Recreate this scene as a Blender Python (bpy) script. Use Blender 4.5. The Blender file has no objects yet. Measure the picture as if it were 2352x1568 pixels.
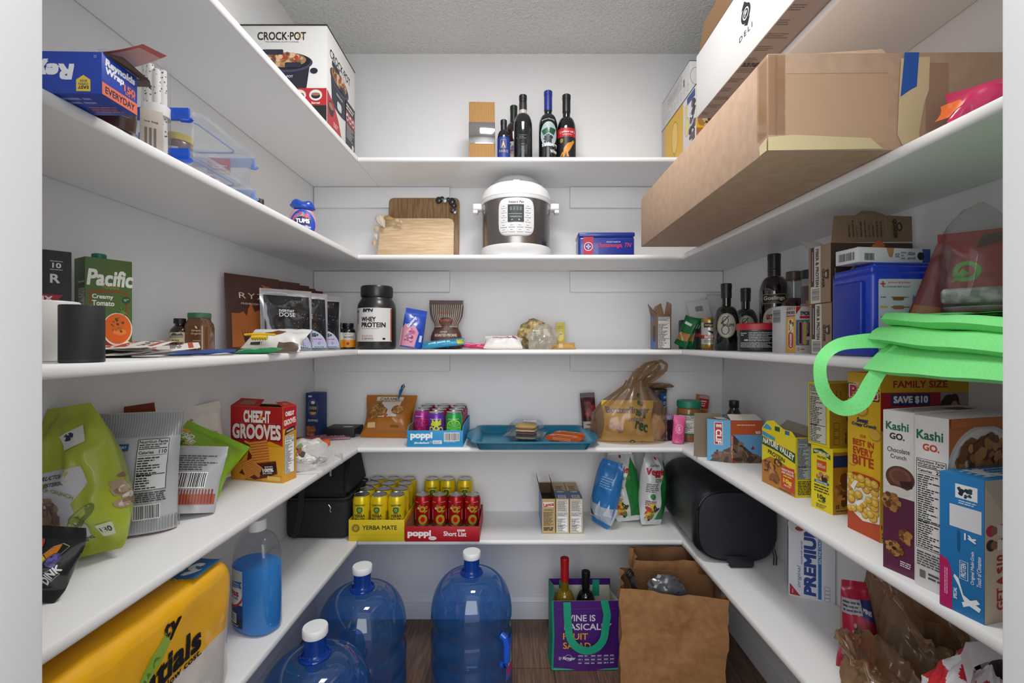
import bpy, bmesh, math, random
from mathutils import Vector, Matrix, noise
# ---------------------------------------------------------------- camera, world, light, exposure
C = bpy.context.scene
COL = C.collection
CZ = 1.18                     # camera height, metres
cam = bpy.data.cameras.new('camera')
cam.sensor_width = 36.0
cam.lens = 1045.0 / 2352.0 * 36.0
cam.clip_start = 0.02
camo = bpy.data.objects.new('camera', cam)
camo.location = (0, 0, CZ)
camo.rotation_euler = (math.radians(90), 0, 0)
COL.objects.link(camo)
C.camera = camo
w = bpy.data.worlds.new('room_light')
w.use_nodes = True
w.node_tree.nodes['Background'].inputs[0].default_value = (0.95, 0.97, 1.0, 1)
w.node_tree.nodes['Background'].inputs[1].default_value = 0.8
C.world = w
C.view_settings.view_transform = 'Standard'
C.view_settings.look = 'None'
C.view_settings.gamma = 1.0
C.view_settings.exposure = 0.0
C.view_settings.use_curve_mapping = False

def area(name, loc, rot, sx, sy, power, col=(1, 1, 1)):
    l = bpy.data.lights.new(name, 'AREA')
    l.shape = 'RECTANGLE'; l.size = sx; l.size_y = sy; l.energy = power; l.color = col
    o = bpy.data.objects.new(name, l)
    o.location = loc; o.rotation_euler = rot
    COL.objects.link(o)
    return o
# ceiling fixture of the pantry (just above the frame) and the light of the room behind the doorway
area('ceiling_fixture_light', (0.03, 0.98, 2.385), (0, 0, 0), 0.36, 0.36, 13.5, (1.0, 0.98, 0.95))
area('doorway_room_light', (0.0, -0.75, 1.5), (math.radians(88), 0, 0), 1.5, 1.7, 28.0, (0.97, 0.98, 1.0))
# ---------------------------------------------------------------- helpers
R = math.radians
def lin(h):
    h = h.lstrip('#')
    out = []
    for i in (0, 2, 4):
        c = int(h[i:i+2], 16) / 255
        out.append(c / 12.92 if c <= 0.04045 else ((c + 0.055) / 1.055) ** 2.4)
    return tuple(out)
MATS = {}
def M(h, rough=0.5, metal=0.0, alpha=1.0, bump=0.0, bscale=250.0, coat=0.0, spec=0.5, sub=0.0):
    key = (h, rough, metal, alpha, bump, bscale, coat, spec)
    if key in MATS: return MATS[key]
    m = bpy.data.materials.new('paint_' + h.lstrip('#'))
    m.use_nodes = True
    n = m.node_tree.nodes; b = n['Principled BSDF']
    b.inputs['Base Color'].default_value = (*lin(h), 1)
    b.inputs['Roughness'].default_value = rough
    b.inputs['Metallic'].default_value = metal
    b.inputs['Alpha'].default_value = alpha
    b.inputs['Specular IOR Level'].default_value = spec
    b.inputs['Coat Weight'].default_value = coat
    if bump:
        t = n.new('ShaderNodeTexNoise'); t.inputs['Scale'].default_value = bscale
        t.inputs['Detail'].default_value = 4
        tc = n.new('ShaderNodeTexCoord'); bp = n.new('ShaderNodeBump')
        bp.inputs['Strength'].default_value = bump; bp.inputs['Distance'].default_value = 0.002
        L = m.node_tree.links
        L.new(tc.outputs['Object'], t.inputs['Vector']); L.new(t.outputs['Fac'], bp.inputs['Height'])
        L.new(bp.outputs['Normal'], b.inputs['Normal'])
    MATS[key] = m
    return m
def Mpat(name, kind, c1, c2, scale, rough=0.5, metal=0.0, vec=(1, 1, 1), p=(0.4, 0.6), bump=0.0):
    """two-colour procedural pattern in object space"""
    if name in MATS: return MATS[name]
    m = bpy.data.materials.new(name); m.use_nodes = True
    n = m.node_tree.nodes; L = m.node_tree.links; b = n['Principled BSDF']
    tc = n.new('ShaderNodeTexCoord'); mp = n.new('ShaderNodeMapping')
    mp.inputs['Scale'].default_value = vec
    L.new(tc.outputs['Object'], mp.inputs['Vector'])
    if kind == 'noise':
        t = n.new('ShaderNodeTexNoise'); t.inputs['Detail'].default_value = 6; o = t.outputs['Fac']
    elif kind == 'voronoi':
        t = n.new('ShaderNodeTexVoronoi'); o = t.outputs['Distance']
    elif kind == 'wave':
        t = n.new('ShaderNodeTexWave'); t.inputs['Distortion'].default_value = 3.0
        t.inputs['Detail'].default_value = 3; o = t.outputs['Fac']
    elif kind == 'stripe':
        t = n.new('ShaderNodeTexWave'); t.inputs['Distortion'].default_value = 0.0; o = t.outputs['Fac']
    t.inputs['Scale'].default_value = scale
    L.new(mp.outputs['Vector'], t.inputs['Vector'])
    r = n.new('ShaderNodeValToRGB')
    r.color_ramp.elements[0].position = p[0]; r.color_ramp.elements[0].color = (*lin(c1), 1)
    r.color_ramp.elements[1].position = p[1]; r.color_ramp.elements[1].color = (*lin(c2), 1)
    L.new(o, r.inputs['Fac']); L.new(r.outputs['Color'], b.inputs['Base Color'])
    b.inputs['Roughness'].default_value = rough; b.inputs['Metallic'].default_value = metal
    if bump:
        bp = n.new('ShaderNodeBump'); bp.inputs['Strength'].default_value = bump
        bp.inputs['Distance'].default_value = 0.002
        L.new(o, bp.inputs['Height']); L.new(bp.outputs['Normal'], b.inputs['Normal'])
    MATS[name] = m
    return m
def Mthin(name, tint, gloss=0.08, rough=0.05, haze=0.0, hazecol='ffffff', power=4.0):
    """thin clear plastic or glass: tinted see-through shell with a fresnel shine and some haze"""
    if name in MATS: return MATS[name]
    m = bpy.data.materials.new(name); m.use_nodes = True
    n = m.node_tree.nodes; L = m.node_tree.links
    n.remove(n['Principled BSDF']); out = n['Material Output']
    tr = n.new('ShaderNodeBsdfTransparent'); tr.inputs[0].default_value = (*lin(tint), 1)
    gl = n.new('ShaderNodeBsdfGlossy'); gl.inputs['Roughness'].default_value = rough
    base = tr.outputs[0]
    if haze:
        df = n.new('ShaderNodeBsdfDiffuse'); df.inputs[0].default_value = (*lin(hazecol), 1)
        tl = n.new('ShaderNodeBsdfTranslucent'); tl.inputs[0].default_value = (*lin(hazecol), 1)
        m2 = n.new('ShaderNodeMixShader'); m2.inputs[0].default_value = 0.4
        L.new(df.outputs[0], m2.inputs[1]); L.new(tl.outputs[0], m2.inputs[2])
        m1 = n.new('ShaderNodeMixShader'); m1.inputs[0].default_value = haze
        L.new(base, m1.inputs[1]); L.new(m2.outputs[0], m1.inputs[2]); base = m1.outputs[0]
    fr = n.new('ShaderNodeLayerWeight'); fr.inputs[0].default_value = 0.5
    pw = n.new('ShaderNodeMath'); pw.operation = 'POWER'; pw.inputs[1].default_value = power
    L.new(fr.outputs['Facing'], pw.inputs[0])
    mm = n.new('ShaderNodeMath'); mm.operation = 'MULTIPLY_ADD'; mm.inputs[1].default_value = 0.55; mm.inputs[2].default_value = gloss; mm.use_clamp = True
    L.new(pw.outputs[0], mm.inputs[0])
    mx = n.new('ShaderNodeMixShader'); L.new(mm.outputs[0], mx.inputs[0])
    L.new(base, mx.inputs[1]); L.new(gl.outputs[0], mx.inputs[2]); L.new(mx.outputs[0], out.inputs[0])
    MATS[name] = m
    return m
def crinkle(m, strength=0.55, scale=55.0):
    """fine creases of thin film, added once to a plain paint"""
    n = m.node_tree.nodes; b = n.get('Principled BSDF')
    if not b or b.inputs['Normal'].is_linked: return m
    L = m.node_tree.links; tc = n.new('ShaderNodeTexCoord'); t = n.new('ShaderNodeTexNoise'); bp = n.new('ShaderNodeBump')
    t.noise_type = 'RIDGED_MULTIFRACTAL'; t.inputs['Scale'].default_value = scale*.5; t.inputs['Detail'].default_value = 3
    bp.inputs['Strength'].default_value = strength; bp.inputs['Distance'].default_value = 0.0025
    L.new(tc.outputs['Object'], t.inputs['Vector']); L.new(t.outputs['Fac'], bp.inputs['Height']); L.new(bp.outputs['Normal'], b.inputs['Normal'])
    return m
def asm(m, **k):
    return M(m, **k) if isinstance(m, str) else m

class MB:
    """collects shapes with several materials and links them as one mesh object"""
    def __init__(s): s.bm = bmesh.new(); s.ms = []
    def mi(s, m):
        m = asm(m)
        if m not in s.ms: s.ms.append(m)
        return s.ms.index(m)
    def poly(s, pts, m):
        f = s.bm.faces.new([s.bm.verts.new(p) for p in pts]); f.material_index = s.mi(m); return f
    def box(s, lo, hi, m, bev=0.0, T=None, seg=2, skip=()):
        b = bmesh.new()
        x0, y0, z0 = lo; x1, y1, z1 = hi
        v = [b.verts.new(p) for p in ((x0,y0,z0),(x1,y0,z0),(x1,y1,z0),(x0,y1,z0),(x0,y0,z1),(x1,y0,z1),(x1,y1,z1),(x0,y1,z1))]
        fs = {'bottom':(3,2,1,0),'top':(4,5,6,7),'front':(0,1,5,4),'right':(1,2,6,5),'back':(2,3,7,6),'left':(3,0,4,7)}
        for k, q in fs.items():
            if k not in skip: b.faces.new([v[i] for i in q])
        if bev: bmesh.ops.bevel(b, geom=list(b.edges), offset=bev, segments=seg, affect='EDGES', profile=0.5)
        s.merge(b, m, T)
    def merge(s, b, m=None, T=None, f=None):
        i = s.mi(m) if m is not None else None
        vm = {}
        for v in b.verts:
            c = v.co.copy()
            if f: c = f(c)
            if T is not None: c = T @ c
            vm[v] = s.bm.verts.new(c)
        for q in b.faces:
            try: g = s.bm.faces.new([vm[v] for v in q.verts])
            except ValueError: continue
            g.material_index = q.material_index if i is None else i
        b.free()
    def lathe(s, prof, m, seg=32, c=(0, 0, 0), T=None, sx=1.0, sy=1.0, sq=None):
        """prof: (radius, z[, material]) from bottom to top; a material applies to the band starting there"""
        cur = m; rings = []
        for p in prof:
            r, z = p[0], p[1]
            ring = []
            for k in range(seg):
                a = 2 * math.pi * k / seg
                ca, sa = math.cos(a), math.sin(a)
                if sq: ca = math.copysign(abs(ca) ** sq, ca); sa = math.copysign(abs(sa) ** sq, sa)
                co = Vector((c[0] + r * ca * sx, c[1] + r * sa * sy, c[2] + z))
                if T is not None: co = T @ co
                ring.append(s.bm.verts.new(co))
            rings.append(ring)
        for j in range(len(prof) - 1):
            if len(prof[j]) > 2: cur = prof[j][2]
            i = s.mi(cur)
            for k in range(seg):
                f = s.bm.faces.new((rings[j][k], rings[j][(k+1) % seg], rings[j+1][(k+1) % seg], rings[j+1][k]))
                f.material_index = i
        f = s.bm.faces.new(rings[0][::-1]); f.material_index = s.mi(prof[0][2] if len(prof[0]) > 2 else m)
        f = s.bm.faces.new(rings[-1]); f.material_index = s.mi(cur)
    def tube(s, pts, r, m, seg=8, closed=False, flat=1.0, up=(0, 0, 1)):
        pts = [Vector(p) for p in pts]; n = len(pts); rings = []; i = s.mi(m)
        for j, p in enumerate(pts):
            a = pts[j-1] if (j > 0 or closed) else p
            b = pts[(j+1) % n] if (j < n-1 or closed) else p
            t = (b - a).normalized()
            u = Vector(up)
            if abs(t.dot(u)) > 0.95: u = Vector((1, 0.1, 0))
            x = t.cross(u).normalized(); y = x.cross(t).normalized()
            rr = r[j] if isinstance(r, (list, tuple)) else r
            rings.append([s.bm.verts.new(p + x * math.cos(2*math.pi*k/seg) * rr * flat + y * math.sin(2*math.pi*k/seg) * rr) for k in range(seg)])
        for j in range(n if closed else n - 1):
            for k in range(seg):
                f = s.bm.faces.new((rings[j][k], rings[j][(k+1) % seg], rings[(j+1) % n][(k+1) % seg], rings[(j+1) % n][k]))
                f.material_index = i
        if not closed:
            s.bm.faces.new(rings[0][::-1]).material_index = i; s.bm.faces.new(rings[-1]).material_index = i
    def ball(s, c, r, m, seg=16, T=None, f=None):
        b = bmesh.new(); bmesh.ops.create_uvsphere(b, u_segments=seg, v_segments=max(6, seg * 2 // 3), radius=1)
        if not isinstance(r, (list, tuple)): r = (r, r, r)
        for v in b.verts:
            v.co = Vector((v.co.x * r[0], v.co.y * r[1], v.co.z * r[2]))
            if f: v.co = f(v.co)
            v.co += Vector(c)
        s.merge(b, m, T)
    def sheet(s, fn, nu, nv, m, cl=False):
        """grid surface: fn(i/nu, j/nv) -> point; m may be a function of (u, v)"""
        g = [[s.bm.verts.new(fn(i/nu, j/nv)) for i in range(nu + (0 if cl else 1))] for j in range(nv+1)]
        for j in range(nv):
            for i in range(nu):
                a = (i+1) % nu if cl else i+1
                f = s.bm.faces.new((g[j][i], g[j][a], g[j+1][a], g[j+1][i]))
                f.material_index = s.mi(m((i+.5)/nu, (j+.5)/nv) if callable(m) else m)
        return g
    def prism(s, pts2, z0, z1, m, T=None, bev=0.0, seg=2):
        b = bmesh.new()
        lo = [b.verts.new((x, y, z0)) for x, y in pts2]; hi = [b.verts.new((x, y, z1)) for x, y in pts2]
        n = len(pts2)
        b.faces.new(lo[::-1]); b.faces.new(hi)
        for k in range(n): b.faces.new((lo[k], lo[(k+1) % n], hi[(k+1) % n], hi[k]))
        if bev: bmesh.ops.bevel(b, geom=list(b.edges), offset=bev, segments=seg, affect='EDGES', profile=0.5)
        s.merge(b, m, T)
    def build(s, name, parent=None, smooth=35, weld=False, recalc=False):
        if weld: bmesh.ops.remove_doubles(s.bm, verts=s.bm.verts, dist=0.00002)
        if recalc: bmesh.ops.recalc_face_normals(s.bm, faces=s.bm.faces)
        me = bpy.data.meshes.new(name); s.bm.to_mesh(me); s.bm.free()
        for m in s.ms: me.materials.append(m)
        if smooth:
            me.polygons.foreach_set('use_smooth', [True] * len(me.polygons))
            me.set_sharp_from_angle(angle=R(smooth))
        o = bpy.data.objects.new(name, me); COL.objects.link(o)
        if parent: o.parent = parent
        return o
def tag(o, label=None, cat=None, group=None, kind=None):
    if label: o['label'] = label
    if cat: o['category'] = cat
    if group: o['group'] = group
    if kind: o['kind'] = kind
    return o
def thing(name, label, cat, loc=(0, 0, 0), rz=0.0, group=None):
    o = bpy.data.objects.new(name, None); COL.objects.link(o)
    o.empty_display_size = 0.05
    o.location = loc; o.rotation_euler = (0, 0, rz)
    return tag(o, label, cat, group)
def solo(mb, name, label, cat, loc=(0, 0, 0), rz=0.0, group=None, smooth=35, **k):
    o = mb.build(name, None, smooth, **k); o.location = loc; o.rotation_euler = (0, 0, rz)
    return tag(o, label, cat, group)
def copy_tree(o, loc, rz=0.0, label=None):
    c = o.copy(); COL.objects.link(c); c.location = loc; c.rotation_euler = (0, 0, rz)
    if label: c['label'] = label
    for ch in o.children:
        d = ch.copy(); COL.objects.link(d); d.parent = c
        for g in ch.children:
            e = g.copy(); COL.objects.link(e); e.parent = d
    return c

TXT = {}
def text_mesh(t, shear, space):
    key = (t, shear, space)
    if key in TXT: return TXT[key]
    cu = bpy.data.curves.new('t', 'FONT'); cu.body = t; cu.size = 1.0; cu.shear = shear
    cu.resolution_u = 3; cu.space_character = space
    o = bpy.data.objects.new('t', cu); COL.objects.link(o)
    dg = bpy.context.evaluated_depsgraph_get()
    me = bpy.data.meshes.new_from_object(o.evaluated_get(dg))
    vs = [(v.co.x, v.co.y) for v in me.vertices]; fs = [tuple(p.vertices) for p in me.polygons]
    bpy.data.objects.remove(o); bpy.data.curves.remove(cu); bpy.data.meshes.remove(me)
    if not vs: vs = [(0, 0), (1, 0), (0, 1)]; fs = []
    xs = [v[0] for v in vs]; ys = [v[1] for v in vs]
    TXT[key] = (vs, fs, min(xs), max(xs), min(ys), max(ys))
    return TXT[key]

class Dec:
    """printing on a surface: f(u, v, off) -> point, in metres; du/dv slice the print so it follows a curved surface"""
    def __init__(s, mb, f, du=None, dv=None, o0=0.0002, step=0.00003, rough=0.45):
        s.mb, s.f, s.du, s.dv, s.o, s.step, s.rough = mb, f, du, dv, o0, step, rough
    def put(s, vs, fs, m):
        if isinstance(m, str): m = M(m, rough=s.rough)
        off = s.o; s.o += s.step
        i = s.mb.mi(m)
        if s.du or s.dv:
            b = bmesh.new(); V = [b.verts.new((x, y, 0)) for x, y in vs]
            for q in fs:
                try: b.faces.new([V[k] for k in q])
                except ValueError: pass
            for ax, st in ((0, s.du), (1, s.dv)):
                if not st: continue
                lo = min(v[ax] for v in vs); hi = max(v[ax] for v in vs)
                k = math.floor(lo / st) + 1
                no = (1, 0, 0) if ax == 0 else (0, 1, 0)
                while k * st < hi:
                    bmesh.ops.bisect_plane(b, geom=list(b.verts) + list(b.edges) + list(b.faces), dist=1e-7,
                                           plane_co=(no[0]*k*st, no[1]*k*st, 0), plane_no=no)
                    k += 1
            bmesh.ops.triangulate(b, faces=[q for q in b.faces if len(q.verts) > 4])
            vm = {v: s.mb.bm.verts.new(s.f(v.co.x, v.co.y, off)) for v in b.verts}
            for q in b.faces: s.mb.bm.faces.new([vm[v] for v in q.verts]).material_index = i
            b.free()
        else:
            V = [s.mb.bm.verts.new(s.f(x, y, off)) for x, y in vs]
            for q in fs:
                try: s.mb.bm.faces.new([V[k] for k in q]).material_index = i
                except ValueError: pass
    def poly(s, pts, m): s.put(pts, [tuple(range(len(pts)))], m)
    def rect(s, u0, v0, u1, v1, m): s.poly([(u0, v0), (u1, v0), (u1, v1), (u0, v1)], m)
    def rrect(s, u0, v0, u1, v1, r, m):
        p = []
        for cx, cy, a0 in ((u1-r, v0+r, -90), (u1-r, v1-r, 0), (u0+r, v1-r, 90), (u0+r, v0+r, 180)):
            for k in range(5):
                a = R(a0 + 22.5*k); p.append((cx + r*math.cos(a), cy + r*math.sin(a)))
        s.poly(p, m)
    def rects(s, L, m):
        vs = []; fs = []
        for a, b, c, d in L:
            k = len(vs); vs += [(a, b), (c, b), (c, d), (a, d)]; fs.append((k, k+1, k+2, k+3))
        if vs: s.put(vs, fs, m)
    def ell(s, u, v, ru, rv, m, n=28, rot=0.0, a0=0, a1=360):
        p = []
        full = (a1 - a0) >= 360
        for k in range(n if full else n + 1):
            a = R(a0 + (a1 - a0) * k / n); x, y = ru*math.cos(a), rv*math.sin(a)
            p.append((u + x*math.cos(rot) - y*math.sin(rot), v + x*math.sin(rot) + y*math.cos(rot)))
        s.poly(p, m)
    def ring(s, u, v, ru, rv, t, m, n=28):
        vs = []; fs = []
        for k in range(n):
            a = 2*math.pi*k/n
            vs += [(u + ru*math.cos(a), v + rv*math.sin(a)), (u + (ru-t)*math.cos(a), v + (rv-t)*math.sin(a))]
        for k in range(n):
            j = (k+1) % n; fs.append((2*k, 2*j, 2*j+1, 2*k+1))
        s.put(vs, fs, m)
    def frame(s, u0, v0, u1, v1, t, m):
        s.rects([(u0, v0, u1, v0+t), (u0, v1-t, u1, v1), (u0, v0+t, u0+t, v1-t), (u1-t, v0+t, u1, v1-t)], m)
    def text(s, t, u, v, m, w=None, h=None, rot=0.0, bold=0.02, shear=0.0, space=1.0, al='c', arch=0.0):
        vs, fs, x0, x1, y0, y1 = text_mesh(t, shear, space)
        sx = w / (x1-x0) if w else None; sy = h / (y1-y0) if h else None
        if sx is None: sx = sy
        if sy is None: sy = sx
        ax = {'c': (x0+x1)/2, 'l': x0, 'r': x1}[al]; cy = (y0+y1)/2
        c, sn = math.cos(rot), math.sin(rot); out = []
        W = (x1-x0)*sx/2
        q = bold*.8; st, s.step = s.step, .000012
        for dx, dy in (((-q, -q), (q, -q), (q, q), (-q, q)) + (((0, 0),) if bold > .05 else ())) if bold > 0 else ((0, 0),):
            out = []
            for x, y in vs:
                x = (x+dx-ax)*sx; y = (y+dy-cy)*sy
                if arch: y += arch * (1 - (x/W)**2)
                out.append((u + x*c - y*sn, v + x*sn + y*c))
            s.put(out, fs, m)
        s.step = st
    def lines(s, u0, v0, u1, v1, n, m, fill=0.5, rag=0.35, seed=1, vert=False, words=True):
        rnd = random.Random(seed); L = []
        u0, u1 = min(u0, u1), max(u0, u1); v0, v1 = min(v0, v1), max(v0, v1)
        if vert: A0, A1, B0, B1 = v0, v1, u0, u1
        else: A0, A1, B0, B1 = u0, u1, v0, v1
        p = (B1-B0)/n
        for k in range(n):
            b = B1 - (k+1)*p + p*(1-fill)/2; e = A0 + (A1-A0)*(1 - rag*rnd.random()); a = A0
            while a < e:
                q = min(e, a + (p*fill*(1.5 + 4*rnd.random()) if words else 9))
                L.append((b, a, b+p*fill, q) if vert else (a, b, q, b+p*fill)); a = q + p*fill*0.6
        s.rects(L, m)
    def barcode(s, u0, v0, u1, v1, seed=3, vert=False, bg='f4f4f2'):
        rnd = random.Random(seed)
        if bg: s.rect(u0 - 0.002, v0 - 0.002, u1 + 0.002, v1 + 0.002, bg)
        L = []; a, e = (v0, v1) if vert else (u0, u1); st = (e-a)/46
        while a < e - st:
            q = st * rnd.choice((0.6, 0.6, 1.1, 1.7)); q = min(q, e-a)
            L.append((u0, a, u1, a+q) if vert else (a, v0, a+q, v1)); a += q + st * rnd.choice((0.6, 0.6, 1.1, 1.5))
        s.rects(L, '1b1b1b')
    def facts(s, u0, v0, u1, v1, cal='', bg='f2f2ee', ink='1c1c1c', seed=1):
        W, H = u1-u0, v1-v0
        if bg: s.rect(u0, v0, u1, v1, bg)
        s.frame(u0, v0, u1, v1, W*0.02, ink)
        s.text('Nutrition Facts', (u0+u1)/2, v1 - W*0.09, ink, w=W*0.9, bold=0.03)
        s.rects([(u0+W*.05, v1-W*.34, u1-W*.05, v1-W*.31), (u0+W*.05, v1-W*.56, u1-W*.05, v1-W*.545)], ink)
        s.lines(u0+W*.05, v1-W*.30, u1-W*.05, v1-W*.16, 2, ink, seed=seed)
        if cal:
            s.text('Calories', u0+W*.06, v1-W*.45, ink, h=W*.1, al='l', bold=0.03)
            s.text(cal, u1-W*.06, v1-W*.44, ink, h=W*.13, al='r', bold=0.03)
        n = max(3, int((H - W*.6) / (W*.085)))
        s.lines(u0+W*.05, v0+W*.04, u1-W*.2, v1-W*.6, n, ink, fill=.5, rag=.6, seed=seed)
        s.rects([(u0+W*.05, v0+H*.3, u1-W*.05, v0+H*.3+W*.03)], ink)
    def clump(s, u, v, ru, rv, n, cols, size, seed=1, asp=1.0):
        rnd = random.Random(seed)
        for k in range(n):
            a = rnd.random()*6.283; q = math.sqrt(rnd.random())
            x, y = u + ru*q*math.cos(a), v + rv*q*math.sin(a)
            z = size*(0.6 + 0.7*rnd.random()); ph = rnd.random()*6.28; p = []
            for j in range(9):
                t = j/9*6.283; rr = z*(0.75 + 0.4*rnd.random())
                X, Y = rr*math.cos(t)*asp, rr*math.sin(t)
                p.append((x + X*math.cos(ph) - Y*math.sin(ph), y + X*math.sin(ph) + Y*math.cos(ph)))
            st = s.step; s.step = 0.00001; s.poly(p, cols[k % len(cols)]); s.step = st
def plane_dec(mb, o, U, V, **k):
    o = Vector(o); U = Vector(U).normalized(); V = Vector(V).normalized(); N = U.cross(V)
    return Dec(mb, lambda u, v, q: o + U*u + V*v + N*q, **k)
def box_decs(mb, w, d, h, x0=0.0, y0=0.0, z0=0.0):
    return {'front': plane_dec(mb, (x0, y0, z0), (1,0,0), (0,0,1)),
            'right': plane_dec(mb, (x0+w, y0, z0), (0,1,0), (0,0,1)),
            'left': plane_dec(mb, (x0, y0+d, z0), (0,-1,0), (0,0,1)),
            'back': plane_dec(mb, (x0+w, y0+d, z0), (-1,0,0), (0,0,1)),
            'top': plane_dec(mb, (x0, y0, z0+h), (1,0,0), (0,1,0)),
            'bottom': plane_dec(mb, (x0, y0+d, z0), (1,0,0), (0,-1,0))}
def cyl_dec(mb, rf, du=0.004, dv=None, c=(0, 0, 0), **k):
    """u runs around the cylinder (0 faces -Y), rf is a radius or a function of v"""
    def f(u, v, q):
        r = rf(v) if callable(rf) else rf
        a = u / (rf(v) if callable(rf) else rf)
        return Vector((c[0] + (r+q)*math.sin(a), c[1] - (r+q)*math.cos(a), c[2] + v))
    return Dec(mb, f, du=du, dv=dv, o0=0.0005, **k)
class Pouch:
    """a filled film bag: front looks to -Y; flat=True gives a stand-up gusset base"""
    def __init__(s, w, h, t, flat=False, seal=0.018, wr=0.003, seed=1, pinch=0.10, topf=0.35, bend=None, botf=0.3, freq=60.0, taper=0.0, oval=0.0, waist=0.0):
        s.w, s.h, s.t, s.flat, s.seal, s.wr, s.seed, s.pinch, s.topf, s.botf, s.freq = w, h, t, flat, seal, wr, seed, pinch, topf, botf, freq
        s.bend = bend or (lambda p: p); s.taper = taper; s.oval = oval; s.waist = waist
    def g(s, v):
        q = v / s.h; a = s.seal / s.h
        up = min(1.0, max(0.0, (1 - a - q) / s.topf)); up = math.sin(up*math.pi/2)**0.9
        if s.flat: return up * (0.8 + 0.2*q)
        dn = min(1.0, max(0.0, (q - a) / s.botf)); return up * math.sin(dn*math.pi/2)**0.8
    def pt(s, u, v, side, off=0.0):
        e = min(1.0, abs(2*u/s.w)); g = s.g(v)
        T = s.t/2 * g * (1 - e**2.6)**0.6
        k = (1-e**4)
        n3 = noise.noise(Vector((u*16 + s.seed*7.3, v*16, side*3.1)))*1.0 + noise.noise(Vector((u*45, v*38 + s.seed*3.7, side*5)))*0.55
        q = v / s.h
        edge = max(math.exp(-max(0, 1-q)*5.0), (0 if s.flat else math.exp(-q*5.0)))
        cr = math.sin(u*s.freq*1.7 + s.seed + 2.5*noise.noise(Vector((u*20, v*9, s.seed))))*edge
        sa = min(1.0, g*3)
        rg = 1 - 2.6*abs(noise.noise(Vector((u*13 + v*9, v*11 - u*6 + s.seed*2.3, side*7 + s.seed))))
        T += s.wr * k * (n3*0.9 + cr*0.9 + 0.8*rg) * (0.25 + 0.75*sa)
        T = max(T, 0.0004)
        x = u * (1 - s.pinch*g*(1-0.3*abs(2*q-1))) * (1 - s.taper*q) * (1 - s.oval*abs(2*q-1)**2.5) * (1 - s.waist*math.exp(-((q-.46)/.13)**2))
        y = -(T+off) if side == 0 else (T+off)
        return s.bend(Vector((x, y, v)))
    def mesh(s, mb, m, mback=None, nu=36, nv=48):
        for side in (0, 1):
            def fn(a, b):
                u = (a-0.5)*s.w
                if abs(a-0.5) > 0.4999:
                    p0 = s.pt(u, b*s.h, 0); p1 = s.pt(u, b*s.h, 1); return (p0+p1)/2
                return s.pt(u, b*s.h, side)
            mm = m if side == 0 else (mback or m)
            g = mb.sheet((lambda a, b: fn(a, b)) if side == 0 else (lambda a, b: fn(1-a, b)), nu, nv, mm)
            if s.flat:
                if side == 0: b0 = [v for v in g[0]]
                else:
                    b1 = [v for v in g[0]]
                    try: mb.bm.faces.new(b0[::-1] + b1[::-1]).material_index = mb.mi(mm if not callable(mm) else 'cccccc')
                    except ValueError: pass
    def dec(s, mb, side=0, **k):
        if side == 0: return Dec(mb, lambda u, v, q: s.pt(u, v, 0, q), du=s.w/24, dv=s.h/30, o0=0.0009, step=0.00008, **k)
        return Dec(mb, lambda u, v, q: s.pt(-u, v, 1, q), du=s.w/24, dv=s.h/30, o0=0.0009, step=0.00008, **k)
def at(px, d):   # horizontal position of a point d metres deep, read off the photograph
    return (px - 1176.0) / 1045.0 * d
def hz(py, d):
    return CZ - (py - 784.0) / 1045.0 * d
# ---------------------------------------------------------------- the room shell
XL, XR, YB, ZC = -0.845, 0.899, 1.95, 2.412
YF = 0.388                     # pantry side of the door wall
T1, T2, T3, T4, T5 = 1.857, 1.499, 1.150, 0.791, 0.452
def paint(name, col, rough, scale, strength, dist=0.002, second=None):
    m = bpy.data.materials.new(name); m.use_nodes = True
    n = m.node_tree.nodes; L = m.node_tree.links; b = n['Principled BSDF']
    b.inputs['Roughness'].default_value = rough
    tc = n.new('ShaderNodeTexCoord')
    t = n.new('ShaderNodeTexNoise'); t.inputs['Scale'].default_value = scale; t.inputs['Detail'].default_value = 5
    L.new(tc.outputs['Object'], t.inputs['Vector'])
    bp = n.new('ShaderNodeBump'); bp.inputs['Strength'].default_value = strength; bp.inputs['Distance'].default_value = dist
    L.new(t.outputs['Fac'], bp.inputs['Height']); L.new(bp.outputs['Normal'], b.inputs['Normal'])
    t2 = n.new('ShaderNodeTexNoise'); t2.inputs['Scale'].default_value = 3.0; t2.inputs['Detail'].default_value = 3
    L.new(tc.outputs['Object'], t2.inputs['Vector'])
    r = n.new('ShaderNodeValToRGB')
    c = lin(col)
    r.color_ramp.elements[0].color = (*[x*0.95 for x in c], 1); r.color_ramp.elements[1].color = (*c, 1)
    L.new(t2.outputs['Fac'], r.inputs['Fac']); L.new(r.outputs['Color'], b.inputs['Base Color'])
    return m
wallm = paint('wall_paint', 'e9e9ea', 0.55, 90, 0.12)
shelfm = paint('shelf_paint', 'eeeeee', 0.38, 60, 0.10)
trimm = paint('trim_paint', 'dedee0', 0.4, 40, 0.06)
ceilm = paint('ceiling_texture', 'ececea', 0.9, 115, 1.0, 0.014)
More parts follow.
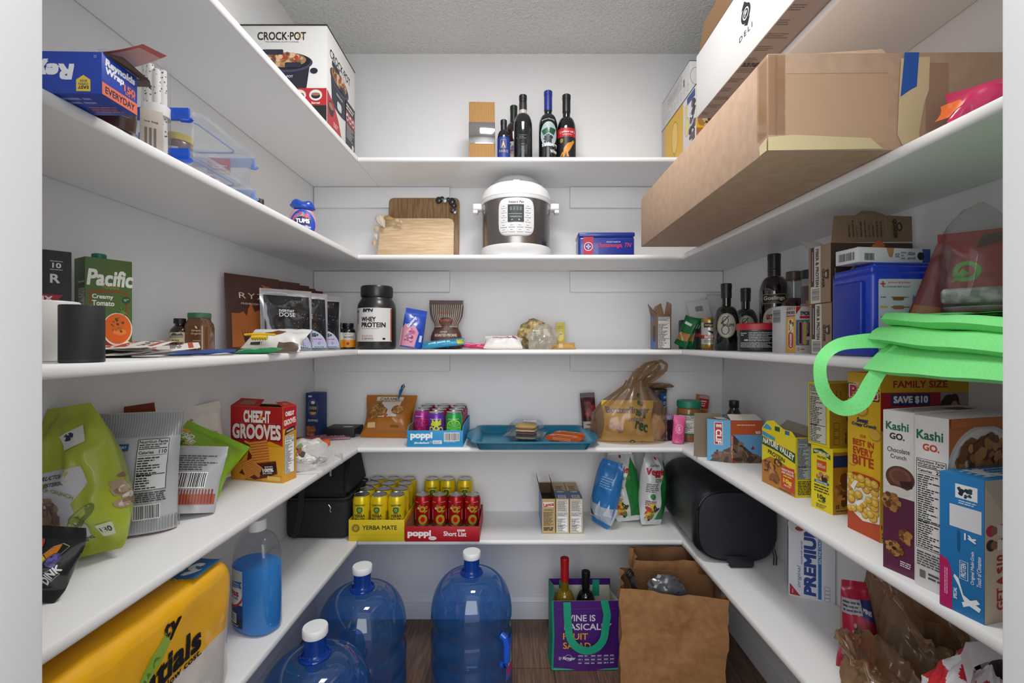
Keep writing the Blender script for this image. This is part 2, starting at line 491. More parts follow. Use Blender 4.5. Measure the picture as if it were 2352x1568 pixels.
def floor_mat():
    m = bpy.data.materials.new('wood_planks'); m.use_nodes = True
    n = m.node_tree.nodes; L = m.node_tree.links; b = n['Principled BSDF']
    tc = n.new('ShaderNodeTexCoord'); mp = n.new('ShaderNodeMapping')
    mp.inputs['Rotation'].default_value = (0, 0, R(90))
    L.new(tc.outputs['Object'], mp.inputs['Vector'])
    br = n.new('ShaderNodeTexBrick'); br.inputs['Scale'].default_value = 1.0
    br.inputs['Brick Width'].default_value = 1.2; br.inputs['Row Height'].default_value = 0.15
    br.inputs['Mortar Size'].default_value = 0.0012; br.offset = 0.37
    br.inputs['Color1'].default_value = (*lin('7d6250'), 1); br.inputs['Color2'].default_value = (*lin('6c5344'), 1)
    br.inputs['Mortar'].default_value = (*lin('33261f'), 1)
    L.new(mp.outputs['Vector'], br.inputs['Vector'])
    m2 = n.new('ShaderNodeMapping'); m2.inputs['Scale'].default_value = (26, 1.6, 1)
    L.new(tc.outputs['Object'], m2.inputs['Vector'])
    t = n.new('ShaderNodeTexNoise'); t.inputs['Scale'].default_value = 5; t.inputs['Detail'].default_value = 8
    t.inputs['Distortion'].default_value = 0.6
    L.new(m2.outputs['Vector'], t.inputs['Vector'])
    r = n.new('ShaderNodeValToRGB'); r.color_ramp.elements[0].position = 0.35; r.color_ramp.elements[1].position = 0.65
    r.color_ramp.elements[0].color = (0.5, 0.5, 0.5, 1); r.color_ramp.elements[1].color = (1.25, 1.2, 1.15, 1)
    L.new(t.outputs['Fac'], r.inputs['Fac'])
    mx = n.new('ShaderNodeMixRGB'); mx.blend_type = 'MULTIPLY'; mx.inputs[0].default_value = 0.85
    L.new(br.outputs['Color'], mx.inputs[1]); L.new(r.outputs['Color'], mx.inputs[2])
    L.new(mx.outputs[0], b.inputs['Base Color']); b.inputs['Roughness'].default_value = 0.45
    return m
def struct(name, mb, **k):
    return tag(mb.build(name, None, **k), kind='structure')
def wall(name, lo, hi, m):
    b = MB(); b.box(lo, hi, m); return struct(name, b, smooth=0)
wall('floor', (XL-.1, -1.2, -.1), (XR+.1, YB+.1, 0), floor_mat())
wall('ceiling', (XL-.1, .27, ZC), (XR+.1, YB+.1, ZC+.1), ceilm)
wall('wall_left', (XL-.1, .27, 0), (XL, YB+.1, ZC), wallm)
wall('wall_right', (XR, .27, 0), (XR+.1, YB+.1, ZC), wallm)
wall('wall_back', (XL, YB, 0), (XR, YB+.1, ZC), wallm)
JL, JR = -0.3995, 0.4173       # faces of the door jambs
b = MB()
b.box((XL-.4, .273, 0), (JL-.02, YF-.012, ZC), wallm); b.box((JR+.02, .273, 0), (XR+.4, YF-.012, ZC), wallm)
b.box((JL-.02, .273, 2.06), (JR+.02, YF-.012, ZC), wallm)
struct('wall_front', b, smooth=0)
b = MB()
b.box((JL-.02, .26, 0), (JL, YF, 2.06), trimm, bev=.002); b.box((JR, .26, 0), (JR+.02, YF, 2.06), trimm, bev=.002)
b.box((JL-.02, .26, 2.04), (JR+.02, YF, 2.06), trimm)
b.box((JL-.085, YF-.012, 0), (JL-.006, YF+.002, 2.1), trimm, bev=.003); b.box((JR+.006, YF-.012, 0), (JR+.085, YF+.002, 2.1), trimm, bev=.003)
struct('door_1', b)
def base_prof(name, p0, p1, inward):
    b = MB(); p0 = Vector(p0); p1 = Vector(p1); n = Vector(inward)
    prof = [(0, 0), (.016, 0), (.016, .058), (.013, .066), (.013, .072), (.008, .082), (.005, .09), (0, .092)]
    b.sheet(lambda a, c: (p0 + (p1-p0)*a) + n*prof[round(c*7)][0] + Vector((0, 0, prof[round(c*7)][1])), 1, 7, trimm)
    return struct(name, b, smooth=25, recalc=True)
base_prof('baseboard_back', (XL, YB, 0), (XR, YB, 0), (0, -1, 0))
base_prof('baseboard_left', (XL, .42, 0), (XL, YB, 0), (1, 0, 0))
base_prof('baseboard_right', (XR, .42, 0), (XR, YB, 0), (-1, 0, 0))
# wall cleats under the upper three shelves
k = 1
for zt, hh in ((T1, .088), (T2, .088), (T3, .076)):
    for x0, x1 in ((XL+.003, at(1033, 1.94)), (at(1309, 1.94), XR-.003)):
        b = MB(); b.box((x0, YB-.017, zt-.0205-hh), (x1, YB, zt-.0205), wallm, bev=.0015)
        struct('trim_%d' % k, b); k += 1
# shelf boards: left and right run the full depth, the back board sits between them
YS = 1.665; EL0, EL1, ER0, ER1 = -0.587, -0.5655, 0.632, 0.623
def edge_l(y): return EL0 + (EL1-EL0)*(y-.55)/(YS-.55)
def edge_r(y): return ER0 + (ER1-ER0)*(y-.55)/(YS-.55)
def board(pts, z, fronts, label):
    b = bmesh.new(); th = .019; n = len(pts)
    lo = [b.verts.new((x, y, -th)) for x, y in pts]; hi = [b.verts.new((x, y, 0)) for x, y in pts]
    b.faces.new(lo[::-1]); b.faces.new(hi)
    ed = []
    for i in range(n):
        j = (i+1) % n; b.faces.new((lo[i], lo[j], hi[j], hi[i]))
    b.edges.ensure_lookup_table()
    for e in b.edges:
        ids = set()
        for v in e.verts: ids.add((lo.index(v) if v in lo else hi.index(v)))
        same = (e.verts[0] in lo) == (e.verts[1] in lo)
        if same and ids in [set((f, (f+1) % n)) for f in fronts]: ed.append(e)
    bmesh.ops.bevel(b, geom=ed, offset=.0085, segments=4, affect='EDGES', profile=0.5)
    mb = MB(); mb.merge(b, shelfm)
    o = mb.build('shelf', None, smooth=50); o.location = (0, 0, z)
    return tag(o, label, 'shelf', None)
for z, nm in ((T1, 'topmost'), (T2, 'second from top'), (T3, 'middle'), (T4, 'second from bottom'), (T5, 'lowest')):
    y0 = YF + .004
    board([(XL+.002, y0), (edge_l(y0), y0), (EL1, YS), (EL1, YB-.001), (XL+.002, YB-.001)], z, [1], 'white painted shelf board along the left wall, %s of five' % nm)
    board([(EL1+.0012, YS), (ER1-.0012, YS), (ER1-.0012, YB-.002), (EL1+.0012, YB-.002)], z, [0], 'white painted shelf board along the back wall, %s of five' % nm)
    board([(edge_r(y0), y0), (XR-.002, y0), (XR-.002, YB-.001), (ER1, YB-.001), (ER1, YS)], z, [4], 'white painted shelf board along the right wall, %s of five' % nm)
# ---------------------------------------------------------------- drink cans and their cardboard trays
ALU = M('c9cbce', rough=0.28, metal=1.0)
ALUD = M('8f9296', rough=0.3, metal=1.0)
def can_proto(h, col, art, rough=0.3, metal=0.35, r=.0323):
    t = bpy.data.objects.new('drink_can', None); COL.objects.link(t)
    b = MB(); m = M(col, rough=rough, metal=metal)
    b.lathe([(.0215, .003, ALUD), (.0245, 0), (.0275, .004), (r, .013, m), (r, h-.019), (r-.004, h-.007), (.0268, h-.004, ALU), (.0272, h-.0015)], m, seg=40)
    d = cyl_dec(b, r, du=.005, rough=rough); art(d, h)
    b.build('body', t)
    l = MB()
    l.lathe([(.0262, h-.004), (.0276, h-.0022), (.0276, h-.0004), (.0262, h), (.0250, h-.0012), (.0238, h-.0065), (.001, h-.0062)], ALU, seg=40)
    lid = l.build('lid', t)
    p = MB(); T = Matrix.Translation((0, 0, h-.0062))
    p.prism([(-.008, -.012), (.008, -.012), (.0095, -.002), (.007, .010), (0, .0135), (-.007, .010), (-.0095, -.002)], .0004, .0016, ALU, T=T, bev=.0004)
    p.ball((0, .002, h-.0045), (.003, .003, .0012), ALUD, seg=10)
    p.build('pull_tab', lid)
    return t
def art_yerba(d, h):
    k = '23210f'; 
    for s in (-.042, .046):
        d.lines(s-.012, .03, s+.012, .10, 16, '5a5210', fill=.45, seed=3)
    d.rect(-.03, h-.032, .03, h-.0305, 'b99a10')
    d.text('GUAYAKI', 0, h-.034, k, w=.036, h=.0062, bold=.03, arch=.002)
    d.ell(0, h-.050, .0095, .0095, '1f5a2c'); d.ring(0, h-.050, .0115, .0115, .0012, k)
    d.ell(-.004, h-.046, .0058, .007, '2f7a3c', rot=.6); d.ell(.004, h-.046, .0058, .007, '2f7a3c', rot=-.6)
    d.ring(0, h-.0505, .0045, .005, .0015, 'd9cf5a')
    d.text('ORGANIC', 0, h-.0630, k, w=.017, h=.0032, bold=.03)
    d.text('YERBA', 0, h-.0715, k, w=.038, h=.0095, bold=.035)
    d.text('MATE', 0, h-.0845, k, w=.034, h=.0095, bold=.035)
    d.lines(-.014, h-.125, .014, h-.110, 3, k, seed=5)
def art_apple(d, h):
    y = 'b3a437'; rd = 'd31620'
    d.lines(-.028, h-.0245, -.006, h-.021, 1, 'f0c8c4', seed=2); d.lines(.006, h-.0245, .028, h-.021, 1, 'f0c8c4', seed=4)
    d.ell(.004, .032, .0175, .0195, y); d.ell(.004, .032, .0085, .0105, rd)
    d.ell(.002, .072, .0125, .012, y); d.ell(.002, .072, .006, .006, rd)
    d.ell(.018, .078, .0058, .0052, y); d.ell(.018, .078, .0028, .0026, rd)
    d.ell(.017, .063, .0065, .003, y, rot=.5); d.rect(.010, .054, .012, .063, y)
    d.ell(-.010, .0835, .004, .0016, y, rot=-.7); d.ell(-.006, .0865, .004, .0016, y, rot=-1.0)
    d.ell(-.013, .076, .0042, .0042, 'e8d9c0'); d.text('5g', -.013, .076, rd, h=.0035)
    d.lines(-.029, .03, -.026, .075, 1, 'f0d8d4', vert=True, seed=3); d.lines(.029, .03, .032, .08, 1, 'f0d8d4', vert=True, seed=5)
    d.lines(-.012, .0085, .016, .0105, 1, 'f0d8d4', seed=7)
def art_berry(d, h):
    for u, v, r in ((0, .045, .017), (-.02, .072, .010), (.018, .075, .011), (-.03, .04, .007), (.032, .045, .008), (.0, .082, .006)):
        d.ell(u, v, r, r, 'a41a55'); d.ring(u, v, r+.002, r+.002, .0015, 'c93f8c'); d.ell(u-r*.3, v+r*.3, r*.3, r*.3, 'c63a72')
    d.lines(-.022, h-.025, .022, h-.0215, 1, 'f2d6ea', seed=2)
def art_grape(d, h):
    g = 'c7d22f'; F = d.f; d.f = lambda u, v, q: F(u, v + .012, q)
    d.ell(0, .068, .02, .007, g); d.poly([(-.018, .062), (-.014, .088), (-.004, .076), (.003, .094), (.008, .077), (.02, .086), (.018, .064)], g)
    for u, v in ((-.017, .05), (.001, .053), (.018, .048), (-.01, .034), (.008, .035), (.0, .02), (-.024, .034), (.024, .032)):
        d.ell(u, v, .0095, .0095, g); d.ell(u, v, .0052, .0052, '5a2b86')
    d.lines(-.022, h-.037, .022, h-.0335, 1, 'e6d8f2', seed=3)
def art_lime(d, h):
    y = 'c8dc2c'; F = d.f; d.f = lambda u, v, q: F(u, v + .014, q)
    d.ell(0, .052, .029, .030, y); d.ell(0, .052, .026, .027, '1f8f45')
    for k in range(10):
        a = 2*math.pi*k/10; a2 = a + .5
        d.poly([(.003*math.cos((a+a2)/2), .052+.003*math.sin((a+a2)/2)), (.0235*math.cos(a+.03), .052+.0245*math.sin(a+.03)), (.0245*math.cos((a+a2)/2), .052+.0255*math.sin((a+a2)/2)), (.0235*math.cos(a2+.02), .052+.0245*math.sin(a2+.02))], '35b04f')
        d.poly([(0, .052), (.026*math.cos(a-.06), .052+.027*math.sin(a-.06)), (.026*math.cos(a+.03), .052+.027*math.sin(a+.03))], y)
    d.lines(-.022, h-.039, .022, h-.0355, 1, 'd8f2dc', seed=4)
def art_plain(c2):
    def f(d, h):
        d.ell(0, .06, .018, .02, c2); d.ell(-.028, .04, .010, .012, c2); d.ell(.03, .045, .012, .012, c2)
        d.lines(-.022, h-.025, .022, h-.0215, 1, 'f2d8d8', seed=4)
    return f
H16, H12 = .158, .122
yer = can_proto(H16, 'e0c514', art_yerba, metal=0.25)
app = can_proto(H12, 'b3141c', art_apple)
ber = can_proto(H12, '9c2f86', art_berry)
gra = can_proto(H12, '6a35a0', art_grape)
lim = can_proto(H12, '2fa04e', art_lime)
red = can_proto(H12, 'a8202c', art_plain('d8565a'))
wine = can_proto(H12, '8d2a48', art_plain('c9607a'))
def place_can(proto, used, loc, label, group, rz=0.0):
    c = copy_tree(proto, loc, rz) if used else proto
    c.location = loc; c.rotation_euler = (0, 0, rz)
    tag(c, label, 'can', group); return c
def tray(name, label, w, d, h, co, ci, loc, pr, hs=None, rz=0.0, th=.0028):
    """open cardboard case: a bottom and four printed walls"""
    hs = hs or h; t = thing(name, label, 'tray', loc, rz)
    b = MB(); b.box((.0005, .0005, 0), (w-.0005, d-.0005, th), ci); b.build('bottom_panel', t)
    b = MB(); b.box((0, 0, .0003), (w, th, h), co, bev=.0006); b.poly([(th, th+.0003, th), (w-th, th+.0003, th), (w-th, th+.0003, h-.001), (th, th+.0003, h-.001)], ci)
    pr(plane_dec(b, (0, 0, 0), (1, 0, 0), (0, 0, 1))); b.build('front_panel', t)
    for x, q in ((0, 1), (w-th, -1)):
        b = MB(); b.prism([(th, .0003), (d-th, .0003), (d-th, hs), (th+.02, hs), (th, h)], 0, th, co, T=Matrix(((0, 0, 1, x), (1, 0, 0, 0), (0, 1, 0, 0), (0, 0, 0, 1))))
        xi = x + th + .0003 if q > 0 else x - .0003
        b.poly([(xi, th, th), (xi, d-th, th), (xi, d-th, hs-.001), (xi, th+.02, hs-.001), (xi, th, h-.001)], ci)
        b.build('side_panel', t, recalc=False)
    b = MB(); b.box((0, d-th, .0003), (w, d, hs), co); b.poly([(th, d-th-.0003, th), (w-th, d-th-.0003, th), (w-th, d-th-.0003, hs-.001), (th, d-th-.0003, hs-.001)], ci)
    b.build('back_panel', t)
    return t
KR = '9a7350'
def pr_yel(d):
    d.ell(.026, .048, .0125, .0125, '2a2610'); d.ring(.026, .048, .014, .014, .001, '2a2610'); d.ring(.026, .048, .0105, .0105, .002, 'd8bf1c'); d.ell(.026, .048, .006, .0065, 'd8bf1c'); d.text('y', .026, .048, '2a2610', h=.007)
    d.text('YERBA MATE', .113, .050, '2a2610', w=.125, h=.0145, bold=.02)
    d.rect(.001, .0235, .202, .0240, 'b69a12')
tray('can_tray', 'yellow cardboard tray of yellow tall cans beside the black cooler bag', .203, .274, .078, 'dcc21c', 'c9a94a', (-.5955, 1.658, T5), pr_yel, hs=.078)
n = 0; used = False
for j in range(4):
    for i in range(3):
        row = ('front', 'second', 'third', 'rear')[j]; col = ('left', 'middle', 'right')[i]
        place_can(yer, used, (-.494 + (i-1)*.0652, 1.6955 + j*.0655, T5+.0031), 'tall yellow drink can, %s of the %s row in the yellow tray' % (col, row), 'tall yellow cans in the yellow tray', rz=(.05, -.04, .12)[i] + .1*(j % 2))
        used = True
def pr_red(d):
    d.text('poppi', .052, .027, 'f2e8ea', w=.082, h=.026, bold=.06)
    d.ell(.100, .0125, .015, .007, 'f0dfe2', n=16); d.text('prebiotic soda', .100, .0125, 'a01520', w=.024, h=.003, rot=.1)
    d.text('Short List', .182, .028, 'f4eaec', w=.082, h=.016, bold=.03, rot=-.03)
    d.rrect(.190, .037, .219, .044, .001, 'f2e4e6'); d.lines(.193, .039, .216, .042, 1, 'a01520', seed=2)
tray('can_tray', 'red cardboard tray holding one row of red cans', .271, .205, .055, 'b3131f', KR, (-.3895, 1.656, T5), pr_red, hs=.062)
for i, x in enumerate((-.353, -.287, -.2215, -.1565)):
    place_can(app, i > 0, (x, 1.802, T5+.0031), 'red drink can with olive rings, %s from the left in the red tray' % ('first', 'second', 'third', 'fourth')[i], 'red cans in the red tray', rz=(.05, .12, -.08, -.02)[i])
for i, x in enumerate((-.333, -.267, -.196)):
    place_can(yer, True, (x, 1.899, T5+.0004), 'tall yellow can behind the red tray, %s of three against the wall' % ('left one', 'middle one', 'right one')[i], 'yellow cans behind the red tray', rz=(.2, -.1, .05)[i])
def pr_blu(d):
    d.text('poppi', .053, .040, 'f2f6fa', w=.078, h=.027, bold=.06)
    d.text('#sodasback', .054, .0155, 'eef4f8', w=.056, h=.0085, bold=.03, shear=.2)
    d.ring(.088, .018, .004, .004, .0008, 'eef4f8'); d.rect(.0945, .0115, .128, .0245, 'e6eef4'); d.text('SOLD AS SET', .111, .020, '3a6a90', w=.028, h=.004); d.lines(.097, .013, .125, .017, 1, '3a6a90', seed=3)
    d.barcode(.138, .024, .191, .051); d.lines(.136, .018, .193, .021, 1, 'e6eef4', seed=5)
tray('can_tray', 'light blue cardboard tray of mixed fruit cans on the back shelf', .206, .266, .061, '2a94cc', KR, (-.387, 1.678, T4), pr_blu, hs=.075)
zt = T4+.0031
place_can(gra, False, (-.2845, 1.7137, zt), 'purple can with yellow grapes at the front of the blue tray', 'fruit cans in the blue tray', .1)
place_can(lim, False, (-.2185, 1.7137, zt), 'green can with a lime slice at the front of the blue tray', 'fruit cans in the blue tray', .1)
place_can(ber, False, (-.3505, 1.7785, zt), 'magenta can with berry circles in the blue tray', 'fruit cans in the blue tray', 0)
place_can(red, False, (-.2845, 1.7785, zt), 'red can right behind the purple grape can', 'fruit cans in the blue tray', 0)
place_can(wine, False, (-.2185, 1.7785, zt), 'dark pink can right behind the green lime can', 'fruit cans in the blue tray', 0)
for i, x in enumerate((-.3505, -.2845, -.2185)):
    c = ('left', 'middle', 'right')[i]
    place_can(wine if i != 1 else red, True, (x, 1.8434, zt), '%s can, %s of the third row in the blue tray' % ('dark pink' if i != 1 else 'red', c), 'fruit cans in the blue tray', .3*i)
    place_can(red if i != 2 else wine, True, (x, 1.9083, zt), '%s can, %s of the rear row in the blue tray' % ('dark pink' if i == 2 else 'red', c), 'fruit cans in the blue tray', .4*i-.2)

# ---------------------------------------------------------------- black cooler bag in the left corner
CLO = M('1d1d20', rough=0.75, bump=0.5, bscale=700); CLO2 = M('26262a', rough=0.8)
t = thing('cooler_bag', 'black fabric cooler bag in the corner left of the yellow tray', 'bag', (-.717, 1.795, T5), 0)
b = MB()
b.box((-.117, -.125, 0), (.113, .122, .148), CLO, bev=.022, seg=4); b.build('lower_body', t)
b = MB(); bb = bmesh.new()
lo = [(-.115, -.123), (.111, -.123), (.111, .12), (-.115, .12)]; hi = [(-.095, -.045), (.088, -.045), (.088, .098), (-.095, .098)]
v0 = [bb.verts.new((x, y, .152)) for x, y in lo]; v1 = [bb.verts.new((x, y, .298)) for x, y in hi]
bb.faces.new(v0[::-1]); bb.faces.new(v1)
for k in range(4): bb.faces.new((v0[k], v0[(k+1) % 4], v1[(k+1) % 4], v1[k]))
bmesh.ops.bevel(bb, geom=list(bb.edges), offset=.016, segments=4, affect='EDGES')
b.merge(bb, CLO); b.build('upper_body', t)
def rrect_path(x0, y0, x1, y1, r, z):
    p = []
    for cx, cy, a0 in ((x1-r, y0+r, -90), (x1-r, y1-r, 0), (x0+r, y1-r, 90), (x0+r, y0+r, 180)):
        for k in range(6): p.append((cx + r*math.cos(R(a0+18*k)), cy + r*math.sin(R(a0+18*k)), z))
    return p
b = MB(); b.tube(rrect_path(-.1175, -.1255, .1135, .1225, .02, .150), .0035, CLO2, closed=True); b.build('zipper', t)
b = MB(); b.tube([(.045, -.1265, .13), (.052, -.1275, .12), (.05, -.1275, .106), (.056, -.1275, .103)], .0022, ALU); b.build('zipper_pull', t)
b = MB(); b.box((.035, -.098, .225), (.043, -.091, .262), ALU, bev=.002, T=Matrix.Translation((0, 0, 0))); b.build('zipper_pull', t)
b = MB(); b.tube([(-.050, -.098, .235), (-.055, -.128, .165), (-.06, -.128, .10), (-.072, -.128, .04), (-.085, -.128, .012)], .012, CLO2, seg=8, flat=1.0, up=(1, 0, 0))
for v in b.bm.verts: v.co.y = max(v.co.y, -.131) if v.co.y < -.125 else v.co.y
b.build('shoulder_strap', t)
b = MB(); b.box((-.085, -.115, .205), (-.05, -.095, .222), M('3a3a3e', rough=.4), bev=.003); b.build('buckle', t)

# ---------------------------------------------------------------- three cracker cartons
def cracker(loc, label, opened):
    w, d, h = .050, .20, .133
    t = thing('cracker_box', label, 'box', loc, 0, 'cracker boxes on the lowest back shelf')
    b = MB(); b.box((0, 0, 0), (w, d, h), 'c3a775', bev=.001, skip=(('top',) if opened else ())); D = box_decs(b, w, d, h)
    f = D['front']
    if opened:
        f.rect(.001, .098, w-.001, h-.001, 'c9ad7c'); f.rect(.002, .10, .046, .122, 'f2ede2'); f.text('Lance', .025, .111, 'b3262c', w=.038, h=.013, bold=.05, rot=.12); f.frame(.002, .10, .046, .122, .001, 'b3262c')
        f.lines(.008, .088, .042, .093, 1, '33312a'); f.lines(.006, .03, .044, .084, 13, '4a4436', rag=.4); f.lines(.006, .012, .044, .026, 2, '33312a', fill=.7)
        D['left'].rect(.002, .001, d-.002, h-.001, '5a86ba')
    else:
        f.rect(.003, .004, w-.003, h-.004, 'e6e2d8'); f.lines(.006, .085, w-.006, h-.008, 11, '55524a', seed=4); f.facts(.005, .006, w-.005, .080)
        u = D['top']; u.rect(.001, .001, w-.001, .082, '2f6aa8'); u.ell(w/2, .082, .022, .018, '2f6aa8'); u.ell(w/2, .078, .019, .012, '24507f'); u.ell(w/2, .078, .016, .009, 'd8c38c')
        u.barcode(.012, .008, w-.012, .036); u.lines(.010, .105, w-.010, .15, 3, '6b5a35', fill=.6, vert=False)
    b.build('carton', t)
    if opened:
        b = MB(); b.box((.0008, .0008, .004), (w-.0008, d-.0008, h-.0006), '6b5238', skip=('top',))
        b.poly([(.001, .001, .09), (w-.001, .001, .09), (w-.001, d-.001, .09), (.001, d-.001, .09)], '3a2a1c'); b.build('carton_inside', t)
        for nm, pts in (('flap', [(0, .03, h), (0, .19, h), (-.014, .175, h+.052), (-.016, .05, h+.06)]), ('flap', [(w, .03, h), (w, .19, h), (w-.012, .18, h+.045), (w-.010, .06, h+.05)])):
            b = MB(); p = [Vector(q) for q in pts]; n = (p[1]-p[0]).cross(p[3]-p[0]).normalized()*.0004
            b.poly([q+n for q in p], 'c3a775'); b.poly([q-n for q in p][::-1], '7a6044'); b.build(nm, t)
    return t
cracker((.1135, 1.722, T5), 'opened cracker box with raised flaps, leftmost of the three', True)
cracker((.1665, 1.724, T5), 'closed cracker box next to the opened one, middle of three', False)
cracker((.2190, 1.725, T5), 'closed cracker box, rightmost of the three cracker boxes', False)

# ---------------------------------------------------------------- snack bags on the lowest back shelf
def lean(ax=0.0, ay=0.0, az=0.0, curl=0.0, h=.3, twist=0.0):
    """lean back (ax), sideways (ay), turn (az); curl rolls the top forward, twist turns the top against the base"""
    Mx = Matrix.Rotation(R(az), 3, 'Z') @ Matrix.Rotation(R(ay), 3, 'Y') @ Matrix.Rotation(R(-ax), 3, 'X')
    def f(p):
        q = max(0.0, min(1.2, p.z/h))
        if curl: p = Vector((p.x, p.y - curl*q**2.5, p.z - abs(curl)*0.25*q**3))
        if twist:
            a = R(twist)*q; p = Vector((p.x*math.cos(a) - p.y*math.sin(a), p.x*math.sin(a) + p.y*math.cos(a), p.z))
        return Mx @ p
    return f
def bag_thing(name, label, cat, P, loc, rz, m, art=None, mback=None, group=None, lift=None, artb=None):
    crinkle(m)
    b = MB(); P.mesh(b, m, mback)
    if art: art(P.dec(b, 0))
    if artb: artb(P.dec(b, 1))
    zs = min(v.co.z for v in b.bm.verts)
    o = solo(b, name, label, cat, (loc[0], loc[1], loc[2] - zs), rz, group, smooth=60, weld=True)
    return o
FILM = dict(rough=0.32, coat=0.3)
def art_blue(d):
    d.rect(-.07, .02, .07, .09, 'aeb9c6')
    for x, y, s in ((-.045, .05, .05), (.0, .04, .06), (.042, .055, .045)):
        for k in range(3): d.poly([(x-s*.42+k*.006, y+k*s*.28), (x+s*.42-k*.006, y+k*s*.28), (x, y+s*.6+k*s*.28)], 'c9d6e4')
    d.lines(-.02, .16, .04, .205, 5, '8ab8e2', fill=.4); d.rect(-.06, .03, -.035, .055, '4a3a34')
bag_thing('snack_bag', 'blue snack bag with pale snowy trees right of the cracker boxes', 'bag', Pouch(.125, .262, .075, seed=4, oval=.4, bend=lean(5, 10, -50, h=.27, twist=22), wr=.005), (.345, 1.79, T5), 0, M('2b74b8', **FILM), art_blue, mback=M('b9bec6', **FILM))
def art_veg(d, w=.155, h=.28):
    d.poly([(.015, .02), (.062, .02), (.066, .2), (.05, .255), (.005, .15)], '1d7a35')
    d.text('Garden', -.015, .232, '4a4a40', w=.05, h=.010, shear=.2)
    d.text('Veggie', -.012, .205, 'b3202a', w=.085, h=.032, bold=.05, shear=.25); d.text('straws', .004, .178, '6a8a3a', w=.06, h=.015, shear=.3)
    d.ell(.0, .258, .006, .006, 'c2281f')
    d.lines(-.055, .13, -.005, .165, 5, '6a6a66'); d.ell(-.03, .115, .011, .011, '2c7a3c'); d.lines(-.055, .08, -.012, .10, 3, 'a03030')
    d.clump(-.028, .05, .022, .03, 26, ['d8a92a', 'c23a2a', '5a8a2f', 'e0c34a', '3a2a20'], .008, seed=3, asp=2)
WF = M('d6d8d8', **FILM)
bag_thing('snack_bag', 'white snack bag with a green side, left one of two alike', 'bag', Pouch(.135, .282, .085, seed=7, oval=.35, bend=lean(5, -7, -4, h=.28, twist=-12), wr=.005), (.470, 1.835, T5), 0, WF, art_veg, group='white and green snack bags')
bag_thing('snack_bag', 'white snack bag with a green side, touching the black round bag', 'bag', Pouch(.130, .282, .08, seed=12, oval=.35, bend=lean(5, 6, 16, h=.28, twist=10), wr=.005), (.550, 1.80, T5), 0, WF, art_veg, group='white and green snack bags')

# ---------------------------------------------------------------- black barrel bag in the right corner
BL = M('15171f', rough=0.38, bump=0.25, bscale=350, coat=0.1); BL2 = M('1a1d27', rough=0.62, bump=0.4, bscale=600)
t = thing('barrel_bag', 'black barrel shaped bag lying in the right corner of the lowest shelf', 'bag', (.738, 1.50, T5), R(-2.0))
def sq(a, rx, rz, e=0.62):
    c, s_ = math.cos(a), math.sin(a)
    return math.copysign(abs(c)**e, c)*rx, math.copysign(abs(s_)**e, s_)*rz
b = MB()
def body(u, v):
    k = 1.0 if .06 < v < .94 else (1 - .09*(1 - (v if v < .5 else 1-v)/.06)**2)
    x, z = sq(2*math.pi*u, .137*k*(1 - .10*v), .122*k)
    wob = .003*noise.noise(Vector((x*9, v*5, z*9)))
    return Vector((x*(1+wob*4), v*.41, .1225 + z + .5*wob))
b.sheet(body, 56, 30, BL, cl=True); b.build('body', t)
for y0, nm in ((-.004, 'end_panel'), (.414, 'end_panel')):
    b = MB(); r_ = 1 if y0 < .1 else .9
    for k, (s0, dy) in enumerate(((1.0, 0), (.97, -.004), (.80, -.011), (.45, -.015), (.02, -.016))):
        pass
    rings = [(1.0*.915, 0), (.90, -.006), (.75, -.012), (.40, -.016), (.0005, -.017)]
    sg = 1 if y0 < .1 else -1
    b.sheet(lambda u, v: Vector((sq(2*math.pi*u, .137*r_, .122)[0]*rings[round(v*4)][0], y0 + sg*rings[round(v*4)][1], .1225 + sq(2*math.pi*u, .137, .122)[1]*rings[round(v*4)][0])), 56, 4, BL2, cl=True)
    b.build(nm, t, recalc=True)
    b = MB(); b.tube([(sq(2*math.pi*k/48, .137*r_*.93, .122)[0], y0, .1225 + sq(2*math.pi*k/48, .137, .122*.93)[1]) for k in range(48)], .0035, M('0c0d12', rough=.4), closed=True); b.build('piping', t)
b = MB(); b.sheet(lambda u, v: Vector(((u-.5)*.088*(1-.25*v), -.022 - .022*math.sin(math.pi*v*.8), .026 - .030*v + .004)), 10, 6, BL2)
b.sheet(lambda u, v: Vector(((.5-u)*.088*(1-.25*v), -.0215 - .016*math.sin(math.pi*v*.8), .022 - .0215*v)), 10, 6, BL2); b.build('pull_tab', t)
for x in (.112, .120):
    b = MB(); b.tube([(x, -.012, .05), (x+.002, -.018, .03), (x+.001, -.018, .002)], .0022, M('2a2024', rough=.5)); b.build('zipper_cord', t)

